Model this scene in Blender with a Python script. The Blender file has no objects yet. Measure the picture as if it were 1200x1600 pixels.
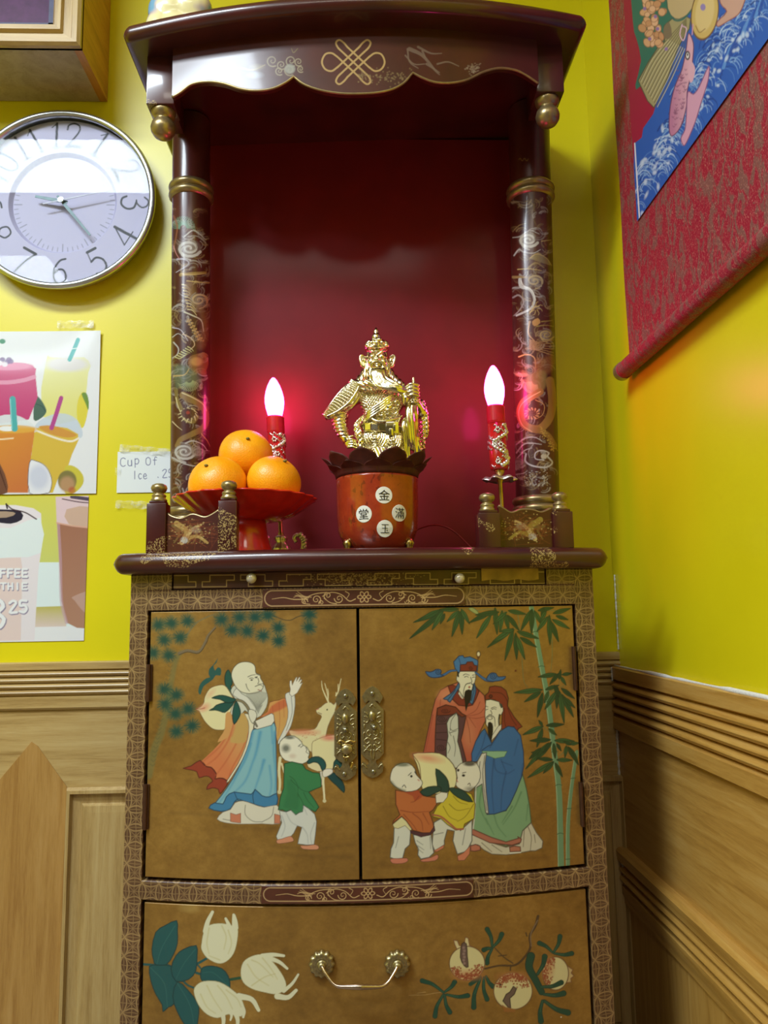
import bpy, bmesh, math, random
import numpy as np
from mathutils import Vector, Matrix

# ------------------------------------------------------------------ camera
sc = bpy.context.scene
FPX, ROLL, YAW, PITCH = 1200.0, .016, .0359, .1279
CAM = np.array([0, 0, .86])
_r0 = np.array([math.cos(YAW), -math.sin(YAW), 0])
_f = np.array([math.sin(YAW)*math.cos(PITCH), math.cos(YAW)*math.cos(PITCH), math.sin(PITCH)])
_u0 = np.cross(_r0, _f)
_r = math.cos(ROLL)*_r0-math.sin(ROLL)*_u0
_u = math.sin(ROLL)*_r0+math.cos(ROLL)*_u0
cd = bpy.data.cameras.new('camera'); cam = bpy.data.objects.new('camera', cd)
sc.collection.objects.link(cam)
cd.sensor_fit = 'VERTICAL'; cd.sensor_height = 32.0; cd.lens = 32.0*FPX/1600; cd.clip_start = .02
cam.matrix_world = Matrix(((_r[0], _u[0], -_f[0], CAM[0]), (_r[1], _u[1], -_f[1], CAM[1]), (_r[2], _u[2], -_f[2], CAM[2]), (0, 0, 0, 1)))
sc.camera = cam
# ------------------------------------------------------------------ world, lamps, exposure
w = bpy.data.worlds.new('world'); sc.world = w; w.use_nodes = True
w.node_tree.nodes['Background'].inputs[0].default_value = (.8, .88, 1, 1)
w.node_tree.nodes['Background'].inputs[1].default_value = .25
def area(name, loc, sx, sy, power, col):
    l = bpy.data.lights.new(name, 'AREA'); l.shape = 'RECTANGLE'; l.size = sx; l.size_y = sy
    l.energy = power; l.color = col
    o = bpy.data.objects.new(name, l); o.location = loc; sc.collection.objects.link(o)
    return o
COOL = (.80, .91, 1)
area('troffer_or_fill', (-1.12, .04, 2.69), 1.02, .38, 54, COOL)
area('troffer_or_fill', (-1.95, -1.0, 2.69), .75, .50, 30, COOL)
area('troffer_or_fill', (-2.1, -2.4, 2.69), 1.2, .38, 8, COOL)
area('troffer_or_fill', (-.15, -.8, 2.69), 1.0, .38, 9, (1, .95, .86))  # added fill that brightens the right wall and cabinet front, not a real troffer
sc.view_settings.view_transform = 'Standard'
sc.view_settings.look = 'None'
sc.view_settings.gamma = 1
sc.view_settings.use_curve_mapping = False
sc.view_settings.exposure = .32

# ------------------------------------------------------------------ geometry helpers
def ray(px, py): return _f+(px-600)/FPX*_r+(800-py)/FPX*_u
def at(px, py, Y):
    d = ray(px, py); return CAM+d*(Y/d[1])
def atx(px, py, X):
    d = ray(px, py); return CAM+d*(X/d[0])
BR, BXC = 1.35, .006
def bowy(x, Y0): return Y0+(x-BXC)**2/(2*BR)
def bow(px, py, Y0):
    Y = Y0
    for _ in range(8):
        p = at(px, py, Y); Y = bowy(p[0], Y0)
    return at(px, py, Y)
def proj(V):
    d = V-CAM; z = d@_f
    return 600+FPX*(d@_r)/z, 800-FPX*(d@_u)/z
def tag(o, label=None, cat=None, group=None, kind=None):
    for k, v in (('label', label), ('category', cat), ('group', group), ('kind', kind)):
        if v: o[k] = v
    return o
def empty(name, loc, label=None, cat=None, group=None):
    o = bpy.data.objects.new(name, None); o.location = loc; o.empty_display_size = .02
    sc.collection.objects.link(o); return tag(o, label, cat, group)
def mesh(name, V, Fc, mat, parent=None, smooth=False, label=None):
    """V are world coordinates; a child keeps them through its parent inverse."""
    V = np.asarray(V, dtype=np.float64)
    if parent is None:      # a thing of one mesh gets its origin at its own base
        org = np.array([(V[:, 0].min()+V[:, 0].max())/2, (V[:, 1].min()+V[:, 1].max())/2, V[:, 2].min()]); V = V-org
    me = bpy.data.meshes.new(name)
    if isinstance(Fc, np.ndarray):
        n, k = Fc.shape
        me.vertices.add(len(V)); me.vertices.foreach_set('co', V.astype(np.float32).ravel())
        me.loops.add(n*k); me.loops.foreach_set('vertex_index', Fc.astype(np.int32).ravel())
        me.polygons.add(n); me.polygons.foreach_set('loop_start', np.arange(0, n*k, k, dtype=np.int32))
        me.update(calc_edges=True)
    else:
        me.from_pydata([tuple(v) for v in V], [], Fc)
    if smooth: me.polygons.foreach_set('use_smooth', np.ones(len(me.polygons), dtype=bool))
    me.update()
    if mat: me.materials.append(mat)
    o = bpy.data.objects.new(name, me); sc.collection.objects.link(o)
    if parent is None: o.location = org
    if parent:
        o.parent = parent
        o.matrix_parent_inverse = Matrix.Translation(-(Vector(parent.location) if parent.parent is None else Vector((0, 0, 0))))
    if label: o['label'] = label
    return o
class MB:
    def __init__(s): s.V = []; s.F = []; s.n = 0
    def add(s, V, Fc):
        V = np.asarray(V, float).reshape(-1, 3)
        s.F += [tuple(int(i)+s.n for i in f) for f in Fc]; s.V.append(V); s.n += len(V); return s
    def box(s, x0, x1, y0, y1, z0, z1, b=0.0):
        bm = bmesh.new(); bmesh.ops.create_cube(bm, size=1)
        for v in bm.verts: v.co = ((x0+x1)/2+v.co.x*(x1-x0), (y0+y1)/2+v.co.y*(y1-y0), (z0+z1)/2+v.co.z*(z1-z0))
        if b: bmesh.ops.bevel(bm, geom=bm.edges[:], offset=b, segments=2, affect='EDGES', profile=.6)
        return s._bm(bm)
    def _bm(s, bm):
        bm.verts.index_update(); V = [v.co[:] for v in bm.verts]; Fc = [[v.index for v in f.verts] for f in bm.faces]
        bm.free(); return s.add(V, Fc)
    def lathe(s, prof, c, seg=32, fn=None, cap=True):
        """prof [(r,z)] about a vertical axis through c"""
        V = []; n = len(prof)
        for i in range(seg):
            a = 2*math.pi*i/seg
            for r, z in prof:
                rr = r*(fn(a, r, z) if fn else 1)
                V.append((c[0]+rr*math.cos(a), c[1]+rr*math.sin(a), c[2]+z))
        Fc = [(i*n+j, ((i+1) % seg)*n+j, ((i+1) % seg)*n+j+1, i*n+j+1) for i in range(seg) for j in range(n-1)]
        if cap:
            if prof[0][0] > 1e-6: Fc.append([i*n for i in range(seg)][::-1])
            if prof[-1][0] > 1e-6: Fc.append([i*n+n-1 for i in range(seg)])
        return s.add(V, Fc)
    def tube(s, P, R, seg=8, flat=None):
        P = np.asarray(P, float); n = len(P)
        R = np.broadcast_to(np.asarray(R, float), (n,))
        T = np.gradient(P, axis=0); T /= np.linalg.norm(T, axis=1)[:, None]+1e-12
        up = np.array([0, 1., 0]) if abs(T[0] @ np.array([0, 1., 0])) < .9 else np.array([1., 0, 0])
        V = []
        for i in range(n):
            a = np.cross(T[i], up); a /= np.linalg.norm(a)+1e-12; b = np.cross(T[i], a); up = -b if b@up < 0 else b
            b = up
            for k in range(seg):
                t = 2*math.pi*k/seg
                V.append(P[i]+R[i]*(math.cos(t)*a+(flat or 1)*math.sin(t)*b))
        Fc = [(i*seg+k, i*seg+(k+1) % seg, (i+1)*seg+(k+1) % seg, (i+1)*seg+k) for i in range(n-1) for k in range(seg)]
        Fc += [list(range(seg))[::-1], [(n-1)*seg+k for k in range(seg)]]
        return s.add(V, Fc)
    def ell(s, c, r, seg=16, rot=0.0):
        V = []; m = seg//2
        ca, sa = math.cos(rot), math.sin(rot)
        for j in range(m+1):
            p = math.pi*j/m
            for i in range(seg):
                a = 2*math.pi*i/seg
                x, y, z = r[0]*math.sin(p)*math.cos(a), r[1]*math.sin(p)*math.sin(a), r[2]*math.cos(p)
                V.append((c[0]+x*ca-z*sa, c[1]+y, c[2]+x*sa+z*ca))
        Fc = [(j*seg+i, (j+1)*seg+i, (j+1)*seg+(i+1) % seg, j*seg+(i+1) % seg) for j in range(m) for i in range(seg)]
        return s.add(V, Fc)
    def prism(s, pts, y0, y1):
        """outline in x,z (list of (x,z)) pulled from y0 to y1"""
        n = len(pts)
        V = [(x, y0, z) for x, z in pts]+[(x, y1, z) for x, z in pts]
        Fc = [list(range(n)), list(range(2*n-1, n-1, -1))]+[(i, i+n, (i+1) % n+n, (i+1) % n) for i in range(n)]
        return s.add(V, Fc)
    def sweep(s, xs, fn):
        """cross-section fn(x)->[(y,z)] along x, closed, capped"""
        rows = [fn(x) for x in xs]; n = len(rows[0])
        V = [(x, y, z) for x, r in zip(xs, rows) for y, z in r]
        Fc = [(i*n+j, i*n+(j+1) % n, (i+1)*n+(j+1) % n, (i+1)*n+j) for i in range(len(xs)-1) for j in range(n)]
        Fc += [list(range(n))[::-1], [(len(xs)-1)*n+j for j in range(n)]]
        return s.add(V, Fc)
    def arr(s): return np.concatenate(s.V)
    def build(s, name, mat, parent=None, smooth=False, label=None, fn=None, auto=None):
        V = s.arr()
        if fn: V = fn(V)
        o = mesh(name, V, s.F, mat, parent, smooth, label)
        bm = bmesh.new(); bm.from_mesh(o.data); bmesh.ops.remove_doubles(bm, verts=bm.verts, dist=1e-6)
        bmesh.ops.recalc_face_normals(bm, faces=bm.faces); bm.to_mesh(o.data); bm.free()
        if auto:
            o.data.polygons.foreach_set('use_smooth', np.ones(len(o.data.polygons), dtype=bool))
            try: o.data.set_sharp_from_angle(angle=math.radians(auto))
            except Exception: pass
        return o
def remesh(mb, voxel):
    """fuse overlapping solids into one skin; returns V, F(quads list)"""
    me = bpy.data.meshes.new('tmp'); me.from_pydata([tuple(v) for v in mb.arr()], [], mb.F); me.update()
    o = bpy.data.objects.new('tmp', me); sc.collection.objects.link(o)
    m = o.modifiers.new('r', 'REMESH'); m.mode = 'VOXEL'; m.voxel_size = voxel; m.adaptivity = 0
    dg = bpy.context.evaluated_depsgraph_get(); ev = o.evaluated_get(dg)
    m2 = bpy.data.meshes.new_from_object(ev)
    V = np.empty(len(m2.vertices)*3); m2.vertices.foreach_get('co', V); V = V.reshape(-1, 3)
    N = np.empty(len(m2.vertices)*3, dtype=np.float32); m2.vertices.foreach_get('normal', N); N = N.reshape(-1, 3)
    L = np.empty(len(m2.loops), dtype=np.int32); m2.loops.foreach_get('vertex_index', L)
    n = np.empty(len(m2.polygons), dtype=np.int32); m2.polygons.foreach_get('loop_total', n)
    if (n == 4).all(): Fc = L.reshape(-1, 4)
    else: Fc = [list(p.vertices) for p in m2.polygons]
    bpy.data.objects.remove(o); bpy.data.meshes.remove(me); bpy.data.meshes.remove(m2)
    return V, N, Fc
def laplace(V, Fc, it=2):
    Fc = np.asarray(Fc); E = np.concatenate([Fc[:, [0, 1]], Fc[:, [1, 2]], Fc[:, [2, 3]], Fc[:, [3, 0]]])
    for _ in range(it):
        S = np.zeros_like(V); c = np.zeros(len(V))
        for k in range(3):
            S[:, k] = np.bincount(E[:, 0], V[E[:, 1], k], len(V))+np.bincount(E[:, 1], V[E[:, 0], k], len(V))
        c = np.bincount(E[:, 0], minlength=len(V))+np.bincount(E[:, 1], minlength=len(V))
        V = .5*V+.5*S/np.maximum(c, 1)[:, None]
    return V
def smooth_pts(P, n=6, closed=False):
    P = np.asarray(P, float)
    if len(P) < 3: return P
    if closed: Q = np.concatenate([P[-1:], P, P[:2]])
    else: Q = np.concatenate([2*P[:1]-P[1:2], P, 2*P[-1:]-P[-2:-1]])
    out = []
    t = np.linspace(0, 1, n, endpoint=False)[:, None]
    for i in range(1, len(Q)-2):
        a, b, c, d = Q[i-1], Q[i], Q[i+1], Q[i+2]
        out.append(.5*(2*b+(c-a)*t+(2*a-5*b+4*c-d)*t*t+(3*b-a-3*c+d)*t**3))
    if not closed: out.append(P[-1:])
    return np.concatenate(out)

# ------------------------------------------------------------------ painting by hand: colours laid on the vertices of a fine grid
def lin(c):
    c = np.asarray(c, float)/255
    return np.where(c <= .04045, c/12.92, ((c+.055)/1.055)**2.4)
def pc(c):
    c = np.asarray(c, float); g = c@np.array([.3, .59, .11]); return lin(np.clip(c*.87+g*.13-4, 0, 255))
class Art:
    def __init__(s, V):
        x, y = proj(V); s.x = x.astype(np.float32); s.y = y.astype(np.float32)
        s.c = np.zeros((len(V), 4), np.float32); s.o = (0, 0); s.s = 1.; s.soft = .9
        s.rng = random.Random(5)
    def fr(s, ox, oy, sc_): s.o = (ox, oy); s.s = sc_; return s
    def P(s, pts):
        if isinstance(pts, str): pts = [tuple(float(v) for v in p.split(',')) for p in pts.split()]
        return np.asarray(pts, float)/s.s+np.array(s.o)
    def put(s, idx, a, col):
        a = a.astype(np.float32)[:, None]; c = s.c[idx]
        if not isinstance(col, np.ndarray) or col.ndim == 1: col = np.asarray(col, np.float32)[None]
        oa = a[:, 0]+c[:, 3]*(1-a[:, 0])
        rgb = (col*a+c[:, :3]*(c[:, 3:]*(1-a)))/np.maximum(oa, 1e-5)[:, None]
        s.c[idx, :3] = rgb; s.c[idx, 3] = oa
    def _sel(s, Q, pad):
        a, b = Q.min(0)-pad, Q.max(0)+pad
        return np.nonzero((s.x > a[0]) & (s.x < b[0]) & (s.y > a[1]) & (s.y < b[1]))[0]
    def poly(s, pts, col, sm=3, a=1., grad=None, line=None, lw=1.5, soft=None):
        Q = s.P(pts)
        if sm: Q = smooth_pts(Q, sm, True)
        soft = soft or s.soft
        idx = s._sel(Q, soft+1)
        if len(idx) == 0: return s
        X, Y = s.x[idx], s.y[idx]; ins = np.zeros(len(idx), bool); d2 = np.full(len(idx), 1e9, np.float32)
        for (x0, y0), (x1, y1) in zip(Q, np.roll(Q, -1, 0)):
            if y0 != y1:
                c = ((y0 > Y) != (y1 > Y)) & (X < (x1-x0)*(Y-y0)/(y1-y0)+x0); ins ^= c
            dx, dy = x1-x0, y1-y0; L = dx*dx+dy*dy+1e-9
            t = np.clip(((X-x0)*dx+(Y-y0)*dy)/L, 0, 1)
            d2 = np.minimum(d2, (X-x0-t*dx)**2+(Y-y0-t*dy)**2)
        d = np.sqrt(d2); sd = np.where(ins, d, -d)
        al = np.clip(sd/soft+.5, 0, 1)*a
        k = al > 0
        C = pc(col)
        if grad is not None:
            g0, g1, c2 = grad; g = s.P([g0, g1]); v = g[1]-g[0]
            t = np.clip(((X-g[0][0])*v[0]+(Y-g[0][1])*v[1])/(v@v), 0, 1)[:, None]
            C = (C[None]*(1-t)+pc(c2)[None]*t)[k]
        s.put(idx[k], al[k], C)
        if line is not None:
            la = np.clip((lw/2-np.abs(sd))/soft+.5, 0, 1); k = la > 0
            s.put(idx[k], la[k]*.95, pc(line))
        return s
    def st(s, pts, w_, col, w1=None, a=1., sm=4, soft=None):
        Q = s.P(pts)
        if sm and len(Q) > 2: Q = smooth_pts(Q, sm)
        w0 = max(w_/s.s, 1.15); w1 = w0 if w1 is None else max(w1/s.s, .75); soft = soft or s.soft
        idx = s._sel(Q, max(w0, w1)+1)
        if len(idx) == 0: return s
        X, Y = s.x[idx], s.y[idx]; n = len(Q)-1; best = np.full(len(idx), -1e9, np.float32)
        for i in range(n):
            (x0, y0), (x1, y1) = Q[i], Q[i+1]; dx, dy = x1-x0, y1-y0; L = dx*dx+dy*dy+1e-9
            t = np.clip(((X-x0)*dx+(Y-y0)*dy)/L, 0, 1)
            ww = w0+(w1-w0)*(i+t)/n
            best = np.maximum(best, ww/2-np.sqrt((X-x0-t*dx)**2+(Y-y0-t*dy)**2))
        al = np.clip(best/soft+.5, 0, 1)*a; k = al > 0
        s.put(idx[k], al[k], pc(col)); return s
    def el(s, cx, cy, rx, ry, col, a=1., soft=None, rot=0., line=None, lw=1.5):
        c = s.P([(cx, cy)])[0]; rx /= s.s; ry /= s.s; soft = soft/s.s if soft else s.soft
        idx = s._sel(np.array([c-max(rx, ry), c+max(rx, ry)]), soft+1)
        X, Y = s.x[idx]-c[0], s.y[idx]-c[1]
        X, Y = X*math.cos(rot)+Y*math.sin(rot), -X*math.sin(rot)+Y*math.cos(rot)
        q = np.sqrt((X/rx)**2+(Y/ry)**2); sd = (1-q)*min(rx, ry)
        al = np.clip(sd/soft+.5, 0, 1)*a; k = al > 0
        s.put(idx[k], al[k], pc(col))
        if line is not None:
            la = np.clip((lw/2-np.abs(sd))/s.soft+.5, 0, 1); k = la > 0
            s.put(idx[k], la[k]*.95, pc(line))
        return s
    def leaf(s, x0, y0, x1, y1, w_, col, vein=None, a=1., line=None):
        p, q = np.array([x0, y0], float), np.array([x1, y1], float); d = q-p; n = np.array([-d[1], d[0]])/(np.linalg.norm(d)+1e-9)*w_/2
        pts = [p, p+d*.2+n*.75, p+d*.45+n, p+d*.75+n*.6, q, p+d*.75-n*.6, p+d*.45-n, p+d*.2-n*.75]
        s.poly(pts, col, 3, a, line=line, lw=.8)
        if vein: s.st([p, q], .8*s.s, vein, sm=0, a=.8)
        return s
    def spiral(s, cx, cy, r, turns, w_, col, start=0., dirn=1, a=1., sq=1.):
        n = int(14*turns)+2; pts = []
        for i in range(n):
            t = i/(n-1); an = start+dirn*2*math.pi*turns*t; rr = r*(1-.88*t)
            pts.append((cx+rr*math.cos(an), cy+sq*rr*math.sin(an)))
        return s.st(pts, w_, col, w_*.6, a, 0)
    def apply(s, o, name='paint'):
        at_ = o.data.color_attributes.new(name, 'FLOAT_COLOR', 'POINT')
        at_.data.foreach_set('color', s.c.ravel())
def grid(fn, u, v):
    """fn(U,V)->xyz arrays; returns verts, quads"""
    U, W = np.meshgrid(u, v, indexing='ij'); x, y, z = fn(U, W)
    V = np.stack([np.broadcast_to(q, U.shape) for q in (x, y, z)], -1).reshape(-1, 3); n, m = U.shape
    I = np.arange(n*m).reshape(n, m)
    Fc = np.stack([I[:-1, :-1], I[1:, :-1], I[1:, 1:], I[:-1, 1:]], -1).reshape(-1, 4)
    return V, Fc
# ------------------------------------------------------------------ materials
class NT:
    """tiny node-expression builder"""
    def __init__(s, name):
        s.m = bpy.data.materials.new(name); s.m.use_nodes = True; s.t = s.m.node_tree; s.n = s.t.nodes; s.l = s.t.links
        s.b = s.n['Principled BSDF']
    def new(s, t, **k):
        q = s.n.new(t)
        for a, v in k.items(): setattr(q, a, v)
        return q
    def ma(s, op, a, b=None, c=None):
        q = s.n.new('ShaderNodeMath'); q.operation = op
        for i, v in enumerate((a, b, c)):
            if v is None: continue
            if isinstance(v, (int, float)): q.inputs[i].default_value = v
            else: s.l.new(v, q.inputs[i])
        return q.outputs[0]
    def coord(s, scale=(1, 1, 1), rot=(0, 0, 0), loc=(0, 0, 0), kind='Object'):
        c = s.n.new('ShaderNodeTexCoord'); mp = s.n.new('ShaderNodeMapping')
        mp.inputs['Scale'].default_value = scale; mp.inputs['Rotation'].default_value = rot; mp.inputs['Location'].default_value = loc
        s.l.new(c.outputs[kind], mp.inputs[0]); return mp.outputs[0]
    def noise(s, vec, scale, detail=3, rough=.5, dist=0.):
        q = s.n.new('ShaderNodeTexNoise'); q.inputs['Scale'].default_value = scale; q.inputs['Detail'].default_value = detail
        q.inputs['Roughness'].default_value = rough; q.inputs['Distortion'].default_value = dist
        s.l.new(vec, q.inputs['Vector']); return q.outputs[0]
    def ramp(s, fac, stops):
        q = s.n.new('ShaderNodeValToRGB'); cr = q.color_ramp
        while len(cr.elements) > 1: cr.elements.remove(cr.elements[-1])
        for i, (p, c) in enumerate(stops):
            e = cr.elements[0] if i == 0 else cr.elements.new(p)
            e.position = p
            e.color = (*lin(c), 1) if not isinstance(c, (int, float)) else (c, c, c, 1)
        s.l.new(fac, q.inputs[0]); return q.outputs[0]
    def mix(s, f, a, b):
        q = s.n.new('ShaderNodeMix'); q.data_type = 'RGBA'
        for v, i in ((f, 0), (a, 6), (b, 7)):
            if isinstance(v, (int, float)): q.inputs[i].default_value = v
            elif isinstance(v, tuple): q.inputs[i].default_value = (*lin(v), 1)
            else: s.l.new(v, q.inputs[i])
        return q.outputs[2]
    def set(s, **k):
        for a, v in k.items():
            i = s.b.inputs[a.replace('_', ' ')]
            if isinstance(v, (int, float)): i.default_value = v
            elif isinstance(v, tuple): i.default_value = (*lin(v), 1)
            else: s.l.new(v, i)
        return s
    def bump(s, h, strength=.2, dist=.001):
        q = s.n.new('ShaderNodeBump'); q.inputs['Strength'].default_value = strength; q.inputs['Distance'].default_value = dist
        s.l.new(h, q.inputs['Height']); s.l.new(q.outputs[0], s.b.inputs['Normal']); return s
    def paint(s, base, name='paint'):
        q = s.n.new('ShaderNodeAttribute'); q.attribute_name = name
        return s.mix(q.outputs['Alpha'], base, q.outputs['Color'])
    def alpha(s, name='paint'):
        q = s.n.new('ShaderNodeAttribute'); q.attribute_name = name; return q.outputs['Alpha']
def simple(name, col, rough=.5, metal=0., coat=0., spec=.5, var=0.08, sc_=60, bump=0.):
    m = NT(name); n = m.noise(m.coord(), sc_, 3)
    c1 = tuple(max(0, v*(1-var)) for v in col); c2 = tuple(min(255, v*(1+var)) for v in col)
    m.set(Base_Color=m.ramp(n, [(.3, c1), (.7, c2)]), Roughness=rough, Metallic=metal, Coat_Weight=coat, Coat_Roughness=.05)
    m.b.inputs['Specular IOR Level'].default_value = spec
    if bump: m.bump(n, bump, .001)
    return m.m

# yellow wall paint, semi-gloss, roller texture
m = NT('yellow_paint'); c = m.coord()
n1 = m.noise(c, 3, 4); n2 = m.noise(c, 220, 2)
m.set(Base_Color=m.ramp(n1, [(.3, (216, 203, 16)), (.7, (226, 214, 20))]), Roughness=.33).bump(n2, .12, .0006)
M_YEL = m.m
def wood(name, c1, c2, c3, scale, rough=.38):
    m = NT(name); c = m.coord(scale=scale)
    a = m.noise(c, 3.2, 5, .62, .6); b = m.noise(m.coord(scale=tuple(q*6 for q in scale)), 5, 4, .7)
    f = m.ma('ADD', m.ma('MULTIPLY', a, .7), m.ma('MULTIPLY', b, .3))
    m.set(Base_Color=m.ramp(f, [(.32, c1), (.5, c2), (.68, c3)]), Roughness=rough, Coat_Weight=.25, Coat_Roughness=.2).bump(b, .12, .0006)
    return m.m
OAK = ((150, 118, 66), (184, 154, 98), (198, 172, 118))
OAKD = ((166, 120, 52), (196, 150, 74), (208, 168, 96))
M_OAKX = wood('oak_grain_along_x', *OAK, (1.2, 9, 22))
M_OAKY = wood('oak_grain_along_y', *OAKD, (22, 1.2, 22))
M_OAKZ = wood('oak_grain_upright', *OAK, (20, 20, 1.1))
M_OAKZD = wood('oak_stile_grain_upright', (152, 108, 52), (176, 134, 72), (190, 150, 90), (20, 20, 1.1))
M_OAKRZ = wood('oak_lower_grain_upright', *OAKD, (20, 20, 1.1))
# dark red lacquer
def lacquer(name, c1, c2, rough=.3, coat=.4, coatr=.09, sp=None):
    m = NT(name); n = m.noise(m.coord(), 14, 4)
    base = m.ramp(n, [(.3, c1), (.7, c2)])
    if sp:
        # worn gilding: fine gold flecks gathered in patches
        fine = m.noise(m.coord(), 420, 2, .7); g = m.ma('GREATER_THAN', fine, sp[1])
        patch = m.ma('GREATER_THAN', m.noise(m.coord(scale=(1, .4, 1)), sp[2], 2), sp[3])
        base = m.mix(m.ma('MULTIPLY', m.ma('MULTIPLY', g, patch), .85), base, sp[0])
    m.set(Base_Color=base, Roughness=rough, Coat_Weight=coat, Coat_Roughness=coatr)
    return m.m
M_LAC = lacquer('maroon_lacquer', (58, 20, 20), (78, 26, 24))
M_LACG = lacquer('maroon_lacquer_with_worn_gilding', (54, 20, 20), (74, 26, 24), sp=((176, 150, 98), .54, 10, .62))
M_NICHE = lacquer('deep_red_lacquer', (104, 15, 26), (114, 17, 29), rough=.6, coat=.10, coatr=.14)
M_NICHE.node_tree.nodes['Principled BSDF'].inputs['Specular IOR Level'].default_value = .25
m = NT('painted_lacquer'); n = m.noise(m.coord(), 14, 4)
m.set(Base_Color=m.paint(m.ramp(n, [(.3, (60, 22, 20)), (.7, (78, 28, 24))])), Roughness=.32, Coat_Weight=.2, Coat_Roughness=.09)
M_LACP = m.m
m = NT('gilt_paint'); n = m.noise(m.coord(), 90, 3)
m.set(Base_Color=m.ramp(n, [(.3, (146, 128, 92)), (.7, (168, 148, 108))]), Metallic=.75, Roughness=.33); M_GILT = m.m
# gold leaf ground of the painted doors
m = NT('gold_leaf_painting'); c = m.coord()
a = m.noise(c, 7, 5, .6); b = m.noise(m.coord(scale=(1, 1, 1.3)), 70, 4, .7)
f = m.ma('ADD', m.ma('MULTIPLY', a, .65), m.ma('MULTIPLY', b, .35))
al = m.alpha()
m.set(Base_Color=m.paint(m.ramp(f, [(.3, (118, 86, 38)), (.5, (148, 111, 52)), (.7, (178, 139, 70))])), Roughness=.42, Coat_Weight=.35, Coat_Roughness=.22)
m.set(Metallic=m.ma('MULTIPLY', m.ma('SUBTRACT', 1., al), .35)); M_LEAF = m.m
# coin lattice ("interlocking circles") brushed in old gold over brown
def lattice(name, s_, base1, base2, line, lw=.055):
    m = NT(name); c = m.new('ShaderNodeSeparateXYZ'); m.l.new(m.coord(scale=(1/s_, 1/s_, 1/s_)), c.inputs[0])
    wob = m.ma('MULTIPLY', m.ma('SUBTRACT', m.noise(m.coord(), 60, 2), .5), .16)
    def fold(o, off): return m.ma('ABSOLUTE', m.ma('SUBTRACT', m.ma('FRACT', m.ma('ADD', m.ma('ADD', o, wob), off)), .5))
    u = fold(c.outputs[0], 50.); v = fold(c.outputs[2], 50.)
    def dist(a, b): return m.ma('ABSOLUTE', m.ma('SUBTRACT', m.ma('SQRT', m.ma('ADD', m.ma('MULTIPLY', a, a), m.ma('MULTIPLY', b, b))), .7071))
    um, up, vm, vp = m.ma('SUBTRACT', .5, u), m.ma('ADD', .5, u), m.ma('SUBTRACT', .5, v), m.ma('ADD', .5, v)
    d = m.ma('MINIMUM', m.ma('MINIMUM', dist(um, vm), dist(up, vm)), m.ma('MINIMUM', dist(um, vp), dist(up, vp)))
    d = m.ma('MINIMUM', d, m.ma('ADD', m.ma('MULTIPLY', m.ma('ABSOLUTE', m.ma('SUBTRACT', u, v)), .707), .02))
    ax = m.ma('MINIMUM', m.ma('MINIMUM', u, v), m.ma('MINIMUM', um, vm))
    d = m.ma('MINIMUM', d, m.ma('ADD', ax, .02))
    mask = m.ma('SMOOTH_MIN', 1., m.ma('MAXIMUM', 0., m.ma('DIVIDE', m.ma('SUBTRACT', lw, d), .05)), .05)
    wear = m.ma('MULTIPLY', mask, m.ma('ADD', .35, m.noise(m.coord(), 40, 3)))
    n = m.noise(m.coord(), 25, 4)
    m.set(Base_Color=m.mix(m.ma('MINIMUM', 1., wear), m.ramp(n, [(.3, base1), (.7, base2)]), line), Roughness=.45, Coat_Weight=.4, Coat_Roughness=.2)
    return m.m
M_LAT = lattice('coin_lattice_paint', .0255, (78, 50, 34), (100, 70, 48), (164, 134, 90))
m = NT('painted_brown_rail'); n = m.noise(m.coord(), 25, 4)
m.set(Base_Color=m.paint(m.ramp(n, [(.3, (70, 34, 24)), (.7, (86, 44, 32))])), Roughness=.4, Coat_Weight=.4, Coat_Roughness=.2); M_RAILP = m.m
# gold of the figurine
m = NT('polished_gold_figure'); n = m.noise(m.coord(), 30, 2)
m.set(Base_Color=m.ramp(n, [(.3, (236, 226, 196)), (.7, (244, 236, 208))]), Metallic=1., Roughness=.14); M_GOLD = m.m
m = NT('silver_relief'); n = m.noise(m.coord(), 300, 2)
m.set(Base_Color=(236, 232, 226), Metallic=.9, Roughness=.3).bump(n, .5, .001); M_SIL = m.m
M_BRASS = simple('aged_brass', (190, 165, 105), .3, 1.)
M_PLATE = simple('antique_brass_plate', (166, 154, 118), .36, .9, bump=.2, sc_=260)
M_STEEL = simple('brushed_screw_steel', (150, 145, 130), .35, 1.)
M_ORANGE = None
m = NT('orange_peel'); c = m.coord(); v = m.new('ShaderNodeTexVoronoi'); v.inputs['Scale'].default_value = 420; m.l.new(c, v.inputs['Vector'])
m.set(Base_Color=m.ramp(m.noise(c, 22, 3), [(.3, (244, 152, 6)), (.7, (250, 174, 18))]), Roughness=.38, Subsurface_Weight=.08).bump(v.outputs[0], .35, .0008); M_ORANGE = m.m
M_GREENB = simple('orange_stem_button', (120, 110, 50), .7)
M_REDPL = simple('red_plastic', (214, 40, 26), .24, coat=.5, var=.05)
m = NT('mottled_red_glaze'); c = m.coord(); n = m.noise(c, 60, 4, .7)
spots = m.ma('MULTIPLY', m.ma('GREATER_THAN', m.noise(m.coord(scale=(1, 1, .6)), 95, 3), .60), m.ma('GREATER_THAN', m.noise(c, 14, 2), .5))
m.set(Base_Color=m.mix(m.ma('MULTIPLY', spots, .5), m.ramp(n, [(.3, (150, 50, 26)), (.7, (172, 62, 30))]), (70, 26, 22)), Roughness=.2, Coat_Weight=.8, Coat_Roughness=.04); M_POT = m.m
M_LOTUS = simple('dark_carved_lotus_wood', (78, 30, 24), .55, var=.15)
M_WHITE = simple('white_sticker_paper', (232, 230, 222), .6, var=.02)
M_INK = simple('black_ink', (24, 22, 22), .6)
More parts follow.
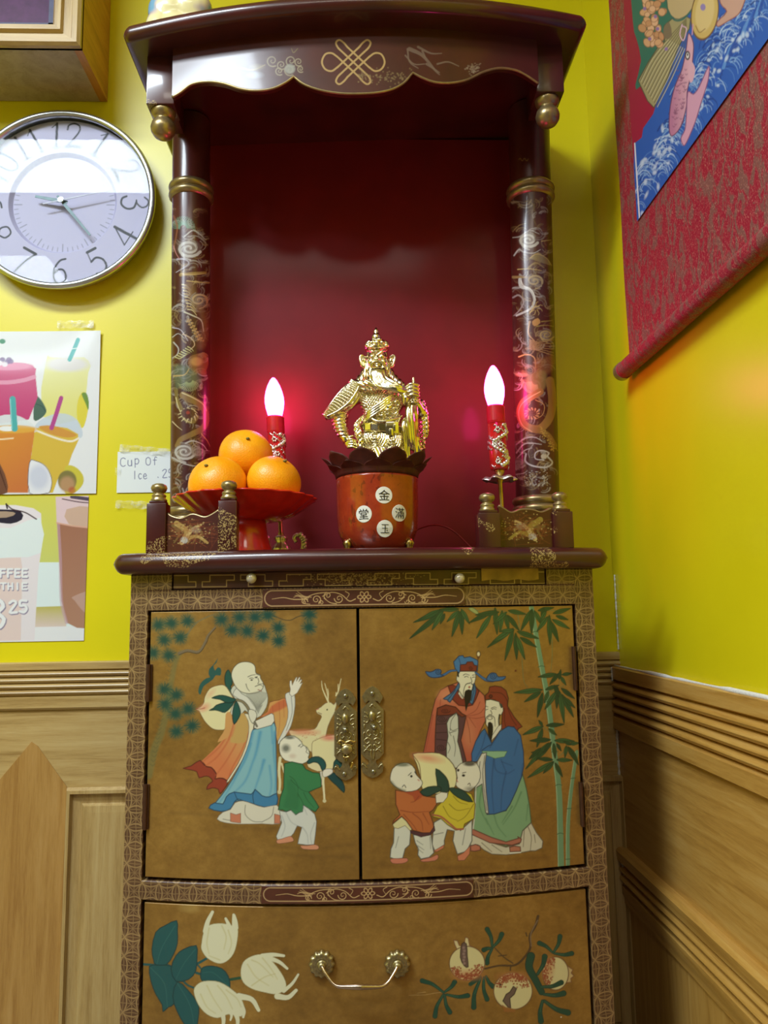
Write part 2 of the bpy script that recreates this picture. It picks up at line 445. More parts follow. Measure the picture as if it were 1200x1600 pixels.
m = NT('paper_print'); m.set(Base_Color=m.paint((235, 235, 235)), Roughness=.16, Coat_Weight=.6, Coat_Roughness=.06); M_PRINT = m.m
m = NT('note_paper'); m.set(Base_Color=m.paint((228, 234, 238)), Roughness=.5, Coat_Weight=.4, Coat_Roughness=.1); M_NOTE = m.m
m = NT('clock_dial_print'); m.set(Base_Color=m.paint((176, 174, 204)), Roughness=.55); M_DIAL = m.m
M_RIM = simple('satin_aluminium_rim', (200, 204, 206), .28, .9, var=.03)
M_HAND = simple('grey_green_clock_hand', (66, 86, 88), .4, .3)
M_SECOND = simple('pale_second_hand', (170, 172, 190), .4)
m = NT('clock_glass'); tr = m.new('ShaderNodeBsdfTransparent'); gl = m.new('ShaderNodeBsdfGlossy'); gl.inputs['Roughness'].default_value = .015
fr_ = m.new('ShaderNodeFresnel'); fr_.inputs[0].default_value = 1.16; mx = m.new('ShaderNodeMixShader')
m.l.new(fr_.outputs[0], mx.inputs[0]); m.l.new(tr.outputs[0], mx.inputs[1]); m.l.new(gl.outputs[0], mx.inputs[2]); m.l.new(mx.outputs[0], m.n['Material Output'].inputs[0]); M_GLASS = m.m
m = NT('clear_sticky_tape'); tr = m.new('ShaderNodeBsdfTransparent'); mx = m.new('ShaderNodeMixShader'); n = m.noise(m.coord(), 55, 2)
m.set(Base_Color=(235, 236, 225), Roughness=.12); m.bump(n, .35, .002)
m.l.new(m.ramp(n, [(.45, .10), (.62, .6)]), mx.inputs[0]); m.l.new(tr.outputs[0], mx.inputs[1]); m.l.new(m.b.outputs[0], mx.inputs[2]); m.l.new(mx.outputs[0], m.n['Material Output'].inputs[0]); M_TAPE = m.m
M_CAULK = simple('white_caulk', (226, 226, 226), .5, var=.05, bump=.6, sc_=300)
# bulb: lit glass
m = NT('lit_red_bulb'); m.set(Base_Color=(255, 120, 150), Roughness=.2)
m.b.inputs['Emission Color'].default_value = (1, .03, .26, 1); m.b.inputs['Emission Strength'].default_value = 27; M_BULB = m.m
M_COLLAR = simple('red_candle_collar', (205, 20, 40), .35)
M_SLEEVE = simple('red_candle_sleeve', (186, 28, 26), .25, coat=.4)
M_CORD = simple('red_thin_cord', (130, 20, 24), .45)
# brocade of the hanging scroll
m = NT('red_brocade'); c = m.coord(); a = m.noise(m.coord(scale=(1, 1, .5)), 62, 4, .6, 1.0); b = m.noise(m.coord(scale=(3, 3, 1)), 260, 3, .8)
patch = m.ramp(a, [(.49, 0.), (.56, 1.)]); fl = m.ramp(b, [(.57, 0.), (.64, 1.)])
base = m.mix(m.ma('MULTIPLY', patch, .8), (150, 20, 48), (118, 84, 76)); 
m.set(Base_Color=m.mix(m.ma('MULTIPLY', fl, .8), base, (206, 150, 132)), Roughness=.6).bump(a, .5, .002); M_BROC = m.m
m = NT('scroll_painting_print'); m.set(Base_Color=m.paint((158, 16, 58)), Roughness=.65); M_SCROLL = m.m
M_ROLLCAP = simple('dark_metal_roller_cap', (190, 180, 176), .3, .9)
M_BOX = wood('brown_box_side_wood', (150, 96, 44), (186, 126, 60), (204, 146, 76), (14, 1.4, 14))
M_BOXB = wood('grey_brown_board', (150, 132, 112), (170, 152, 132), (182, 164, 144), (10, 10, 10), .7)
M_NAVY = simple('navy_mat_board', (58, 60, 96), .5)
M_PURP = simple('purple_panel', (92, 50, 96), .5)
M_LIME = simple('lime_figure', (196, 206, 60), .5)
M_CREAM = None
m = NT('cream_and_blue_glaze'); n = m.noise(m.coord(), 16, 2)
m.set(Base_Color=m.ramp(n, [(.45, (240, 228, 176)), (.52, (208, 190, 190)), (.60, (120, 170, 205))]), Roughness=.25, Coat_Weight=.5); M_CREAM = m.m
M_CEIL = simple('white_ceiling_paint', (226, 226, 220), .8, var=.02)
M_SHOP = simple('dim_brown_partition_paint', (96, 84, 72), .7)
M_FLOOR = simple('brown_floor_tile', (120, 100, 80), .4)
M_MASK = simple('brown_masking_tape', (164, 132, 62), .5, var=.12, sc_=45)
M_HINGE = simple('dark_bronze_hinge', (84, 56, 44), .4, .6)
M_PEARL = simple('pearl_knob', (196, 186, 170), .25, .3)
M_GAP = simple('black_gap', (22, 9, 8), .7)
# ------------------------------------------------------------------ the room
YW, XR, XL, YF, ZC = 1.56, .522, -3.2, -3.6, 2.74
def struct(o): o['kind'] = 'structure'; return o
def wallbox(name, *b, mat=None): return struct(MB().box(*b).build(name, mat))
wall_back = wallbox('wall_back', XL-.1, XR+.1, YW, YW+.1, 0, ZC, mat=M_YEL)
wall_right = wallbox('wall_right', XR, XR+.1, YF, YW, 0, ZC, mat=M_YEL)
wallbox('wall_left', XL-.1, XL, YF, YW, 0, ZC, mat=M_YEL)
wallbox('wall_front', XL-.1, XR+.1, YF-.1, YF, 0, ZC, mat=M_SHOP)
wallbox('floor', XL-.1, XR+.1, YF-.1, YW+.1, -.1, 0, mat=M_FLOOR)
wallbox('ceiling', XL-.1, XR+.1, YF-.1, YW+.1, ZC, ZC+.1, mat=M_CEIL)
# wainscot of the back wall: moulded cap, horizontal board, framed panels
def moulding(zs):
    """outline (depth, z) of a ribbed board from a list of (z, depth)"""
    return zs
def ribs(z0, z1, n, d0, d1):
    out = []
    for i in range(n):
        a, b = z0+(z1-z0)*i/n, z0+(z1-z0)*(i+1)/n
        for k in range(7):
            t = k/6; out.append((a+(b-a)*t, d0+(d1-d0)*math.sin(math.pi*t)**.7))
    return out
def rail_x(name, prof, x0, x1, mat, parent=None):
    n = len(prof); V = []
    for x in (x0, x1):
        V += [(x, YW-d, z) for z, d in prof]+[(x, YW+.001, prof[-1][0]), (x, YW+.001, prof[0][0])]
    m_ = n+2
    Fc = [(i, (i+1) % m_, m_+(i+1) % m_, m_+i) for i in range(m_)]+[list(range(m_))[::-1], list(range(m_, 2*m_))]
    return MB().add(V, Fc).build(name, mat, parent, auto=35)
def rail_y(name, prof, y0, y1, mat, parent=None):
    n = len(prof); V = []
    for y in (y0, y1):
        V += [(XR-d, y, z) for z, d in prof]+[(XR+.001, y, prof[-1][0]), (XR+.001, y, prof[0][0])]
    m_ = n+2
    Fc = [(i, (i+1) % m_, m_+(i+1) % m_, m_+i) for i in range(m_)]+[list(range(m_))[::-1], list(range(m_, 2*m_))]
    return MB().add(V, Fc).build(name, mat, parent, auto=35)
t1 = rail_x('trim_1', [(.680, .014), (.684, .017), (.704, .017), (.706, .012)]+ribs(.707, .754, 4, .012, .020)+[(.755, .013), (.757, .018), (.769, .018), (.771, .014)], XL, XR, M_OAKX)
struct(t1)
x0 = XL
rail_x('rail_board', [(.515, .010), (.680, .010)], XL, XR, M_OAKX, wall_back)
# stiles and raised panels, repeating every .30 m; the one between panels seen left of the cabinet has a mitred point
SX = [-.632-.36*k for k in range(8)]
for k, xs in enumerate(SX):
    q = MB().prism([(xs-.070, 0), (xs+.070, 0), (xs+.070, .535), (xs+.012, .612), (xs, .620), (xs-.014, .603), (xs-.070, .535)], YW-.0115, YW+.001)
    q.build('stile', M_OAKZD, wall_back)
def raised(x0, x1, z0, z1):
    q = MB(); lev = [(0, .010), (.004, .022), (.010, .022), (.013, .013), (.030, .010), (.034, .016), (.046, .017)]
    V = []
    for i, d in lev: V += [(x0+i, YW-d, z0+i), (x1-i, YW-d, z0+i), (x1-i, YW-d, z1-i), (x0+i, YW-d, z1-i)]
    Fc = [(4*a+j, 4*a+(j+1) % 4, 4*a+4+(j+1) % 4, 4*a+4+j) for a in range(len(lev)-1) for j in range(4)]
    Fc.append([4*(len(lev)-1)+j for j in range(4)])
    q.add(V, Fc).build('panel', M_OAKZ, wall_back)
for xs in SX: raised(xs+.070, xs+.29, -.2+.25, .533)
raised(SX[0]+.36+.07, XR, .05, .533)
# wainscot of the right wall
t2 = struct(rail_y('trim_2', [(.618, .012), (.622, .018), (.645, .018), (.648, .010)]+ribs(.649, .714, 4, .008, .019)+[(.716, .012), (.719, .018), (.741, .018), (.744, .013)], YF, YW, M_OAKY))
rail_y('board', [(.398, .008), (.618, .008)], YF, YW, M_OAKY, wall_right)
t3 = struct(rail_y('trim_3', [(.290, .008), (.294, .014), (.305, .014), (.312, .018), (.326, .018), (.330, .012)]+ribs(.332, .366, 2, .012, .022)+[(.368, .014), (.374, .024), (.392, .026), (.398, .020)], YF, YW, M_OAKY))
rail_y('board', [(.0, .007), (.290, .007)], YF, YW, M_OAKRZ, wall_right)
# white caulk: along the cap of the right wall, and down the corner
rnd = random.Random(4)
def caulk(P, r):
    P = np.asarray(P, float); Q = []
    n = 60
    for i in range(n):
        t = i/(n-1)*(len(P)-1); k = min(int(t), len(P)-2); Q.append(P[k]+(P[k+1]-P[k])*(t-k))
    R = [r*(.45+.9*rnd.random()) for _ in Q]
    return np.array(Q), R
q = MB(); P, R = caulk([(XR-.012, YW-.02, .7445), (XR-.012, .6, .7445), (XR-.012, -.4, .7445)], .0032); q.tube(P, R, 6)
q.build('caulk_bead', M_CAULK, wall_right, smooth=True)
q = MB()
for a, b in [((.520, 1.541, .925), (.520, 1.541, .775)), ((.503, 1.538, .742), (.503, 1.538, .715))]:
    P, R = caulk([a, b], .0017); q.tube(P, R, 6)
P, R = caulk([(.511, 1.5495, .618), (.511, 1.5495, .400)], .0026); q.tube(P, R, 6)
P, R = caulk([(.502, 1.536, .396), (.508, 1.540, .345), (.513, 1.5495, .292), (.513, 1.5495, .02)], .0026); q.tube(P, R, 6)
q.build('corner_caulk_bead', M_CAULK, wall_right, smooth=True)

# ------------------------------------------------------------------ deep framed box on the back wall, top left
bx = empty('shadow_box', (-.83, 1.475, 1.965), 'deep wooden shadow box with a routed front frame, high on the wall above the clock', 'shadow box')
bx0, bx1, bz0, bz1 = -1.13, -.530, 1.965, 2.44
MB().box(bx1-.016, bx1, 1.40, YW-.002, bz0, bz1).build('side_board', M_BOX, bx)
MB().box(bx0, bx0+.016, 1.40, YW-.002, bz0, bz1).build('side_board', M_BOX, bx)
MB().box(bx0+.016, bx1-.016, 1.40, YW-.002, bz0, bz0+.012).build('bottom_board', M_BOXB, bx)
MB().box(bx0+.016, bx1-.016, 1.40, YW-.002, bz1-.012, bz1).build('top_board', M_BOX, bx)
MB().box(bx0+.016, bx1-.016, 1.54, 1.55, bz0+.012, bz1-.012).build('back_board', M_PURP, bx)
def frame_side(pts_out, pts_in, name):
    lev = [(0, 1.405), (0, 1.392), (.10, 1.386), (.28, 1.386), (.34, 1.392), (.62, 1.392), (.68, 1.384), (.9, 1.384), (1, 1.392), (1, 1.405)]
    V = []
    for t, y in lev:
        for (ax, az), (ix, iz) in zip(pts_out, pts_in): V.append((ax+(ix-ax)*t, y, az+(iz-az)*t))
    n = len(lev)
    Fc = [(2*i, 2*i+1, 2*((i+1) % n)+1, 2*((i+1) % n)) for i in range(n)]+[[2*i for i in range(n)], [2*i+1 for i in range(n)][::-1]]
    MB().add(V, Fc).build(name, M_OAKZ if abs(pts_out[0][0]-pts_out[1][0]) < .01 else M_OAKX, bx)
w_ = .054
o_ = [(bx0, bz0), (bx1, bz0), (bx1, bz1), (bx0, bz1)]; i_ = [(bx0+w_, bz0+w_*.8), (bx1-w_, bz0+w_*.8), (bx1-w_, bz1-w_), (bx0+w_, bz1-w_)]
for k in range(4): frame_side([o_[k], o_[(k+1) % 4]], [i_[k], i_[(k+1) % 4]], 'frame_rail')
MB().box(bx0+.055, bx1-.055, 1.408, 1.414, bz0+.045, bz0+.062).box(bx1-.070, bx1-.053, 1.408, 1.414, bz0+.045, bz1-.05).build('mat_board', M_NAVY, bx)
q = MB()
for k, (px, pz) in enumerate([(-.694, 2.030), (-.682, 2.024), (-.672, 2.030), (-.689, 2.018), (-.676, 2.014), (-.697, 2.020)]):
    q.ell((px, 1.42, pz), (.007, .004, .006), 10, .5*k)
q.build('lime_ornament', M_LIME, bx, smooth=True)

# ------------------------------------------------------------------ wall clock
CX, CZ, CR = -.608, 1.719, .197
clk = empty('wall_clock', (CX, YW, CZ-CR), 'round silver-rimmed wall clock with black numerals on a pale lilac dial', 'clock')
MB().lathe([(0, 0), (CR-.022, 0), (CR-.012, .006), (CR-.002, .030), (CR, .038), (CR-.002, .043), (CR-.008, .045), (CR-.0125, .042), (CR-.013, .034)], (0, 0, 0), 96, cap=False).build(
    'rim', M_RIM, clk, smooth=True, fn=lambda V: np.stack([CX+V[:, 0], YW-.003-V[:, 2], CZ+V[:, 1]], -1))
def disc(name, r, y, mat, sm=False, r0=0.):
    q = MB().lathe([(r0, 0), (r, 0), (r, -.001), (r0, -.001)], (0, 0, 0), 96, cap=r0 == 0)
    return q.build(name, mat, clk, fn=lambda V: np.stack([CX+V[:, 0], y-V[:, 2], CZ+V[:, 1]], -1))
disc('pane', CR-.013, YW-.042, M_GLASS)
# dial: flat ring with the numerals, then a step down to the recessed centre
n_ = 190
def dialf(U, W):
    return CX+U*np.cos(W), YW-.026+np.clip((.112-U)/.006, 0, 1)*.010+0*W, CZ+U*np.sin(W)
V, Fc = grid(dialf, np.concatenate([np.linspace(.002, .104, 60), np.linspace(.105, .114, 14), np.linspace(.1145, CR-.013, 110)]), np.linspace(0, 2*math.pi, 620))
d = mesh('dial', V, Fc, M_DIAL, clk)
A = Art(V); A.soft = .8
DG = {'1': [([(.3, 0), (.3, 1)], 1.5), ([(.3, 0), (.12, .17)], .6), ([(.14, 1), (.48, 1)], .7)],
      '2': [([(.08, .25), (.12, .08), (.32, 0), (.52, .1), (.52, .32), (.34, .6), (.08, .93)], 1.0), ([(.05, .95), (.35, .93), (.56, .97)], 1.7)],
      '3': [([(.1, .15), (.25, 0), (.45, .06), (.5, .25), (.35, .42), (.22, .45)], 1.0), ([(.3, .45), (.52, .55), (.55, .8), (.38, 1), (.15, .98), (.06, .82)], 1.3)],
      '4': [([(.45, 1), (.45, 0)], 1.8), ([(.45, 0), (.02, .68)], .8), ([(.02, .68), (.62, .68)], .7), ([(.3, 1), (.6, 1)], .6)],
      '5': [([(.5, .02), (.16, .02)], 1.7), ([(.16, .02), (.12, .42)], .7), ([(.12, .42), (.35, .36), (.54, .55), (.52, .85), (.3, 1), (.08, .93)], 1.3)],
      '6': [([(.5, .05), (.3, .12), (.12, .4), (.08, .7), (.2, .97), (.42, .97), (.54, .75), (.45, .5), (.28, .46), (.12, .6)], 1.2)],
      '7': [([(.05, .04), (.55, .04)], 1.7), ([(.55, .04), (.35, .5), (.24, 1)], 1.1)],
      '8': [([(.3, .45), (.1, .3), (.14, .06), (.3, 0), (.46, .06), (.5, .3), (.3, .45), (.06, .65), (.1, .92), (.3, 1), (.5, .92), (.54, .65), (.3, .45)], 1.1)],
      '9': [([(.5, .4), (.35, .54), (.15, .5), (.06, .25), (.18, .03), (.4, .03), (.52, .3), (.48, .6), (.3, .88), (.1, .95)], 1.2)],
      '0': [([(.3, 0), (.1, .15), (.06, .5), (.12, .88), (.3, 1), (.48, .88), (.54, .5), (.5, .15), (.3, 0)], 1.2)]}
def dial_text(txt, deg, h, r, flip):
    a = math.radians(deg); c = np.array([CX+r*math.sin(a), CZ+r*math.cos(a)])
    rot = a+(math.pi if flip else 0); ex = np.array([math.cos(rot), -math.sin(rot)]); ez = np.array([math.sin(rot), math.cos(rot)])
    wd = len(txt)*.62-.04
    for k, ch in enumerate(txt):
        for pts, ww in DG[ch]:
            Q = []
            for x, y in smooth_pts(pts, 4) if len(pts) > 2 else pts:
                p = c+ex*(x+k*.62-wd/2-.02)*h+ez*(.5-y)*h; Q.append((p[0], YW-.026, p[1]))
            X, Y = proj(np.array(Q)); A.fr(0, 0, 1).st(np.stack([X, Y], 1), 2.5*ww, (38, 42, 52), sm=0)
for hh in range(1, 13):
    dial_text(str(hh), hh*30, .056, .150, 4 <= hh <= 8)
for k in range(60):
    a = math.radians(k*6); r0_, r1_ = (.088, .104) if k % 5 == 0 else (.096, .104)
    X, Y = proj(np.array([(CX+r*math.sin(a), YW-.016, CZ+r*math.cos(a)) for r in (r0_, r1_)])); A.st(np.stack([X, Y], 1), 1.5 if k % 5 == 0 else .8, (120, 122, 140), sm=0, a=.8)
A.apply(d)
def hand(name, deg, r1, r0, w0, w1, y, mat):
    a = math.radians(deg); ex = np.array([math.sin(a), math.cos(a)]); n = np.array([ex[1], -ex[0]]); c = np.array([CX, CZ])
    pts = [c-ex*r0-n*w0/2, c+ex*r1*.2-n*w0*.65, c+ex*r1-n*w1/2, c+ex*r1+n*w1/2, c+ex*r1*.2+n*w0*.65, c-ex*r0+n*w0/2]
    MB().prism([tuple(p) for p in pts], y-.0012, y).build(name, mat, clk)
hand('hour_hand', 281, .056, .012, .006, .005, YW-.030, M_HAND)
hand('minute_hand', 141, .098, .014, .005, .004, YW-.032, M_HAND)
hand('second_hand', 77, .105, .038, .0022, .0012, YW-.034, M_SECOND)
MB().lathe([(0, 0), (.006, 0), (.006, .004), (0, .005)], (0, 0, 0), 20).build('hub', M_RIM, clk, fn=lambda V: np.stack([CX+V[:, 0], YW-.034-V[:, 2], CZ+V[:, 1]], -1))
# ------------------------------------------------------------------ prints and the note on the back wall
def sheet(name, px0, py0, px1, py1, mat, y, label, cat, pitch=1.15, left=None, curl=0.0):
    a, b = at(px0, py0, y), at(px1, py1, y)
    x0 = left if left is not None else a[0]; x1 = b[0]; z0, z1 = b[2], a[2]
    nu, nv = max(6, int((x1-x0)/.0013/pitch)), max(6, int((z1-z0)/.0013/pitch))
    V, Fc = grid(lambda U, W: (U, y-curl*((U-x0)/(x1-x0))**6*((W-z0)/(z1-z0))**4+0*W, W), np.linspace(x0, x1, nu), np.linspace(z0, z1, nv))
    V2 = V+np.array([0, .0006, 0]); n = len(V)
    o = mesh(name, V, Fc, mat)
    tag(o, label, cat)
    return o, V
p1, V = sheet('smoothie_poster', 0, 518, 150, 771, M_PRINT, YW-.003, 'glossy poster of coloured fruit smoothies with straws, taped below the clock', 'poster', left=-.93, curl=.004)
A = Art(V); A.fr(0, 500, 5.3333)
A.poly('-900,60 900,60 900,1500 -900,1500', (226, 232, 240), 0)
A.poly('345,800 385,340 420,310 560,320 700,310 755,380 735,440 660,830', (226, 230, 170), 2, grad=((400, 330), (420, 700), (222, 222, 130)))
A.el(560, 370, 180, 60, (218, 218, 228), .9, 30)
A.poly('660,640 700,600 735,680 725,800 690,900 650,860 640,740', (222, 210, 60), 3); A.poly('680,615 720,610 740,680 735,750 715,700', (110, 150, 60), 3)
A.st('580,330 620,240 650,165', 34, (60, 178, 180), sm=0); A.st('600,240 640,235', 6, (225, 240, 240), sm=0)
A.poly('280,830 290,640 330,650 375,720 385,770 340,820', (78, 110, 96), 3); A.st('300,700 350,720 380,760', 6, (50, 84, 76))
A.poly('-500,830 -480,380 -200,350 200,360 290,400 295,450 240,830', (214, 88, 140), 2, grad=((0, 400), (0, 800), (204, 70, 128)))
A.st('-400,490 0,520 180,505 285,475', 34, (228, 150, 186)); A.el(60, 385, 210, 34, (228, 140, 180), .9, 12)
for x, y in [(20, 330), (60, 350), (90, 345), (40, 370), (75, 330), (0, 360), (-40, 340)]: A.el(x, y, 24, 20, (120, 90, 150) if x % 40 else (226, 224, 236), .9, 8)
A.el(20, 178, 26, 20, (70, 150, 120))
A.poly('290,905 330,840 430,790 540,780 640,830 690,940 660,990 540,1010 380,980', (190, 208, 228), 3, a=.85)
A.poly('290,905 420,880 560,900 650,950 655,1000 600,1120 560,1240 480,1330 440,1440 250,1440 250,1200', (216, 184, 62), 1)
A.st('290,915 400,960 520,1000 600,1010 655,985', 16, (236, 230, 210)); A.poly('320,890 440,880 560,920 640,960 560,980 420,950', (212, 150, 62), 3)
A.st('430,900 470,780 510,650', 36, (186, 72, 150), sm=0)
A.poly('-60,870 0,800 110,790 200,820 290,890 280,940 -60,960', (214, 226, 234), 3, a=.9)
A.poly('-500,940 -100,900 290,900 285,960 250,1200 235,1440 -500,1440', (220, 142, 50), 1, grad=((0, 900), (250, 1400), (208, 116, 60)))
A.el(110, 910, 200, 34, (226, 170, 60), .9, 10); A.el(60, 905, 70, 22, (232, 236, 240)); A.st('-60,1000 60,990 110,985', 12, (240, 214, 170))
A.st('105,660 112,780 122,905', 52, (74, 176, 180), sm=0); A.st('85,660 92,780 100,905', 8, (140, 210, 212), sm=0)
A.poly('245,1440 245,1190 300,1175 380,1220 430,1320 420,1420 380,1445', (226, 230, 242), 3, line=(80, 70, 70), lw=1.); A.el(325, 1310, 80, 100, (196, 204, 230), .8, 40)
A.poly('-30,1180 20,1240 55,1330 60,1440 -60,1440', (120, 78, 60), 2)
for k in range(12): A.st([(-20+k*5, 1200+k*14), (0+k*5, 1260+k*14)], 5, (84, 50, 40), sm=0)
A.poly('540,1230 620,1220 690,1290 690,1370 620,1440 540,1440', (206, 196, 60), 3); A.el(560, 1340, 78, 86, (132, 124, 70), 1, 10); A.el(560, 1370, 62, 66, (196, 150, 110), .8, 30); A.el(600, 1420, 30, 30, (190, 80, 50), .7, 20)
A.apply(p1)
p2, V = sheet('coffee_poster', 0, 776, 131, 1001, M_PRINT, YW-.0016, 'poster of iced coffee drinks with raised white price lettering, below the smoothie poster', 'poster', left=-.90, pitch=.9)
A = Art(V); A.fr(0, 760, 6.154)
A.poly('-900,0 900,0 900,1560 -900,1560', (222, 240, 246), 0)
A.poly('-900,60 900,60 900,730 -900,730', (216, 214, 84), 0, grad=((0, 100), (0, 730), (206, 214, 110)))
A.poly('330,1160 620,1150 640,1370 330,1370', (196, 188, 96), 0, grad=((0, 1160), (0, 1370), (226, 206, 206)))
A.poly('-900,1380 900,1340 900,1560 -900,1560', (232, 236, 244), 0)
A.poly('-600,300 -300,180 150,180 320,210 395,260 405,560 370,800 330,1480 -600,1500', (232, 226, 236), 1)
A.poly('-600,690 0,690 200,685 215,790 200,1480 -600,1500', (230, 204, 200), 1, a=.8)
A.poly('-300,420 100,400 385,300 390,640 100,680 -300,690', (224, 238, 244), 2)
A.poly('-300,240 0,220 200,240 210,320 100,360 0,350 -300,350', (50, 46, 66), 2); A.poly('-200,250 60,240 150,260 60,300 -200,300', (176, 150, 130), 2)
A.st('60,170 120,220 240,250 350,315', 12, (70, 40, 50)); A.st('60,170 70,210', 16, (50, 40, 50))
A.poly('535,100 800,90 900,90 900,400 545,350', (226, 200, 210), 1); A.poly('640,220 900,200 900,390 660,360', (206, 170, 140), 2, a=.8)
A.st('600,120 760,150 900,160', 10, (90, 60, 70)); A.st('690,100 900,130', 34, (90, 80, 100))
A.poly('550,350 700,380 900,400 900,1370 740,1360 640,1310 590,1100 575,800', (170, 116, 92), 1, grad=((560, 400), (900, 1300), (184, 136, 112)))
A.st('560,360 580,700 590,1100 640,1310', 30, (200, 160, 180), a=.6); A.st('545,350 700,380 900,400', 14, (222, 170, 150))
A.poly('700,1060 900,1010 900,1250 800,1200 720,1100', (206, 170, 160), 3, a=.7)
GL = {'C': [[(.5, .12), (.3, 0), (.08, .2), (.06, .75), (.28, 1), (.5, .88)]], 'O': [[(.3, 0), (.08, .2), (.08, .8), (.3, 1), (.52, .8), (.52, .2), (.3, 0)]],
      'F': [[(.1, 1), (.1, 0), (.52, 0)], [(.1, .48), (.45, .48)]], 'E': [[(.52, 1), (.1, 1), (.1, 0), (.52, 0)], [(.1, .48), (.45, .48)]],
      'S': [[(.5, .1), (.28, 0), (.1, .2), (.2, .42), (.42, .55), (.5, .8), (.3, 1), (.08, .9)]], 'M': [[(.05, 1), (.05, 0), (.3, .6), (.55, 0), (.55, 1)]],
      'T': [[(.05, 0), (.55, 0)], [(.3, 0), (.3, 1)]], 'H': [[(.1, 0), (.1, 1)], [(.5, 0), (.5, 1)], [(.1, .5), (.5, .5)]], 'I': [[(.3, 0), (.3, 1)]],
      'p': [[(.1, .3), (.1, 1.35)], [(.1, .4), (.35, .3), (.5, .6), (.35, .95), (.1, .9)]], 'u': [[(.1, .35), (.1, .85), (.3, 1), (.48, .85), (.48, .35)], [(.48, .35), (.5, 1)]],
      'f': [[(.5, .08), (.35, 0), (.25, .2), (.25, 1)], [(.08, .4), (.45, .4)]], 'c': [[(.45, .4), (.25, .32), (.08, .65), (.25, 1), (.46, .9)]],
      'e': [[(.1, .65), (.46, .62), (.3, .32), (.1, .5), (.1, .85), (.3, 1), (.5, .88)]], '.': [[(.25, .95), (.3, 1)]],
      '2': [[(.08, .2), (.3, 0), (.5, .2), (.1, 1), (.55, 1)]], '5': [[(.5, 0), (.12, 0), (.1, .42), (.4, .4), (.52, .7), (.35, 1), (.08, .92)]],
      '3': [[(.08, .1), (.35, 0), (.5, .22), (.25, .46), (.54, .7), (.35, 1), (.05, .9)]]}
def letters(A, txt, x, y, h, wd, sw, col, sl=0., sp=1.):
    for ch in txt:
        if ch != ' ':
            for p in GL[ch]: A.st([(x+px_*wd/.6, y+py_*h+(x*sl)) for px_, py_ in p], sw, col, sm=3 if ch in 'COSpufce2535' else 0)
        x += wd*1.13*sp
def emboss(A, txt, x, y, h, wd, sw):
    letters(A, txt, x+6, y+8, h, wd, sw, (150, 140, 170)); letters(A, txt, x, y, h, wd, sw*.8, (236, 240, 248))
emboss(A, 'COFFEE', -145, 795, 75, 62, 24); emboss(A, 'SMOOTHIE', -270, 930, 60, 60, 20); emboss(A, '25', 80, 1100, 110, 88, 30); emboss(A, '3', -70, 1100, 250, 120, 46)
A.apply(p2)
nt, V = sheet('price_note', 184, 706, 278, 769, M_NOTE, YW-.0022, 'small white handwritten price note taped to the yellow wall left of the cabinet', 'note', pitch=.6)
A = Art(V); A.fr(170, 560, 3.4286); INKB = (96, 96, 150)
letters(A, 'C', 60, 533, 46, 34, 3.4, INKB); letters(A, 'u', 98, 530, 46, 30, 3.4, INKB); letters(A, 'p', 136, 524, 44, 30, 3.4, INKB); letters(A, 'O', 196, 530, 42, 30, 3.4, INKB); letters(A, 'f', 234, 528, 42, 28, 3.4, INKB)
letters(A, 'I', 126, 604, 42, 26, 3.4, INKB); letters(A, 'ce', 156, 604, 42, 24, 3.4, INKB); letters(A, '.25', 250, 594, 44, 30, 3.4, INKB)
A.apply(nt)
# strips of clear tape
def tape(cx, cy, w_, h_, ang, label, y=YW-.0045):
    p = at(cx, cy, y); k = y/FPX; rr = random.Random(int(cx*7+cy))
    n, m_ = 14, 6; V = []
    for i in range(n):
        for j in range(m_):
            u, v = (i/(n-1)-.5)*w_*k, (j/(m_-1)-.5)*h_*k*(1+.15*math.sin(i*1.7))
            V.append((p[0]+u*math.cos(ang)-v*math.sin(ang), y-.0012*rr.random(), p[2]+u*math.sin(ang)+v*math.cos(ang)))
    Fc = [(i*m_+j, (i+1)*m_+j, (i+1)*m_+j+1, i*m_+j+1) for i in range(n-1) for j in range(m_-1)]
    o = mesh('sticky_tape', V, Fc, M_TAPE, smooth=True); tag(o, label, 'tape')
tape(226, 703, 78, 11, -.10, 'wrinkled clear tape strip along the top edge of the price note', YW-.0050)
tape(212, 789, 62, 12, -.05, 'loose clear tape strip on the wall just under the price note')
tape(118, 507, 58, 12, .02, 'clear tape strip above the top right corner of the smoothie poster')
tape(184, 737, 8, 12, .0, 'tiny clear tape tab on the left edge of the price note', YW-.0050)

# ------------------------------------------------------------------ hanging scroll on the right wall
XS = XR-.012
scr = empty('hanging_scroll', (XS, 1.05, 1.30), 'red brocade hanging scroll with a painted carp and blue waves, on the right wall', 'scroll')
sy0, sy1, sz0, sz1 = .62, 1.362, 1.303, 2.25
V, Fc = grid(lambda U, W: (XS-.0015*np.sin((W-sz0)*9)**2+0*U, U, W), np.linspace(sy1, sy0, 24), np.linspace(sz0, sz1, 60))
n = len(V); V2 = V+np.array([.0018, 0, 0])
mesh('brocade_cloth', np.concatenate([V, V2]), np.concatenate([Fc, Fc[:, ::-1]+n]), M_BROC, scr, smooth=True)
pa = atx(999, 345, XS); py1_, pz0_ = pa[1]+.0, pa[2]
V, Fc = grid(lambda U, W: (XS-.0035+0*U, U, W), np.linspace(1.278, .70, 620), np.linspace(pz0_, 2.12, 560))
art = mesh('painted_panel', V, Fc, M_SCROLL, scr)
A = Art(V); A.fr(960, 0, 4.4444); A.soft = 1.0
A.poly('140,995 190,955 200,890 270,790 290,720 350,560 400,400 450,300 500,120 540,-400 2400,-400 2400,900 175,1700 120,1500', (40, 96, 196), 0)
rr = random.Random(8)
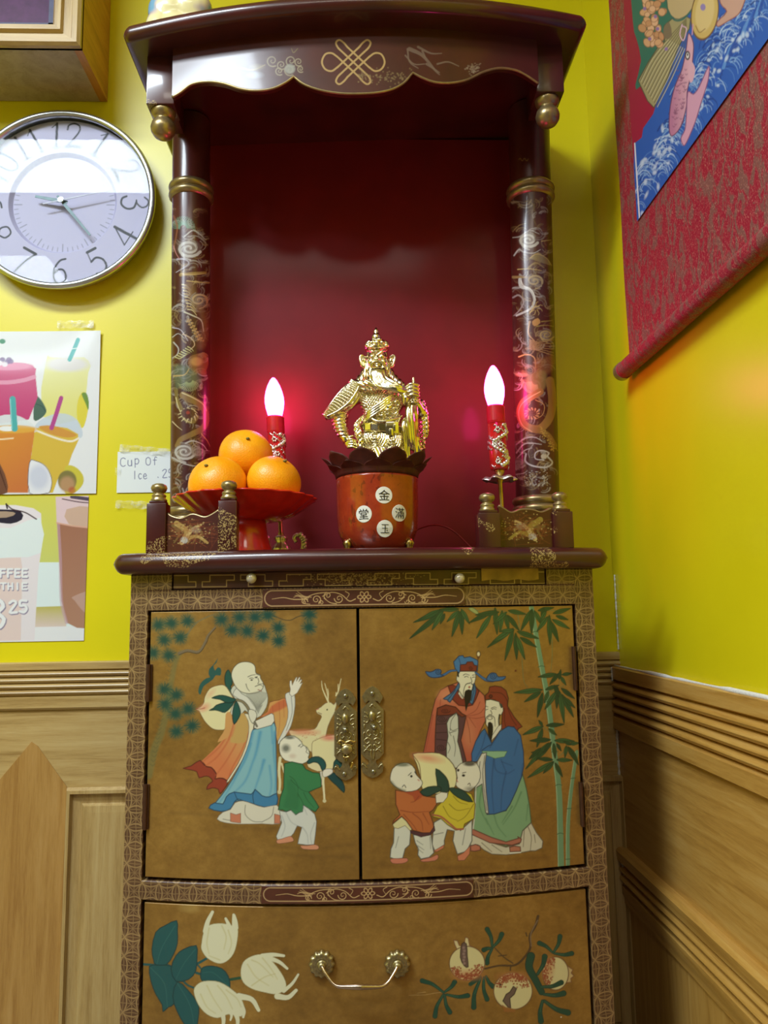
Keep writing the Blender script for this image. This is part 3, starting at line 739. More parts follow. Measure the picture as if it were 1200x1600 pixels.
for k in range(260):      # curling waves
    t = rr.random(); x = 170+900*t; y = 1480-1300*t-rr.random()*520*(.35+t); r = 22+70*rr.random()
    if y < -60: continue
    c = rr.choice([(120, 168, 226), (178, 206, 238), (30, 74, 172), (86, 140, 216), (24, 62, 150)])
    a0 = rr.random()*1.2+3.0
    A.st([(x+r*math.cos(a0+q*.32), y+r*1.3*math.sin(a0+q*.32)) for q in range(8)], 5+7*rr.random(), c, 3, sm=0, a=.9)
    if k % 2: A.st([(x+r*.7*math.cos(a0+q*.32), y+r*.9*math.sin(a0+q*.32)) for q in range(8)], 4, (150, 190, 234), 2, sm=0, a=.8)
for k in range(12):
    A.st([(700+k*28, 560-k*44), (760+k*26, 400-k*40), (850+k*24, 320-k*38)], 22, rr.choice([(36, 92, 200), (92, 150, 224), (28, 76, 176)]), 8, a=.8)
for k in range(55):       # foam
    t = rr.random(); x = 190+760*t; y = 1250-1150*t+rr.gauss(0, 120)
    if y > 1500-1.25*(x-170)+60: continue
    A.el(x, y, 6+7*rr.random(), 9+18*rr.random(), (196, 216, 240), .8, 10, rr.random()*.8)
A.poly('130,-300 128,150 150,260 185,420 145,590 180,600 330,310 420,160 430,-300', (44, 116, 98), 2)
A.poly('350,290 345,180 400,130 470,100 530,130 520,200 440,330 370,540 275,748 230,700 165,560 230,440 320,300', (166, 154, 106), 1, line=(80, 80, 60))
for k in range(9): A.st([(180+k*14, 560+k*22), (262+k*16, 400+k*18), (370+k*14, 270+k*8), (500, 130+k*10)], 5, (92, 86, 60), a=.85)
for k in range(9): A.st([(186+k*14, 566+k*22), (268+k*16, 406+k*18), (376+k*14, 276+k*8)], 3, (206, 196, 150), a=.85)
A.poly('340,200 380,150 400,250 350,270', (128, 110, 86), 2)
for k in range(44):
    x, y = 190+rr.random()*160, -60+rr.random()*400
    if x > 330 and y > 120: continue
    A.el(x, y, 20+12*rr.random(), 17+9*rr.random(), rr.choice([(222, 166, 118), (230, 178, 136), (206, 146, 100)]), 1, 5, rr.random()*3, line=(150, 90, 60), lw=.8)
for x, y in [(285, 115), (245, 270), (210, 60), (360, 340), (300, 200)]: A.el(x, y, 12, 12, (150, 110, 180), 1, 5)
A.poly('380,-100 370,60 420,130 480,120 540,60 560,-100', (196, 170, 120), 2, line=(60, 90, 80)); A.st('370,80 420,140 480,130 545,60', 12, (50, 110, 100))
A.el(628, 90, 92, 185, (208, 176, 96), line=(120, 80, 40), lw=1.6, rot=.14); A.el(628, 80, 64, 140, (222, 196, 130), .8, 10, .14); A.el(615, 50, 18, 24, (150, 130, 190)); A.st('565,180 590,225 630,200', 5, (140, 96, 50))
A.poly('740,-100 920,-100 900,20 860,100 790,145 720,185 715,150 780,80 735,20', (204, 158, 138), 3, line=(150, 80, 70))
A.poly('515,230 548,300 545,400 530,520 505,640 500,740 460,880 400,945 380,890 388,740 420,600 470,480 500,330', (190, 120, 158), 3, line=(110, 60, 100), grad=((400, 600), (520, 600), (222, 168, 186)))
for k in range(60):
    y = 480+rr.random()*400; x = 440-(y-480)*.1+rr.random()*70; A.st([(x-7, y), (x, y+7), (x+7, y)], 2, (130, 70, 110), sm=0, a=.7)
A.poly('510,640 548,655 590,600 655,460 650,560 600,720 560,850 505,980 480,1010 462,960 490,900 500,800', (214, 156, 186), 3, line=(140, 80, 130))
A.poly('520,420 560,470 545,560 520,560', (222, 170, 190), 3); A.el(508, 385, 14, 26, (232, 222, 220), line=(30, 20, 30)); A.el(508, 380, 5, 9, (20, 20, 20))
A.st('470,170 455,240 480,280 500,200 470,180', 8, (222, 176, 200)); A.st('540,240 545,170', 8, (210, 150, 180))
A.poly('96,0 108,0 182,1530 172,1535', (235, 236, 240), 0, a=.0)
A.st([(141, 995), (175, 1532)], 9, (228, 230, 236), sm=0)
A.apply(art)
MB().tube([(XS-.010, sy1+.004-t*(sy1-sy0+.008)/8, sz0-.006) for t in range(9)], .0155, 22).build('roller', M_BROC, scr, auto=40)
e = MB()
e.tube([(XS-.010, sy1+.022, sz0-.006), (XS-.010, sy1+.018, sz0-.006), (XS-.010, sy1+.003, sz0-.006)], [.0150, .0168, .0168], 22)
e.build('roller_cap', M_ROLLCAP, scr, auto=40)
# ------------------------------------------------------------------ the altar cabinet
cab = empty('altar_cabinet', (.011, 1.36, 0), 'tall maroon lacquer altar cabinet with dragon columns and gilded doors painted with robed elders', 'cabinet')
Y0 = 1.155; CL, CRt = -.349, .371
XSW = np.linspace
def bowed(name, x0, x1, z0, z1, yf, mat, depth=.02, n=24, par=None, bev=.0012, label=None):
    """curved board whose face follows the bow of the cabinet at offset yf"""
    def fn(x):
        y = bowy(x, Y0+yf); return [(y+bev, z0), (y, z0+bev), (y, z1-bev), (y+bev, z1), (y+depth, z1), (y+depth, z0)]
    return MB().sweep(np.linspace(x0, x1, n), fn).build(name, mat, par or cab, auto=40, label=label)
# carcass
MB().box(CL, CL+.018, 1.225, 1.545, .0, .921).build('side_panel', M_LAC, cab)
MB().box(CRt-.018, CRt, 1.225, 1.545, .0, .921).build('side_panel', M_LAC, cab)
MB().box(CL+.018, CRt-.018, 1.53, 1.545, .0, .921).build('rear_panel', M_LAC, cab)
bowed('inner_board', CL+.019, CRt-.019, .10, .90, .030, M_GAP, .004)
bowed('corner_post', CL, -.3205, .0, .921, -.0005, M_LAT, .03, 4); bowed('corner_post', .3395, CRt, .0, .921, -.0005, M_LAT, .03, 4)
# rail with the coin lattice, its brown cartouche and scrollwork
def painted_bow(name, x0, x1, z0, z1, yf, mat, pitch, par=None, thick=.0012, n=None):
    nu, nv = int((x1-x0)/pitch), int((z1-z0)/pitch)
    V, Fc = grid(lambda U, W: (U, bowy(U, Y0+yf), W), np.linspace(x0, x1, nu), np.linspace(z0, z1, nv))
    # rim: a thin skirt so the sheet has an edge
    I = np.arange(nu*nv).reshape(nu, nv); ring = np.concatenate([I[:, 0], I[-1, 1:], I[-2::-1, -1], I[0, -2:0:-1]])
    S = V[ring]+np.array([0, thick, 0]); k = len(ring); j = np.arange(k)+len(V)
    F2 = np.stack([ring, j, np.roll(j, -1), np.roll(ring, -1)], -1)
    V = np.concatenate([V, S]); Fc = np.concatenate([Fc, F2])
    o = mesh(name, V, Fc, mat, par or cab, smooth=True)
    return o, V
bowed('rail', CL+.029, .339, .8655, .896, -.0005, M_LAT, .03, 24)
bowed('rail', -.3205, .3395, .4475, .4745, -.0005, M_LAT, .03, 24)
LN = (196, 158, 104)
def scrollwork(A, cx, cy, L):
    """mirror-symmetrical arabesque about a six-petalled flower"""
    for k in range(6):
        a = k*math.pi/3; A.el(cx+5.2*math.cos(a)*1.25, cy+5.0*math.sin(a), 3.9, 2.7, (90, 40, 30), 1, .6, a, line=LN, lw=1.3)
    A.el(cx, cy, 2.2, 2.0, (60, 26, 20), line=LN, lw=1.2)
    for s_ in (-1, 1):
        X = lambda v: cx+s_*v*L/150
        A.st([(X(14), cy+3), (X(24), cy+6), (X(36), cy-4), (X(52), cy-8), (X(66), cy-2)], 1.5, LN, 1.3)
        A.spiral(X(40), cy+2, 7.5, 1.4, 1.5, LN, 0 if s_ > 0 else math.pi, s_)
        A.spiral(X(58), cy-3, 6.5, 1.4, 1.5, LN, 2, -s_)
        A.st([(X(30), cy-9), (X(24), cy-5), (X(28), cy+2)], 1.3, LN, .8)
        A.st([(X(44), cy+10), (X(54), cy+8), (X(64), cy+1)], 1.5, LN, 1.)
        A.spiral(X(76), cy+3, 7.5, 1.5, 1.5, LN, 1, s_); A.spiral(X(68), cy+8, 4, 1.2, 1.3, LN, 3, -s_)
        A.st([(X(60), cy-8), (X(78), cy-6), (X(92), cy+0), (X(96), cy+8), (X(86), cy+10)], 1.5, LN, 1.)
        A.spiral(X(95), cy+6, 5.5, 1.3, 1.5, LN, 0, s_)
        for q in range(4): A.st([(X(84+q*4), cy-1+q), (X(96+q*3), cy-3), (X(106+q*2), cy-10+q*3)], 1.2, LN, .6)
        A.st([(X(90), cy+2), (X(112), cy+2), (X(128), cy-1), (X(146), cy+1)], 1.8, LN, .8)
def cartouche(xa, xb, z0, z1, pyc, pxc, L):
    o, V = painted_bow('rail_cartouche', xa, xb, z0, z1, -.0018, M_RAILP, .0006)
    A = Art(V); A.soft = .7
    c0 = np.array(proj(np.array([[xa, bowy(xa, Y0), (z0+z1)/2], [xb, bowy(xb, Y0), (z0+z1)/2], [(xa+xb)/2, bowy(0, Y0), (z0+z1)/2]])))
    cx, cy = c0[0, 2], c0[1, 2]
    # painted coordinates: follow the bow by shifting with x
    A.y = A.y-((A.x-cx)**2*((c0[1, 0]+c0[1, 1])/2-cy)/((c0[0, 1]-c0[0, 0])/2)**2+(A.x-cx)*(c0[1, 1]-c0[1, 0])/(c0[0, 1]-c0[0, 0]))
    scrollwork(A, cx, cy, L)
    h = (z1-z0)*FPX/Y0/2-2; wd = (c0[0, 1]-c0[0, 0])/2-2
    q = [(cx-wd+h, cy-h), (cx+wd-h, cy-h)]+[(cx+wd-h+h*math.sin(t), cy-h*math.cos(t)) for t in np.linspace(.2, 2.9, 8)]+[(cx+wd-h, cy+h), (cx-wd+h, cy+h)]+[(cx-wd+h-h*math.sin(t), cy+h*math.cos(t)) for t in np.linspace(.2, 2.9, 8)]
    A.st(q+[q[0]], 2.0, (176, 140, 96), sm=0)
    # outside the rounded ends the lattice ground goes on
    A.apply(o)
cartouche(-.142, .162, .8675, .8945, 0, 0, 148)
cartouche(-.142, .162, .4490, .4730, 0, 0, 148)
# slim drawer under the worktop: key fret in gold, two knobs, a strip of masking tape
bowed('top_rail', CL+.029, -.283, .896, .921, -.0005, M_LAT, .03, 4); bowed('top_rail', .293, .339, .896, .921, -.0005, M_LAT, .03, 4)
dr0, V = painted_bow('slim_drawer', -.281, .291, .8975, .9205, .0025, M_RAILP, .0006, thick=.02)
A = Art(V); A.soft = .7
yb = lambda x: 905.5-.010*(x-560)+.0000*(x-560)**2
def F(pts): A.st([(x, yb(x)+dy) for x, dy in pts], 1.7, (176, 142, 92), sm=0)
for k in range(5):
    for s_ in (-1, 1):
        x = 560+s_*(12+k*60)
        F([(x+s_*2, -9), (x+s_*40, -9), (x+s_*40, 1), (x+s_*52, 1), (x+s_*52, 9), (x+s_*14, 9), (x+s_*14, -1), (x+s_*2, -1), (x+s_*2, -9)] if k % 2 else
          [(x+s_*14, -9), (x+s_*52, -9), (x+s_*52, -1), (x+s_*40, -1), (x+s_*40, 9), (x+s_*2, 9), (x+s_*2, 1), (x+s_*14, 1), (x+s_*14, -9)])
rr = random.Random(3)
for k in range(420):
    x = 560+rr.gauss(0, 1)*36; A.el(x, yb(x)+rr.uniform(-10, 10), .5+rr.random(), .5+rr.random()*.6, (182, 150, 92), .6, .6)
A.apply(dr0)
for px in (394, 717):
    p = bow(px, 904, Y0-.002)
    MB().tube([(p[0], p[1]+.004, p[2]), (p[0], p[1]-.004, p[2])], .0035, 12).ell((p[0], p[1]-.009, p[2]), (.0078, .0065, .0078), 20).build('knob', M_PEARL, dr0, smooth=True)
# tape
a, b = bow(752, 885, Y0), bow(842, 905, Y0)
xs_ = np.linspace(a[0], b[0], 12)
q = MB().sweep(xs_, lambda x: [(bowy(x, Y0+.0012), b[2]-.001+.0012*math.sin(x*160)), (bowy(x, Y0+.0008), a[2]), (bowy(x, Y0+.0018), a[2]), (bowy(x, Y0+.0022), b[2]-.001+.0012*math.sin(x*160))])
q.build('masking_tape_strip', M_MASK, dr0)

# worktop with a rounded nose all round
def topfn(x0, x1, zb, zt, yfront, yback, r):
    zc = (zb+zt)/2; h = (zt-zb)/2
    def fn(x):
        e = min(x-x0, x1-x); k = 1.0
        if e < r: k = math.sqrt(max(0., 1-(1-e/r)**2))
        k = max(k, .22); y = bowy(x, yfront)+(1-k)*r*.8; hh = h*k
        pts = [(yback, zc+hh)]
        for i in range(9):
            a = math.pi/2+math.pi*i/8; pts.append((y+h*.95+h*.95*math.cos(a), zc+hh*math.sin(a)))
        pts.append((yback, zc-hh)); return pts
    return fn
def xsamp(x0, x1, r): return np.concatenate([x0+r*(1-np.cos(np.linspace(0, math.pi/2, 8))), np.linspace(x0+r, x1-r, 30)[1:-1], x1-r*(1-np.cos(np.linspace(math.pi/2, 0, 8)))])
x0, x1 = -.372, .392
MB().sweep(xsamp(x0, x1, .016), topfn(x0, x1, .921, .953, 1.124, 1.545, .016)).build('worktop', M_LACG, cab, auto=50)
ZT = .953

# doors -----------------------------------------------------------------
PIT = .00082
def door_panel(x0, x1, z0, z1):
    o, V = painted_bow('door', x0, x1, z0, z1, .0018, M_LEAF, PIT, thick=.018)
    A = Art(V); A.soft = .95; return o, A
dl, A = door_panel(-.3155, -.0022, .4795, .8635)
INK = (52, 50, 44)
A.fr(220, 940, 3.4286)
A.st('40,930 70,800 110,700 135,600 160,450 185,330 215,270', 46, (112, 112, 64), 22, .65, soft=4)
for k in range(26): A.st([(50+k*4.4, 870-k*24), (64+k*4.4, 880-k*24), (76+k*4.2, 868-k*24)], 3, (76, 80, 52), a=.5)
A.st('205,278 250,262 310,268 345,215 360,180 400,135', 17, (122, 104, 78), 7); A.st('205,286 250,270 312,276 352,220 366,185 402,142', 3, (66, 54, 40)); A.st('240,190 290,120 350,85 400,66', 12, (118, 110, 76), 6, .7)
A.st('690,62 750,92 800,100 850,78 930,68', 5, (84, 66, 40))
nd = random.Random(2)
def pine(cx, cy, r=40, a=.9):
    A.el(cx, cy, r, r*.9, (28, 92, 72), a*.62, r*.9)
    for k in range(30):
        t = 2*math.pi*(k+nd.random())/30; q = r*(.85+.35*nd.random())
        A.st([(cx, cy), (cx+q*math.cos(t), cy+q*.92*math.sin(t))], 5.5, (20, 78, 66), 1.6, a, 0)
    A.el(cx, cy, r*.4, r*.36, (18, 70, 62), .6, r*.4)
for p in [(95, 125), (165, 115), (250, 105), (125, 205), (210, 192), (66, 275), (150, 288), (433, 95), (530, 85), (612, 84), (682, 74), (490, 152), (570, 158), (655, 182), (737, 140), (738, 210), (903, 68), (900, 138), (125, 470), (190, 500), (130, 550), (255, 575), (185, 602), (275, 665), (190, 697)]: pine(*p)
for x0_, y0_, x1_, y1_ in [(150, 1130, 560, 1160), (450, 1205, 960, 1215), (700, 1310, 1140, 1300), (960, 1110, 1150, 1140), (250, 960, 520, 990), (700, 1350, 1130, 1370)]:
    A.st([(x0_, y0_), ((x0_+x1_)/2, y0_+12), (x1_, y1_)], 10, (96, 62, 24), 26, .35, soft=8)
# cape
A.poly('500,560 482,660 440,740 330,850 296,868 350,890 375,895 405,925 400,955 470,965 505,905 560,805 600,700 590,640 560,600 530,585', (206, 160, 92), 2, grad=((560, 650), (380, 800), (214, 120, 70)))
A.poly('228,893 270,880 318,850 350,882 378,888 405,922 398,950 420,945 445,950 468,966 450,1000 424,1030 415,1006 385,998 353,1006 362,980 385,962 365,938 340,936 312,944 300,912 268,902', (156, 58, 38), 2, line=(96, 30, 22))
for s_ in ['500,640 470,740 410,830 345,882', '545,640 520,740 460,850 402,930', '580,700 540,800 490,890 468,955', '470,700 420,780 330,860']: A.st(s_, 9, (196, 90, 52), 5, .75, soft=2.5)
A.st('318,852 350,884 378,890 404,922', 2.5, (90, 34, 24)); A.st('404,948 440,946 468,966', 2.5, (90, 34, 24))
A.poly('555,600 590,612 606,660 590,735 565,810 510,905 470,965 462,960 520,870 560,780 578,700 575,640', (224, 216, 186), 2, line=INK, lw=.8)
A.fr(290, 1010, 8)
A.poly('400,150 375,190 345,230 295,285 288,350 305,385 260,398 205,440 170,500 158,570 182,605 200,560 225,500 285,455 345,410 375,362 430,365 445,330 440,275 400,262 372,300 355,275 350,240 385,205', (34, 90, 84), 2)
A.poly('530,295 498,345 490,430 512,520 568,615 578,560 562,500 582,470 578,380 555,325', (32, 88, 76), 3, line=(18, 56, 50))
A.poly('130,785 190,755 228,700 240,630 300,530 400,488 490,490 560,585 610,690 580,800 520,850 500,940 492,1032 430,1045 340,1030 250,950 195,860 168,805', (222, 212, 158), 3, line=(120, 80, 50), lw=.9)
A.el(235, 765, 66, 40, (226, 140, 112), .7, 50, -.5); A.el(315, 590, 60, 26, (226, 158, 124), .5, 40, -.8); A.st('130,780 190,782 240,768', 5, (170, 70, 60))
A.poly('565,545 620,480 700,560 860,560 960,450 1010,560 1030,650 1010,760 940,870 880,900 880,960 835,960 800,860 740,800 690,860 600,860 560,840 590,740 640,690 585,610', (204, 204, 186), 2, line=(90, 88, 78), lw=.9)
A.poly('590,600 640,520 700,590 800,650 880,760 860,850 790,800 700,690 640,640', (214, 212, 198), 2, line=(90, 88, 78), lw=.8)
A.poly('740,192 820,205 868,250 878,330 928,355 938,400 972,462 960,530 900,575 800,590 700,570 630,510 590,430 573,350 600,270 660,212', (222, 217, 188), 3, line=(84, 80, 66), lw=1.1)
for s_ in ['780,380 820,362 872,352', '885,345 925,362', '905,400 915,440 905,470 975,466', '800,400 830,395 850,402', '868,386 900,378', '870,500 930,480 965,500', '755,470 770,520 800,560']: A.st(s_, 6, (70, 70, 62), 4)
A.el(826, 420, 14, 9, (40, 40, 40)); A.el(884, 388, 13, 9, (40, 40, 40)); A.st('905,540 950,560', 10, (160, 90, 70))
for k in range(20):
    x = 760+k*13; A.st([(x, 560+abs(k-12)*3), (x+20-k, 640), (880-k*1.2+k*4, 780-k*2), (905+k*3, 840-k*6)], 4.5, (130, 130, 118), 2, .65)
A.poly('500,850 540,820 570,840 590,960 560,1060 520,1140 400,1200 440,1120 490,1030', (208, 150, 84), 2)
A.poly('660,850 740,850 780,960 770,1100 740,1200 560,1200 600,1080 640,960', (196, 156, 84), 2); A.st('590,900 610,1000 580,1120', 10, (200, 100, 60), 6, .6, soft=4)
A.poly('330,645 420,612 500,618 580,645 645,668 600,690 560,722 490,695 430,662', (26, 84, 76), 2, line=(12, 50, 46))
A.poly('298,800 350,770 385,735 480,705 560,705 608,692 560,765 490,825 430,810 370,795', (26, 84, 76), 2, line=(12, 50, 46))
A.poly('632,685 668,750 686,830 660,900 608,972 588,900 590,810 606,740', (28, 88, 80), 2, line=(12, 50, 46))
A.st('640,668 710,690 765,745 805,825', 34, (70, 62, 44), 40); A.st('640,668 710,690 765,745 805,825', 22, (136, 124, 92), 26)
A.poly('790,790 860,800 890,850 880,900 850,960 820,940 790,870', (216, 212, 192), 2, line=INK, lw=.9)
A.fr(220, 940, 3.4286)
A.poly('640,618 678,590 690,540 740,528 772,518 792,560 796,640 772,710 738,760 722,700 712,622', (210, 150, 78), 2, grad=((760, 520), (730, 720), (206, 158, 84)), line=(130, 60, 40), lw=.8)
A.poly('640,618 680,592 700,560 770,520 785,560 700,600', (202, 84, 52), 2, a=.75, soft=3)
for s_ in ['705,560 712,620', '740,540 745,640 735,720', '765,530 768,620']: A.st(s_, 4, (176, 80, 50), 2, .6)
A.poly('775,495 800,485 822,490 826,560 812,640 792,692 745,760 735,748 778,660 790,590 778,530', (214, 214, 204), 2, line=(110, 110, 110), lw=.8)
A.st('806,510 810,600 780,690', 3, (150, 150, 150))
A.fr(420, 1050, 5.52)
A.poly('182,75 196,72 203,112 214,85 236,44 245,46 238,80 262,42 272,48 258,85 277,62 286,70 270,100 292,90 270,135 245,180 200,212 178,190 186,150 178,110', (228, 222, 204), 1, line=(110, 100, 90), lw=.8)
A.fr(220, 940, 3.4286)
# robe
A.poly('600,688 630,680 715,650 722,720 726,850 728,1040 728,1088 660,1100 600,1082 545,1066 498,1074 480,1112 430,1124 365,1106 400,1078 460,1000 520,900 566,800 588,730', (126, 182, 196), 2, line=(40, 90, 120))
for s_, w__ in [('600,700 575,800 530,900 470,1010 410,1090', 12), ('640,700 620,800 600,860 560,960 500,1024', 16), ('660,850 640,920 610,1010', 16), ('718,700 712,800 722,920 718,1030', 12), ('690,880 700,980 690,1040', 8), ('590,760 560,850 500,950', 6), ('700,660 705,760', 9)]: A.st(s_, w__, (66, 146, 190), 4, .8, soft=4)
A.poly('365,1106 395,1078 440,1084 458,1046 500,1020 592,1032 612,1006 650,1040 690,1046 728,1028 728,1088 660,1100 600,1082 545,1066 520,1058 500,1076 480,1110 430,1124', (58, 128, 176), 2, line=(30, 70, 100))
A.st('500,1020 520,1062 545,1066', 3, (30, 70, 100)); A.st('612,1006 600,1040 606,1082', 3, (30, 70, 100))
A.poly('505,1078 548,1068 600,1084 660,1102 728,1090 750,1130 745,1190 650,1190 540,1192 500,1190 450,1184 408,1165 440,1128 480,1114', (214, 208, 190), 2, line=(120, 110, 100), lw=.8)
for s_ in ['560,1090 560,1140 600,1176 650,1180', '650,1180 700,1150 712,1100', '440,1165 480,1172 520,1168']: A.st(s_, 4, (140, 134, 122))
A.poly('480,1132 510,1142 535,1134 535,1186 500,1182 480,1178', (204, 120, 88), 0, line=(120, 70, 60), lw=.8); A.poly('716,1138 746,1145 746,1188 716,1188', (204, 120, 88), 0, line=(120, 70, 60), lw=.8)
A.poly('612,640 700,598 712,606 716,640 700,662 624,684 606,676', (222, 216, 198), 1, line=INK, lw=.9); A.st('610,645 622,668', 12, (120, 114, 96))
# deer, peach and child
A.fr(420, 1050, 5.52)
A.st('98,740 88,850 96,950 92,1030', 26, (220, 210, 162), 20); A.st('112,790 130,868', 16, (220, 210, 162), 10); A.el(92, 1035, 17, 18, (210, 198, 150))
A.poly('175,505 230,510 300,508 395,492 425,445 455,388 440,368 418,358 408,326 450,302 490,268 535,262 560,282 580,255 583,290 572,325 568,350 540,400 510,470 498,520 470,640 430,700 300,660 200,560', (220, 210, 160), 2, line=(130, 100, 70), lw=.9)
A.el(300, 520, 120, 24, (222, 130, 96), .75, 30); A.st('408,326 430,318', 8, (196, 110, 80)); A.el(503, 325, 7, 7, (30, 30, 30)); A.st('425,350 455,362', 3, (130, 90, 60))
for k in range(26): A.el(200+nd.random()*220, 520+nd.random()*80, 4, 4, (196, 110, 80), .6)
for s_, w__ in [('515,262 488,205 462,140 455,78', 15), ('512,250 506,190 486,110 482,98', 10), ('512,225 514,180 508,145', 9), ('578,205 600,165 612,110 624,58', 11), ('598,165 598,105', 8), ('580,205 580,175', 7)]: A.st(s_, w__, (222, 210, 160), 6)
A.poly('372,620 402,590 470,560 560,545 578,560 580,640 578,750 548,838 500,880 440,850 380,760', (222, 212, 158), 2, line=(120, 90, 60), lw=.8); A.el(520, 568, 60, 24, (224, 110, 96), .8, 30)
A.st('470,860 470,960 476,1040 480,1110', 22, (222, 212, 170), 16); A.el(480, 1112, 16, 16, (210, 198, 150)); A.st('450,860 455,970', 14, (206, 206, 196), 8)
A.poly('560,840 562,780 590,752 625,775 638,815 612,840 600,808 580,830', (26, 82, 78), 2, line=(12, 50, 46)); A.poly('505,900 560,868 620,920 652,985 648,1040 590,985', (24, 72, 74), 2, line=(12, 50, 46))
A.poly('90,655 98,600 150,556 220,552 280,600 292,628 330,650 352,700 340,735 345,760 290,792 220,782 140,762 100,712', (226, 222, 202), 2, line=(70, 70, 60), lw=1.1)
A.el(148, 658, 34, 32, (60, 70, 62), .8, 34); A.el(180, 566, 40, 14, (60, 70, 62), .8, 12); A.el(205, 725, 30, 20, (200, 170, 150), .5, 20)
for s_ in ['262,632 278,622', '276,650 296,634', '320,650 328,672 322,690 344,705', '255,640 270,640']: A.st(s_, 4, (50, 50, 46), 3)
A.poly('330,795 370,770 440,790 465,855 420,858 370,838 340,820', (222, 208, 160), 1, line=(130, 90, 60), lw=.8)
A.poly('332,772 370,738 430,730 475,760 492,800 485,835 462,852 445,812 420,782 380,778 345,792', (28, 84, 84), 2, line=(14, 50, 50))
A.poly('135,790 200,775 290,796 320,840 380,866 436,872 452,930 452,990 400,1010 345,1035 400,1110 432,1165 400,1206 345,1180 300,1148 296,1205 262,1212 232,1232 200,1210 190,1188 150,1206 120,1190 82,1188 100,1080 128,1000 130,900', (52, 128, 78), 1, line=(24, 70, 44))
A.poly('160,930 210,960 260,1080 250,1180 200,1180 130,1160 160,1050', (44, 114, 70), 2, a=.6, soft=4)
for s_, w__ in [('190,930 230,970 290,1020 345,1036', 8), ('180,900 220,930 250,990 250,1080', 7), ('300,1040 330,1100 390,1170', 6), ('250,1050 290,1120 300,1160', 5)]: A.st(s_, w__, (26, 84, 50), 3, .8)
A.poly('470,850 500,835 545,838 552,866 520,892 478,908 462,882', (224, 218, 204), 2, line=(110, 100, 90), lw=.8)
A.poly('92,1196 150,1208 190,1192 232,1234 262,1214 292,1205 300,1150 345,1180 395,1225 412,1290 402,1400 390,1488 330,1492 250,1482 258,1440 285,1340 245,1326 215,1390 170,1440 75,1446 64,1418 92,1350 112,1300', (206, 208, 202), 1, line=(100, 104, 104), lw=1.)
for s_, w__ in [('150,1215 190,1290 245,1326', 7), ('290,1340 330,1400 340,1480', 9), ('112,1240 140,1330 110,1420', 8), ('395,1300 360,1400 370,1480', 7), ('300,1160 330,1230', 4)]: A.st(s_, w__, (150, 156, 160), 3, .7, soft=2)
A.poly('68,1450 110,1440 185,1416 212,1440 205,1462 95,1480 70,1472', (214, 140, 104), 2, line=(130, 80, 60), lw=.8); A.poly('272,1498 330,1498 400,1488 432,1508 415,1532 330,1530 290,1524', (214, 140, 104), 2, line=(130, 80, 60), lw=.8)
A.apply(dl)

drr, A = door_panel(.0022, .3345, .4795, .8635)
A.fr(550, 940, 3.158)
G1, G2 = (104, 146, 106), (62, 100, 66)
A.st('1110,740 1082,930 1066,1110 1066,1325', 16, G1, 20)
A.st('885,30 930,290 965,480 1000,760 1022,950 1032,1325', 24, G1, 30)
A.st('876,30 921,290 956,480 990,760 1010,950 1018,1325', 4, (150, 180, 140)); A.st('1102,740 1074,930 1058,1110 1057,1325', 3, (150, 180, 140))
for x, y in [(935, 320), (968, 495), (1000, 740), (1020, 905), (1028, 1145), (905, 150)]: A.st([(x-16, y+3), (x, y-3), (x+16, y+1)], 4, G2)
for x, y in [(1072, 1020), (1066, 1270), (1092, 870)]: A.st([(x-12, y+2), (x+12, y)], 4, G2, sm=0)
A.fr(640, 940, 4.2857)
for s_ in ['720,60 740,200 755,420 765,530 790,575', '950,140 955,350 945,470', '440,60 560,50 700,80 830,70', '230,60 330,50 440,50', '930,60 1000,60', '600,180 690,190 740,150', '750,100 790,90', '1010,470 1000,560', '950,600 1040,560', '880,830 960,890', '1060,960 980,900', '1040,1000 980,1060']: A.st(s_, 5, (96, 124, 84), 3, .85)
A.poly('395,48 420,40 450,60 465,88 430,75', (150, 160, 90), 2, line=G2, lw=.8)
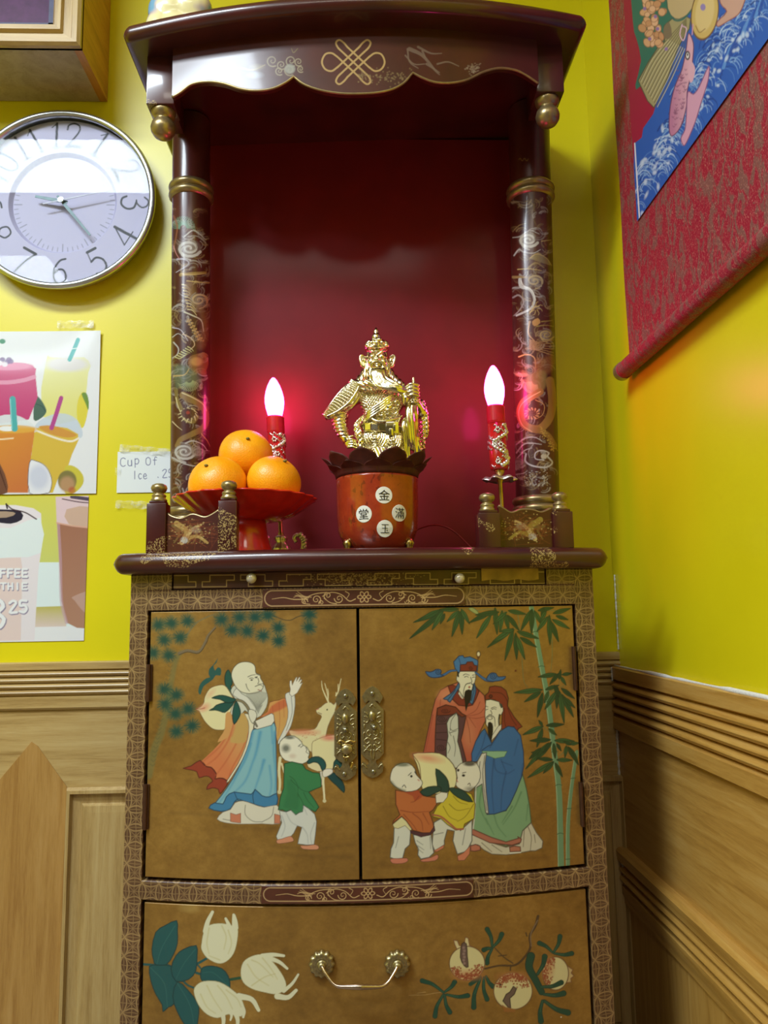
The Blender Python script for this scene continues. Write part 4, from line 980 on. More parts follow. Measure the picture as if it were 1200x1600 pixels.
LV = [(225, 60, 25, 140), (215, 75, 0, 248), (225, 60, 150, 190), (205, 55, 60, 130), (235, 80, 205, 150), (330, 60, 250, 135), (335, 65, 283, 235), (345, 60, 352, 220), (345, 50, 402, 150), (330, 50, 195, 55),
      (560, 60, 398, 142), (545, 90, 448, 245), (572, 40, 586, 220), (600, 70, 440, 90), (620, 60, 605, 205), (640, 80, 665, 195), (655, 90, 735, 195), (650, 70, 560, 150), (660, 60, 780, 85), (690, 180, 520, 308), (680, 195, 555, 270), (695, 180, 638, 395), (710, 210, 717, 388), (715, 230, 772, 388), (720, 200, 865, 248), (740, 240, 850, 305), (700, 190, 600, 200),
      (815, 55, 745, 195), (820, 50, 816, 215), (835, 60, 885, 155), (860, 60, 965, 40), (900, 40, 880, 95), (925, 100, 853, 200), (935, 90, 940, 290), (945, 130, 998, 270), (955, 120, 1072, 182), (960, 80, 1078, 45), (980, 95, 1062, 122), (915, 60, 870, 140),
      (985, 485, 860, 505), (1000, 480, 938, 555), (1010, 500, 1048, 560), (1020, 490, 1088, 480), (1000, 520, 1012, 455),
      (890, 590, 698, 610), (880, 605, 768, 672), (890, 610, 856, 775), (930, 600, 900, 680), (910, 590, 1000, 560), (990, 570, 985, 715), (1005, 600, 1035, 815), (1020, 620, 1098, 775), (1015, 580, 1105, 650), (985, 600, 905, 722), (1030, 640, 1108, 712), (970, 560, 1000, 640),
      (895, 835, 758, 892), (890, 850, 852, 975), (915, 830, 1035, 822), (930, 850, 985, 895), (890, 830, 865, 795),
      (945, 925, 805, 932), (930, 945, 778, 1120), (940, 950, 845, 1065), (950, 940, 898, 1010), (970, 930, 1105, 935), (965, 950, 975, 1050), (985, 950, 1015, 1000), (1070, 955, 1140, 945), (1060, 970, 1102, 1055), (1070, 975, 1132, 1095), (1050, 965, 1040, 1045), (1080, 960, 1030, 935),
      (960, 1060, 850, 1050), (965, 1070, 790, 1180), (965, 1075, 895, 1150), (975, 1080, 1024, 1175), (985, 1060, 1090, 1062), (900, 1010, 815, 1010), (880, 980, 800, 1055)]
for i, (a0, b0, a1, b1) in enumerate(LV):
    L = math.hypot(a1-a0, b1-b0); A.leaf(a0, b0, a1, b1, min(34, 13+L*.14), [(46, 84, 46), (38, 74, 42), (56, 96, 52)][i % 3], (26, 54, 30), line=(26, 50, 28))
A.el(710, 463, 7, 7, (110, 40, 20))
A.fr(650, 1000, 6)
A.poly('300,430 400,395 560,440 640,520 655,620 650,760 600,860 560,960 530,1130 400,1200 60,1200 70,1050 110,860 150,680 180,560 230,470', (198, 104, 72), 1, grad=((300, 500), (120, 900), (184, 84, 60)), line=(90, 40, 30))
A.el(300, 520, 90, 60, (214, 140, 96), .6, 60); A.el(500, 900, 60, 120, (206, 130, 88), .5, 70)
A.poly('200,640 280,610 370,630 430,690 470,710 440,860 420,940 470,1130 400,1250 175,1200 180,900 190,720', (92, 56, 62), 1, line=(50, 26, 30))
A.poly('200,640 280,608 370,628 430,690 470,712 430,722 380,690 300,705 198,708', (126, 50, 34), 1, line=(70, 26, 20))
for cx_, cy_ in [(240, 740), (235, 1010)]: A.spiral(cx_, cy_, 46, 2.2, 5, (52, 26, 34), sq=.7)
A.spiral(275, 665, 44, 2, 5, (80, 24, 20), sq=.5); A.st('185,790 290,785', 5, (52, 26, 34)); A.st('185,870 290,865', 4, (52, 26, 34)); A.st('190,930 285,940', 4, (52, 26, 34))
A.poly('378,682 396,722 400,860 390,950 410,1020 430,1110 450,1200 285,1200 285,1000 300,900 288,780 312,728', (198, 198, 178), 1, line=(60, 58, 52))
for s_ in ['320,830 345,850 392,830', '320,870 380,850', '300,960 320,1010 300,1060', '375,690 330,760 320,850', '350,900 370,1000 360,1090', '310,860 330,900']: A.st(s_, 5, (90, 88, 80), 3)
A.poly('300,430 340,420 385,440 410,540 440,560 480,540 545,425 560,440 592,480 560,560 530,610 480,622 400,612 345,560', (136, 46, 34), 1, line=(80, 24, 18))
for s_ in ['600,580 560,660 470,712', '640,640 590,690 480,715', '640,720 560,735 470,720', '470,720 500,850 510,960', '500,730 560,820', '230,560 225,620', '160,700 130,850 90,1040']: A.st(s_, 6, (140, 56, 40), 3, .8)
A.poly('382,335 402,300 402,288 558,284 562,350 545,420 530,500 440,545 400,500 402,400 378,375', (222, 216, 184), 1, line=INK, lw=1.1)
A.st('400,470 440,530 460,530', 4, INK); A.st('400,500 435,548', 6, (226, 222, 200))
A.poly('352,205 402,150 440,145 452,166 505,155 582,192 576,292 412,292 402,312 366,268', (56, 116, 172), 0, line=(24, 50, 84))
A.poly('415,232 468,228 480,206 530,204 546,236 572,242 566,292 414,292', (132, 46, 34), 0, line=(70, 20, 20)); A.spiral(512, 262, 20, 1.6, 4, (80, 24, 20)); A.st('400,170 420,230', 5, (30, 70, 120))
A.el(586, 132, 17, 26, (224, 206, 160), line=(90, 60, 30)); A.el(584, 166, 12, 12, (110, 60, 30)); A.st('583,178 578,200', 5, (80, 50, 30))
BL = (54, 104, 160)
A.st('372,285 320,292 270,322 220,340 170,342', 22, (24, 50, 84), 30); A.st('372,285 320,292 270,322 220,340 170,342', 13, BL, 22)
A.poly('90,295 130,300 165,290 190,275 228,278 238,300 232,325 260,335 200,352 140,350 105,325', BL, 2, line=(24, 50, 84)); A.spiral(205, 300, 26, 1.7, 5, (24, 50, 84))
A.st('560,305 610,345 660,375 720,380', 22, (24, 50, 84), 34); A.st('560,305 610,345 660,375 720,380', 13, BL, 24)
A.poly('840,342 820,370 770,384 700,388 660,372 680,330 710,308 750,314 772,345', BL, 2, line=(24, 50, 84)); A.spiral(722, 338, 32, 1.8, 5, (24, 50, 84))
A.poly('400,400 372,450 330,500 256,550 290,560 318,584 352,530 390,470 410,440', (64, 114, 154), 2, line=(24, 50, 84)); A.poly('545,405 562,470 548,540 526,602 495,560 520,490 532,440', (64, 114, 154), 2, line=(24, 50, 84))
A.st('370,470 300,560', 4, (24, 50, 84)); A.st('545,470 520,570', 4, (24, 50, 84)); A.poly('382,300 400,300 404,350 388,345', (36, 34, 32), 0)
A.poly('466,472 520,470 516,560 488,605 468,672 458,590 452,520', (24, 22, 20), 2)
A.st('505,405 470,415 450,460 442,532', 9, (24, 22, 20), 4); A.st('520,408 540,430 538,460 520,474', 9, (24, 22, 20), 5); A.el(500, 442, 10, 10, (170, 80, 60))
A.st('444,330 466,318 500,330', 6, INK, 3); A.st('530,330 556,326', 6, INK, 3); A.st('455,348 475,340 492,350', 6, (30, 30, 30), 4); A.st('530,352 545,346 556,352', 6, (30, 30, 30), 4); A.st('512,350 524,390 505,402', 4, INK, 3)
# second elder
A.poly('648,520 680,490 690,440 740,430 800,440 845,475 866,545 858,620 920,720 995,812 960,832 945,862 915,810 862,862 800,832 810,680 790,600 740,562 690,555 650,562', (138, 52, 32), 1, line=(70, 24, 18)); A.st('700,490 800,500 850,560 858,620', 5, (80, 28, 20)); A.el(700, 528, 14, 14, (110, 40, 30), line=(60, 20, 16)); A.st('830,640 830,760 850,850', 5, (90, 30, 22)); A.st('860,640 900,740 940,800', 5, (90, 30, 22))
A.poly('655,565 700,558 780,580 792,622 815,632 818,665 800,700 784,705 782,800 722,922 690,850 655,790 646,700', (222, 216, 186), 1, line=INK, lw=1.1)
A.poly('780,590 806,600 816,632 796,640', (60, 70, 60), 1); A.st('783,700 775,770 795,900', 14, (26, 24, 22), 4); A.poly('690,930 770,810 800,790 800,830 750,900 712,940', (216, 210, 190), 0, line=INK, lw=.8)
A.poly('675,775 716,782 722,860 705,960 690,992 676,900', (24, 22, 20), 2); A.st('700,705 735,730 742,810', 8, (24, 22, 20), 4); A.st('690,705 660,725 655,790', 8, (24, 22, 20), 4)
A.st('705,640 735,628 756,636', 6, INK, 4); A.st('655,620 676,628', 6, INK, 3); A.st('712,650 735,644 752,652', 6, (30, 30, 30), 3); A.st('655,655 676,648', 6, (30, 30, 30), 3); A.st('700,660 712,690 700,700 682,698', 4, INK, 3); A.el(692, 732, 22, 15, (222, 216, 186), line=INK, lw=.9)
A.fr(550, 940, 3.158)
A.poly('605,870 640,870 665,1050 760,1032 842,852 862,930 876,1010 884,1090 842,1130 826,1192 760,1206 690,1184 590,1132 606,1050', (120, 162, 116), 1, line=(60, 90, 66))
for s_, w__ in [('640,920 630,1010 670,1100', 8), ('700,1050 720,1110 760,1160', 6), ('790,1010 740,1090', 8), ('835,940 800,1020 745,1100', 8), ('868,1000 860,1080', 6), ('660,1070 700,1150', 5)]: A.st(s_, w__, (84, 130, 88), 3, .8, soft=2)
A.poly('585,1146 690,1190 760,1212 826,1196 842,1132 884,1092 910,1140 942,1182 938,1215 905,1230 880,1230 830,1240 760,1250 690,1246 650,1225 620,1200 585,1205', (200, 192, 166), 1, line=(100, 90, 76))
for s_ in ['868,1110 885,1160 880,1228', '850,1130 845,1210', '690,1200 740,1235', '640,1190 690,1235', '900,1150 905,1190']: A.st(s_, 4, (120, 108, 92), 3)
A.poly('590,1120 690,1164 760,1186 822,1168 818,1160 836,1172 832,1188 790,1202 680,1190 585,1146', (178, 104, 82), 1, line=(100, 50, 44))
A.poly('585,1205 610,1198 632,1206 634,1226 606,1232 586,1230', (190, 110, 84), 1, line=(100, 50, 44)); A.poly('778,1212 800,1206 830,1210 832,1232 780,1234', (186, 112, 84), 1, line=(100, 50, 44)); A.st('780,1242 832,1238', 5, (224, 220, 200))
A.poly('640,640 655,628 690,700 730,640 770,615 800,620 832,660 846,740 848,810 838,862 812,930 780,1000 760,1030 705,1048 668,1050 662,960 652,870 648,800 640,775 612,790 592,790 590,750 610,690', (50, 106, 164), 1, line=(24, 50, 84))
for s_, w__ in [('700,760 710,830 760,850 800,830', 6), ('835,860 842,800', 4), ('740,790 790,810', 5), ('700,770 690,900 700,1040', 7), ('760,840 740,940 735,1030', 7), ('660,650 640,720 610,780', 6), ('680,720 720,660', 5), ('820,680 800,760', 5), ('735,780 760,840', 5)]: A.st(s_, w__, (32, 74, 124), 3, .75, soft=2)
A.st('690,705 668,715 640,735', 3, (24, 50, 84))
A.poly('640,738 766,738 752,765 705,774 650,752', (134, 180, 138), 1, line=(60, 100, 70), lw=.8)
A.poly('618,790 640,750 664,745 656,800 658,870 662,940 674,1046 660,1042 648,960 642,900 610,920 604,870', (204, 200, 184), 1, line=(80, 76, 70)); A.st('655,760 645,850 655,950 665,1030', 3, (90, 86, 80)); A.st('632,790 622,880', 3, (110, 104, 96)); A.st('612,900 606,1040 598,1120', 6, (196, 192, 176))
# big peach
A.poly('300,752 360,746 430,748 480,780 512,830 516,890 500,925 470,950 420,950 350,935 338,870 318,800', (222, 214, 152), 2, line=(90, 60, 40)); A.el(372, 772, 62, 17, (222, 120, 92), .7, 26, .18); A.st('300,756 330,800 338,850 340,900', 3, (120, 80, 50))
# right child
A.poly('405,1090 440,1070 520,1095 535,1130 592,1078 592,1180 566,1232 520,1246 498,1180 505,1132 470,1125 455,1180 456,1200 410,1232 395,1200', (208, 206, 188), 1, line=(90, 90, 84)); A.st('405,1150 450,1140', 5, (150, 150, 140)); A.st('560,1120 545,1200', 5, (150, 150, 140))
A.poly('400,1232 430,1215 455,1200 452,1216 420,1234', (208, 120, 86), 1, line=(110, 60, 50), lw=.8); A.poly('520,1256 550,1240 584,1205 580,1245 555,1276 524,1278', (208, 120, 86), 1, line=(110, 60, 50), lw=.8)
A.poly('432,1000 470,960 480,925 540,930 590,950 608,1000 602,1070 555,1098 550,1122 512,1128 470,1100 440,1072 400,1062 400,1050 420,1010', (204, 184, 42), 1, line=(100, 84, 20))
A.st('398,1052 440,1062 490,1102 515,1122 548,1122', 9, (170, 90, 66)); 
for s_ in ['480,1000 520,1030 580,1020', '450,1010 480,1060 520,1080', '600,1000 560,1060 520,1085', '500,960 530,990 570,1000']: A.st(s_, 5, (140, 120, 22), 3, .8)
A.poly('514,830 535,800 575,790 615,798 634,845 626,890 600,920 575,938 535,925 512,905 520,870', (222, 216, 192), 2, line=(60, 56, 50), lw=1.1); A.el(580, 800, 30, 12, (56, 50, 46), .9, 8); A.el(585, 925, 26, 12, (70, 66, 60), .6, 14)
A.el(550, 858, 8, 6, (30, 30, 30)); A.el(524, 832, 6, 7, (30, 30, 30)); A.st('545,846 562,842', 3, INK); A.st('572,902 580,896 584,908', 3, INK); A.st('516,880 522,890', 3, (190, 80, 70))
# left child
A.poly('208,1118 228,1085 255,1066 275,1100 290,1130 284,1200 262,1220 250,1266 215,1272 188,1262 192,1220 205,1190', (208, 208, 192), 1, line=(90, 90, 84)); A.poly('302,1150 345,1155 390,1150 396,1195 404,1240 380,1262 340,1270 325,1250 328,1220 312,1190', (208, 208, 192), 1, line=(90, 90, 84))
for s_ in ['230,1160 215,1215', '320,1180 350,1200', '325,1205 355,1225', '325,1220 350,1240', '385,1160 388,1220']: A.st(s_, 4, (140, 142, 132), 3)
A.poly('200,1100 245,1062 270,1085 296,1118 290,1134 262,1105 228,1120 208,1116', (214, 206, 150), 0, line=(90, 60, 40), lw=.8)
A.poly('190,1270 230,1268 270,1266 276,1280 250,1292 200,1292', (208, 120, 92), 2, line=(110, 60, 50), lw=.8); A.poly('340,1274 390,1262 420,1248 426,1262 410,1278 350,1284', (208, 120, 92), 2, line=(110, 60, 50), lw=.8)
A.poly('215,930 260,938 320,926 352,958 392,965 414,968 418,1000 400,1028 382,1040 400,1090 404,1118 380,1150 300,1128 268,1082 245,1060 205,1090 200,1100 204,1082 236,1052 216,1000', (190, 102, 50), 1, line=(90, 44, 24)); A.poly('240,930 320,926 350,958 310,985 300,960', (172, 66, 40), 2, a=.8)
for s_ in ['240,1030 300,1040 380,1035', '300,1045 340,1080 350,1130', '255,1050 300,1100 320,1130', '350,1045 380,1100', '330,960 310,985 290,990']: A.st(s_, 5, (140, 60, 34), 3, .8)
A.poly('286,1128 340,1140 385,1140 406,1108 410,1130 385,1152 340,1162 290,1142', (84, 48, 56), 1, line=(50, 26, 30), lw=.8)
A.poly('188,870 200,825 235,800 280,798 310,825 318,855 345,885 345,905 320,930 265,938 222,918 195,895', (222, 216, 192), 2, line=(60, 56, 50), lw=1.1)
A.el(250, 805, 34, 9, (70, 84, 62), .8, 8); A.st('195,890 220,918 262,932', 12, (80, 90, 70), 8, .6, soft=3); A.el(293, 862, 6, 6, (30, 30, 30)); A.st('278,858 292,844', 3, INK); A.st('310,840 316,850', 5, (30, 30, 30)); A.st('325,878 332,884', 4, (190, 80, 70)); A.st('248,915 258,905 266,918', 3, INK)
A.poly('414,825 450,850 474,885 478,935 450,940 428,930 418,880', (34, 72, 62), 2, line=(14, 40, 34)); A.poly('336,940 375,915 430,912 440,930 410,945 370,962', (34, 72, 62), 2, line=(14, 40, 34)); A.poly('480,920 520,922 560,940 596,988 545,978 500,950', (34, 72, 62), 2, line=(14, 40, 34))
A.poly('412,955 440,940 472,944 470,965 450,990 415,994', (222, 216, 192), 1, line=(70, 60, 50), lw=.8)
for x0_, y0_, x1_, y1_ in [(150, 1300, 620, 1310), (600, 1260, 960, 1262)]: A.st([(x0_, y0_), ((x0_+x1_)/2, y0_+10), (x1_, y1_)], 14, (104, 58, 20), 26, .35, soft=8)
A.apply(drr)

# drawer ----------------------------------------------------------------
drw, V = painted_bow('drawer', -.3155, .3345, .255, .4435, .0018, M_LEAF, PIT, thick=.018)
A = Art(V); A.fr(180, 1340, 3)
TE = (24, 88, 92)
A.st('130,500 200,505 260,510 330,590 372,612', 12, TE, 9); A.st('330,520 380,500 436,468', 12, TE); A.st('380,540 420,555 470,590', 12, TE); A.st('520,575 592,563', 14, (40, 84, 60)); A.st('380,495 410,530', 8, TE)
for p in ['288,295 235,318 190,350 172,430 180,480 190,502 240,502 275,450 292,400 292,340', '160,510 200,505 262,508 285,540 290,600 275,685 250,700 224,722 220,690 190,640 168,580', '380,412 320,430 285,460 262,520 285,580 345,570 378,530 384,460', '400,545 410,515 450,508 500,520 530,556 538,612 500,608 440,592 405,575', '292,582 340,620 385,680 392,730 372,830 330,790 290,720 270,650']: A.poly(p, TE, 2, line=(14, 60, 64)); 
for s_ in ['280,320 220,420 195,500', '165,515 230,590 245,700', '375,430 320,500 285,570', '530,600 460,540 410,540', '292,590 350,690 372,800']: A.st(s_, 3, (60, 120, 116), 2, .5)
WH, YS = (218, 216, 184), (190, 178, 96)
def ffruit(body, fingers, lines):
    for s_, w__ in fingers: A.st(s_, w__+4, (150, 140, 96), w__*.6, .8); 
    A.poly(body, WH, 3, line=(160, 148, 96), lw=.9)
    for s_, w__ in fingers: A.st(s_, w__, WH, w__*.55)
    for s_ in lines: A.st(s_, 5, YS, 3, .6, soft=2)
ffruit('405,400 415,350 445,315 500,308 545,318 574,330 572,390 555,450 520,488 480,496 430,470 404,430', [('424,345 434,300 456,255', 26), ('540,335 530,310 518,286', 22), ('560,345 556,300 555,268', 22), ('570,330 568,300 560,270', 14)], ['440,330 430,400 440,450', '500,320 520,370 510,430', '530,340 545,400 530,450', '490,480 440,460'])
ffruit('588,540 600,490 640,462 690,455 740,490 790,560 800,610 760,640 700,632 640,615 600,585', [('690,462 740,455 790,460', 24), ('720,470 770,490 806,520', 22), ('790,625 830,590 858,548', 18), ('760,650 810,655 848,622', 28), ('740,575 770,560 790,590', 20)], ['640,480 680,500 740,560', '620,500 660,560 720,600', '690,470 730,520 760,570', '640,600 700,560 750,545'])
ffruit('368,625 390,590 430,578 490,584 550,620 590,660 606,710 590,745 530,735 480,752 430,735 390,690', [('580,650 640,665 672,715', 30), ('500,720 508,760 504,800', 24), ('560,720 574,760 572,800', 24), ('535,710 545,740 540,762', 16), ('590,690 604,720 600,748', 20)], ['430,600 460,660 500,720', '480,600 520,650 550,710', '400,640 430,700 470,730', '520,620 570,660 590,700'])
A.el(350, 235, 45, 22, (190, 160, 86), .4, 20)
A.fr(560, 1340, 2.857)
BW = (86, 62, 40)
A.st('802,262 790,305 765,350 768,400 745,440 700,480 630,482 565,496', 13, BW, 8); A.st('800,280 770,340 772,395', 5, (130, 104, 78)); A.st('690,472 650,445 615,410 600,395', 6, BW, 4); A.st('625,440 660,435', 5, BW); A.st('680,480 678,505', 6, BW); A.st('752,350 748,336', 6, BW); A.st('385,600 340,605 300,612 225,615', 5, (170, 130, 70), 3); A.st('300,600 260,606', 5, (170, 130, 70), 2)
def blade(x0_, y0_, x1_, y1_, w__=20):
    d = np.array([x1_-x0_, y1_-y0_], float); n = np.array([-d[1], d[0]])*.08; m_ = np.array([x0_, y0_])+d*.55+n
    A.st([(x0_, y0_), tuple(m_), (x1_, y1_)], w__*.55, (16, 50, 44), w__+3); A.st([(x0_, y0_), tuple(m_), (x1_, y1_)], w__*.5, (28, 78, 60), w__-1); A.st([(x0_, y0_), tuple(m_)], 2, (70, 112, 84), a=.6)
for b_ in [(598, 400, 575, 320), (602, 398, 640, 342), (598, 405, 560, 412), (596, 410, 574, 470), (868, 425, 808, 382), (872, 422, 900, 352), (876, 428, 952, 428), (380, 602, 285, 550), (388, 598, 430, 555), (395, 612, 488, 616), (385, 612, 408, 690), (378, 614, 342, 708)]: blade(*b_)
A.st('540,535 500,565', 24, (28, 78, 60), 18); blade(545, 540, 515, 668, 22); blade(560, 535, 574, 632, 20); blade(570, 530, 600, 575, 20)
def pom(cx, cy, rx, ry, line=(120, 80, 50)):
    A.el(cx, cy, rx, ry, (214, 200, 138), line=line)
A.poly('425,368 442,372 450,392 470,400 478,355 490,360 496,392 515,402 440,410 430,388', (214, 196, 140), 1, line=(140, 90, 60)); pom(485, 472, 79, 76); A.poly('462,385 482,385 486,440 490,488 472,482 455,445', (110, 86, 76), 2, line=(70, 46, 40)); 
for k in range(6): A.el(470+3*(k % 2), 402+k*14, 6, 6, (150, 120, 110))
def speck(cx, cy, rx, ry, a0, a1, n_):
    for k in range(n_):
        t = a0+(a1-a0)*nd.random(); q = 1-abs(nd.gauss(0, .22)); 
        if q > 1 or q < .3: continue
        A.el(cx+rx*q*math.cos(t), cy+ry*q*math.sin(t), 2.6+2*nd.random(), 2.4+2*nd.random(), (158, 74, 42), .8, 1.5)
A.el(490, 525, 62, 22, (200, 116, 66), .6, 24); speck(485, 472, 76, 73, .1, 2.9, 230)
A.poly('915,470 945,492 958,500 950,515 962,528 948,540 950,556 920,560', (200, 170, 110), 1, line=(140, 90, 60)); pom(880, 517, 58, 74); A.el(845, 490, 26, 50, (196, 116, 66), .6, 26); speck(880, 517, 55, 70, 2.2, 4.7, 130)
pom(690, 596, 86, 82); A.el(690, 530, 64, 18, (196, 116, 66), .6, 22); speck(690, 596, 82, 78, 3.4, 6.0, 240); A.poly('692,575 706,585 696,610 676,628 680,672 668,668 645,640 660,610 676,600', (112, 90, 76), 1, line=(60, 44, 36)); A.el(634, 568, 4, 4, (40, 30, 20))
A.poly('640,655 660,668 700,676 700,690 650,690', (160, 100, 40), 0, a=.9)
A.st('770,440 762,490 790,545 818,600', 38, (20, 56, 48), 30); A.st('770,440 762,490 790,545 818,600', 30, (28, 78, 60), 24); blade(800, 520, 832, 442, 24); blade(815, 578, 905, 558, 22); blade(828, 610, 916, 606, 24); blade(830, 640, 935, 692, 26); blade(822, 640, 815, 730, 24); A.el(905, 712, 3, 3, (220, 220, 210))
A.apply(drw)

# hinges
for px, py0, py1, par in [(233, 1038, 1096, dl), (228, 1225, 1296, dl), (897, 1010, 1078, drr), (908, 1222, 1290, drr)]:
    a, b = bow(px-4, py0, Y0), bow(px+4, py1, Y0)
    y = bowy(a[0], Y0-.0035)
    MB().box(a[0], b[0], y, y+.006, b[2], a[2], .0012).tube([((a[0]+b[0])/2, y-.0005, b[2]), ((a[0]+b[0])/2, y-.0005, a[2])], .0028, 10).build('hinge', M_HINGE, par, auto=40)
# latch plates
HP = [(0, 80), (40, 98), (70, 125), (108, 190), (82, 236), (60, 214), (36, 205), (33, 240), (70, 280), (118, 325), (118, 780), (72, 832), (36, 852), (40, 902), (66, 935), (78, 902), (104, 888), (120, 912), (104, 975), (50, 1018), (0, 1036)]
def plate(cx, dy, par, pull):
    def w2(x, y, off=0.): 
        p = bow(480+x/6.667, 1060+y/6.667, Y0-off); return p
    out = [(cx+x, y+dy) for x, y in HP]+[(cx-x, y+dy) for x, y in HP[-2:0:-1]]
    P = [w2(*p) for p in out]; c = w2(cx, 560+dy)
    q = MB(); n = len(P); V = []
    for o_, k in ((-.0022, 1.), (.0006, 1.), (.0016, .985), (.0018, .93)):
        V += [(c[0]+(p[0]-c[0])*k if k < .99 else p[0], p[1]-o_, c[2]+(p[2]-c[2])*k if k < .95 else p[2]) for p in P]
    Fc = [(a*n+i, a*n+(i+1) % n, (a+1)*n+(i+1) % n, (a+1)*n+i) for a in range(3) for i in range(n)]+[list(range(3*n, 4*n))]
    pl = q.add(V, Fc).build('latch_plate', M_PLATE, par, auto=45)
    r = MB()
    def curl(pts, rad): r.tube([w2(x+cx, y+dy, .0022) for x, y in smooth_pts(pts, 4)], rad, 8)
    for s_ in (-1, 1):
        for pts in [[(30*s_, 300), (8*s_, 275), (0, 270)], [(90*s_, 395), (60*s_, 400), (40*s_, 430), (60*s_, 460), (92*s_, 445)], [(85*s_, 350), (60*s_, 365), (50*s_, 380)],
                    [(10*s_, 560), (40*s_, 540), (60*s_, 570), (36*s_, 600), (15*s_, 580)], [(12*s_, 640), (50*s_, 620), (85*s_, 650), (60*s_, 680), (30*s_, 660)], [(90*s_, 700), (60*s_, 725), (20*s_, 690), (8*s_, 720)], [(95*s_, 770), (60*s_, 735), (30*s_, 760)],
                    [(14*s_, 740), (18*s_, 790), (6*s_, 850)], [(62*s_, 932), (82*s_, 905), (104*s_, 895), (112*s_, 920)], [(90*s_, 620), (96*s_, 580), (80*s_, 560)], [(96*s_, 500), (80*s_, 480), (92*s_, 520)]]: curl(pts, [.0011]*len(smooth_pts(pts, 4)))
    r.build('scroll_relief', M_PLATE, pl, smooth=True)
    k = MB(); p = w2(cx-5, 395+dy, .004); k.ell(p, (.0052, .0045, .0078), 18)
    k.build('oval_boss', M_PLATE, pl, smooth=True)
    for sx_, sy_ in ((0, 160), (12, 975)):
        p = w2(cx+sx_*(-1 if pull else 1), sy_+dy, .0026); MB().ell(p, (.0034, .0016, .0034), 14).build('screw', M_STEEL, pl, smooth=True)
    p = w2(cx+20-20*pull, 510+dy, .0055); MB().ell(p, (.0042, .0045, .004), 14).tube([p, p+np.array([-.004, -.002, .002])], .0022, 8).build('pin', M_STEEL, pl, smooth=True)
    if pull:
        g = MB(); p = w2(cx+15, 742, .006); g.ell(p, (.0085, .004, .0072), 20); g.build('lock_boss', M_PLATE, pl, smooth=True)
        g = MB()
        for pts in [[(-60, 690), (-70, 660), (-40, 650), (0, 670), (50, 650), (90, 665), (98, 650)], [(-40, 705), (10, 690), (70, 705)], [(-25, 815), (0, 825), (40, 815)], [(55, 935), (70, 900), (72, 870)]]:
            g.tube([w2(x+cx, y, .006) for x, y in smooth_pts(pts, 4)], .0017, 8)
        g.build('lock_scroll', M_BRASS, pl, smooth=True)
plate(400, 25, dl, 1); plate(680, 0, drr, 0)
# drawer pull
pull = []
for px in (503, 621):
    p = bow(px, 1506, Y0-.001)
    def fl(a, r, z): return 1+(.07*math.cos(12*a) if r > .008 else 0)
    q = MB().lathe([(0, .0125), (.004, .012), (.0055, .010), (.006, .006), (.008, .0055), (.0095, .0065), (.0105, .005), (.0125, .0062), (.0165, .0045), (.0175, .001), (.0175, -.001)], (0, 0, 0), 72, fl, cap=False)
    q.build('rosette', M_PLATE, drw, smooth=True, fn=lambda V: np.stack([p[0]+V[:, 0], p[1]-V[:, 2], p[2]+V[:, 1]], -1))
P = [bow(x, y, Y0-o_) for x, y, o_ in [(503, 1510, .012), (508, 1520, .016), (518, 1534, .021), (528, 1541, .024), (545, 1542, .025), (562, 1542, .026), (580, 1542, .025), (597, 1541, .024), (607, 1534, .021), (616, 1520, .016), (621, 1510, .012)]]
P = smooth_pts(P, 5); R = []
for i in range(len(P)):
    t = i/(len(P)-1); R.append(.0022+.0018*max(0, 1-abs(t-.5)/.23)*(1+.25*math.sin(t*150)))
MB().tube(P, R, 10).build('bail_handle', simple('pale_pewter_bail', (196, 176, 158), .25, 1.), drw, smooth=True)

# the low rail on the worktop: four posts with gilt finials, two curved panels
FIN = [(.0, .0), (.0125, .0), (.0125, .003), (.0105, .0055), (.0100, .0075), (.0112, .009), (.0100, .0115), (.0072, .013), (.0078, .0145), (.0110, .017), (.0125, .0215), (.0110, .026), (.0060, .0285), (.0, .029)]
def rpost(px0, px1, ptop):
    pc = (px0+px1)/2; p0 = at(px0, ptop, 1.18); p1 = at(px1, ptop, 1.18); x = (p0[0]+p1[0])/2; hw = (p1[0]-p0[0])/2*.98
    y = bowy(x, 1.124)+.012
    p0 = at(px0, ptop, y); z = p0[2]
    po = MB().box(x-hw, x+hw, y, y+2*hw, ZT-.001, z-.004, .0018).box(x-hw+.003, x+hw-.003, y+.003, y+2*hw-.003, z-.004, z, .001).build('rail_post', M_LACG, cab, auto=40)
    MB().lathe(FIN, (x, y+hw, z-.0005), 28).build('finial', M_GILT, po, smooth=True)
    return x, y, hw, z
R1 = rpost(231, 262, 782); R2 = rpost(346, 375, 778); R3 = rpost(742, 776, 797); R4 = rpost(861, 893, 795)
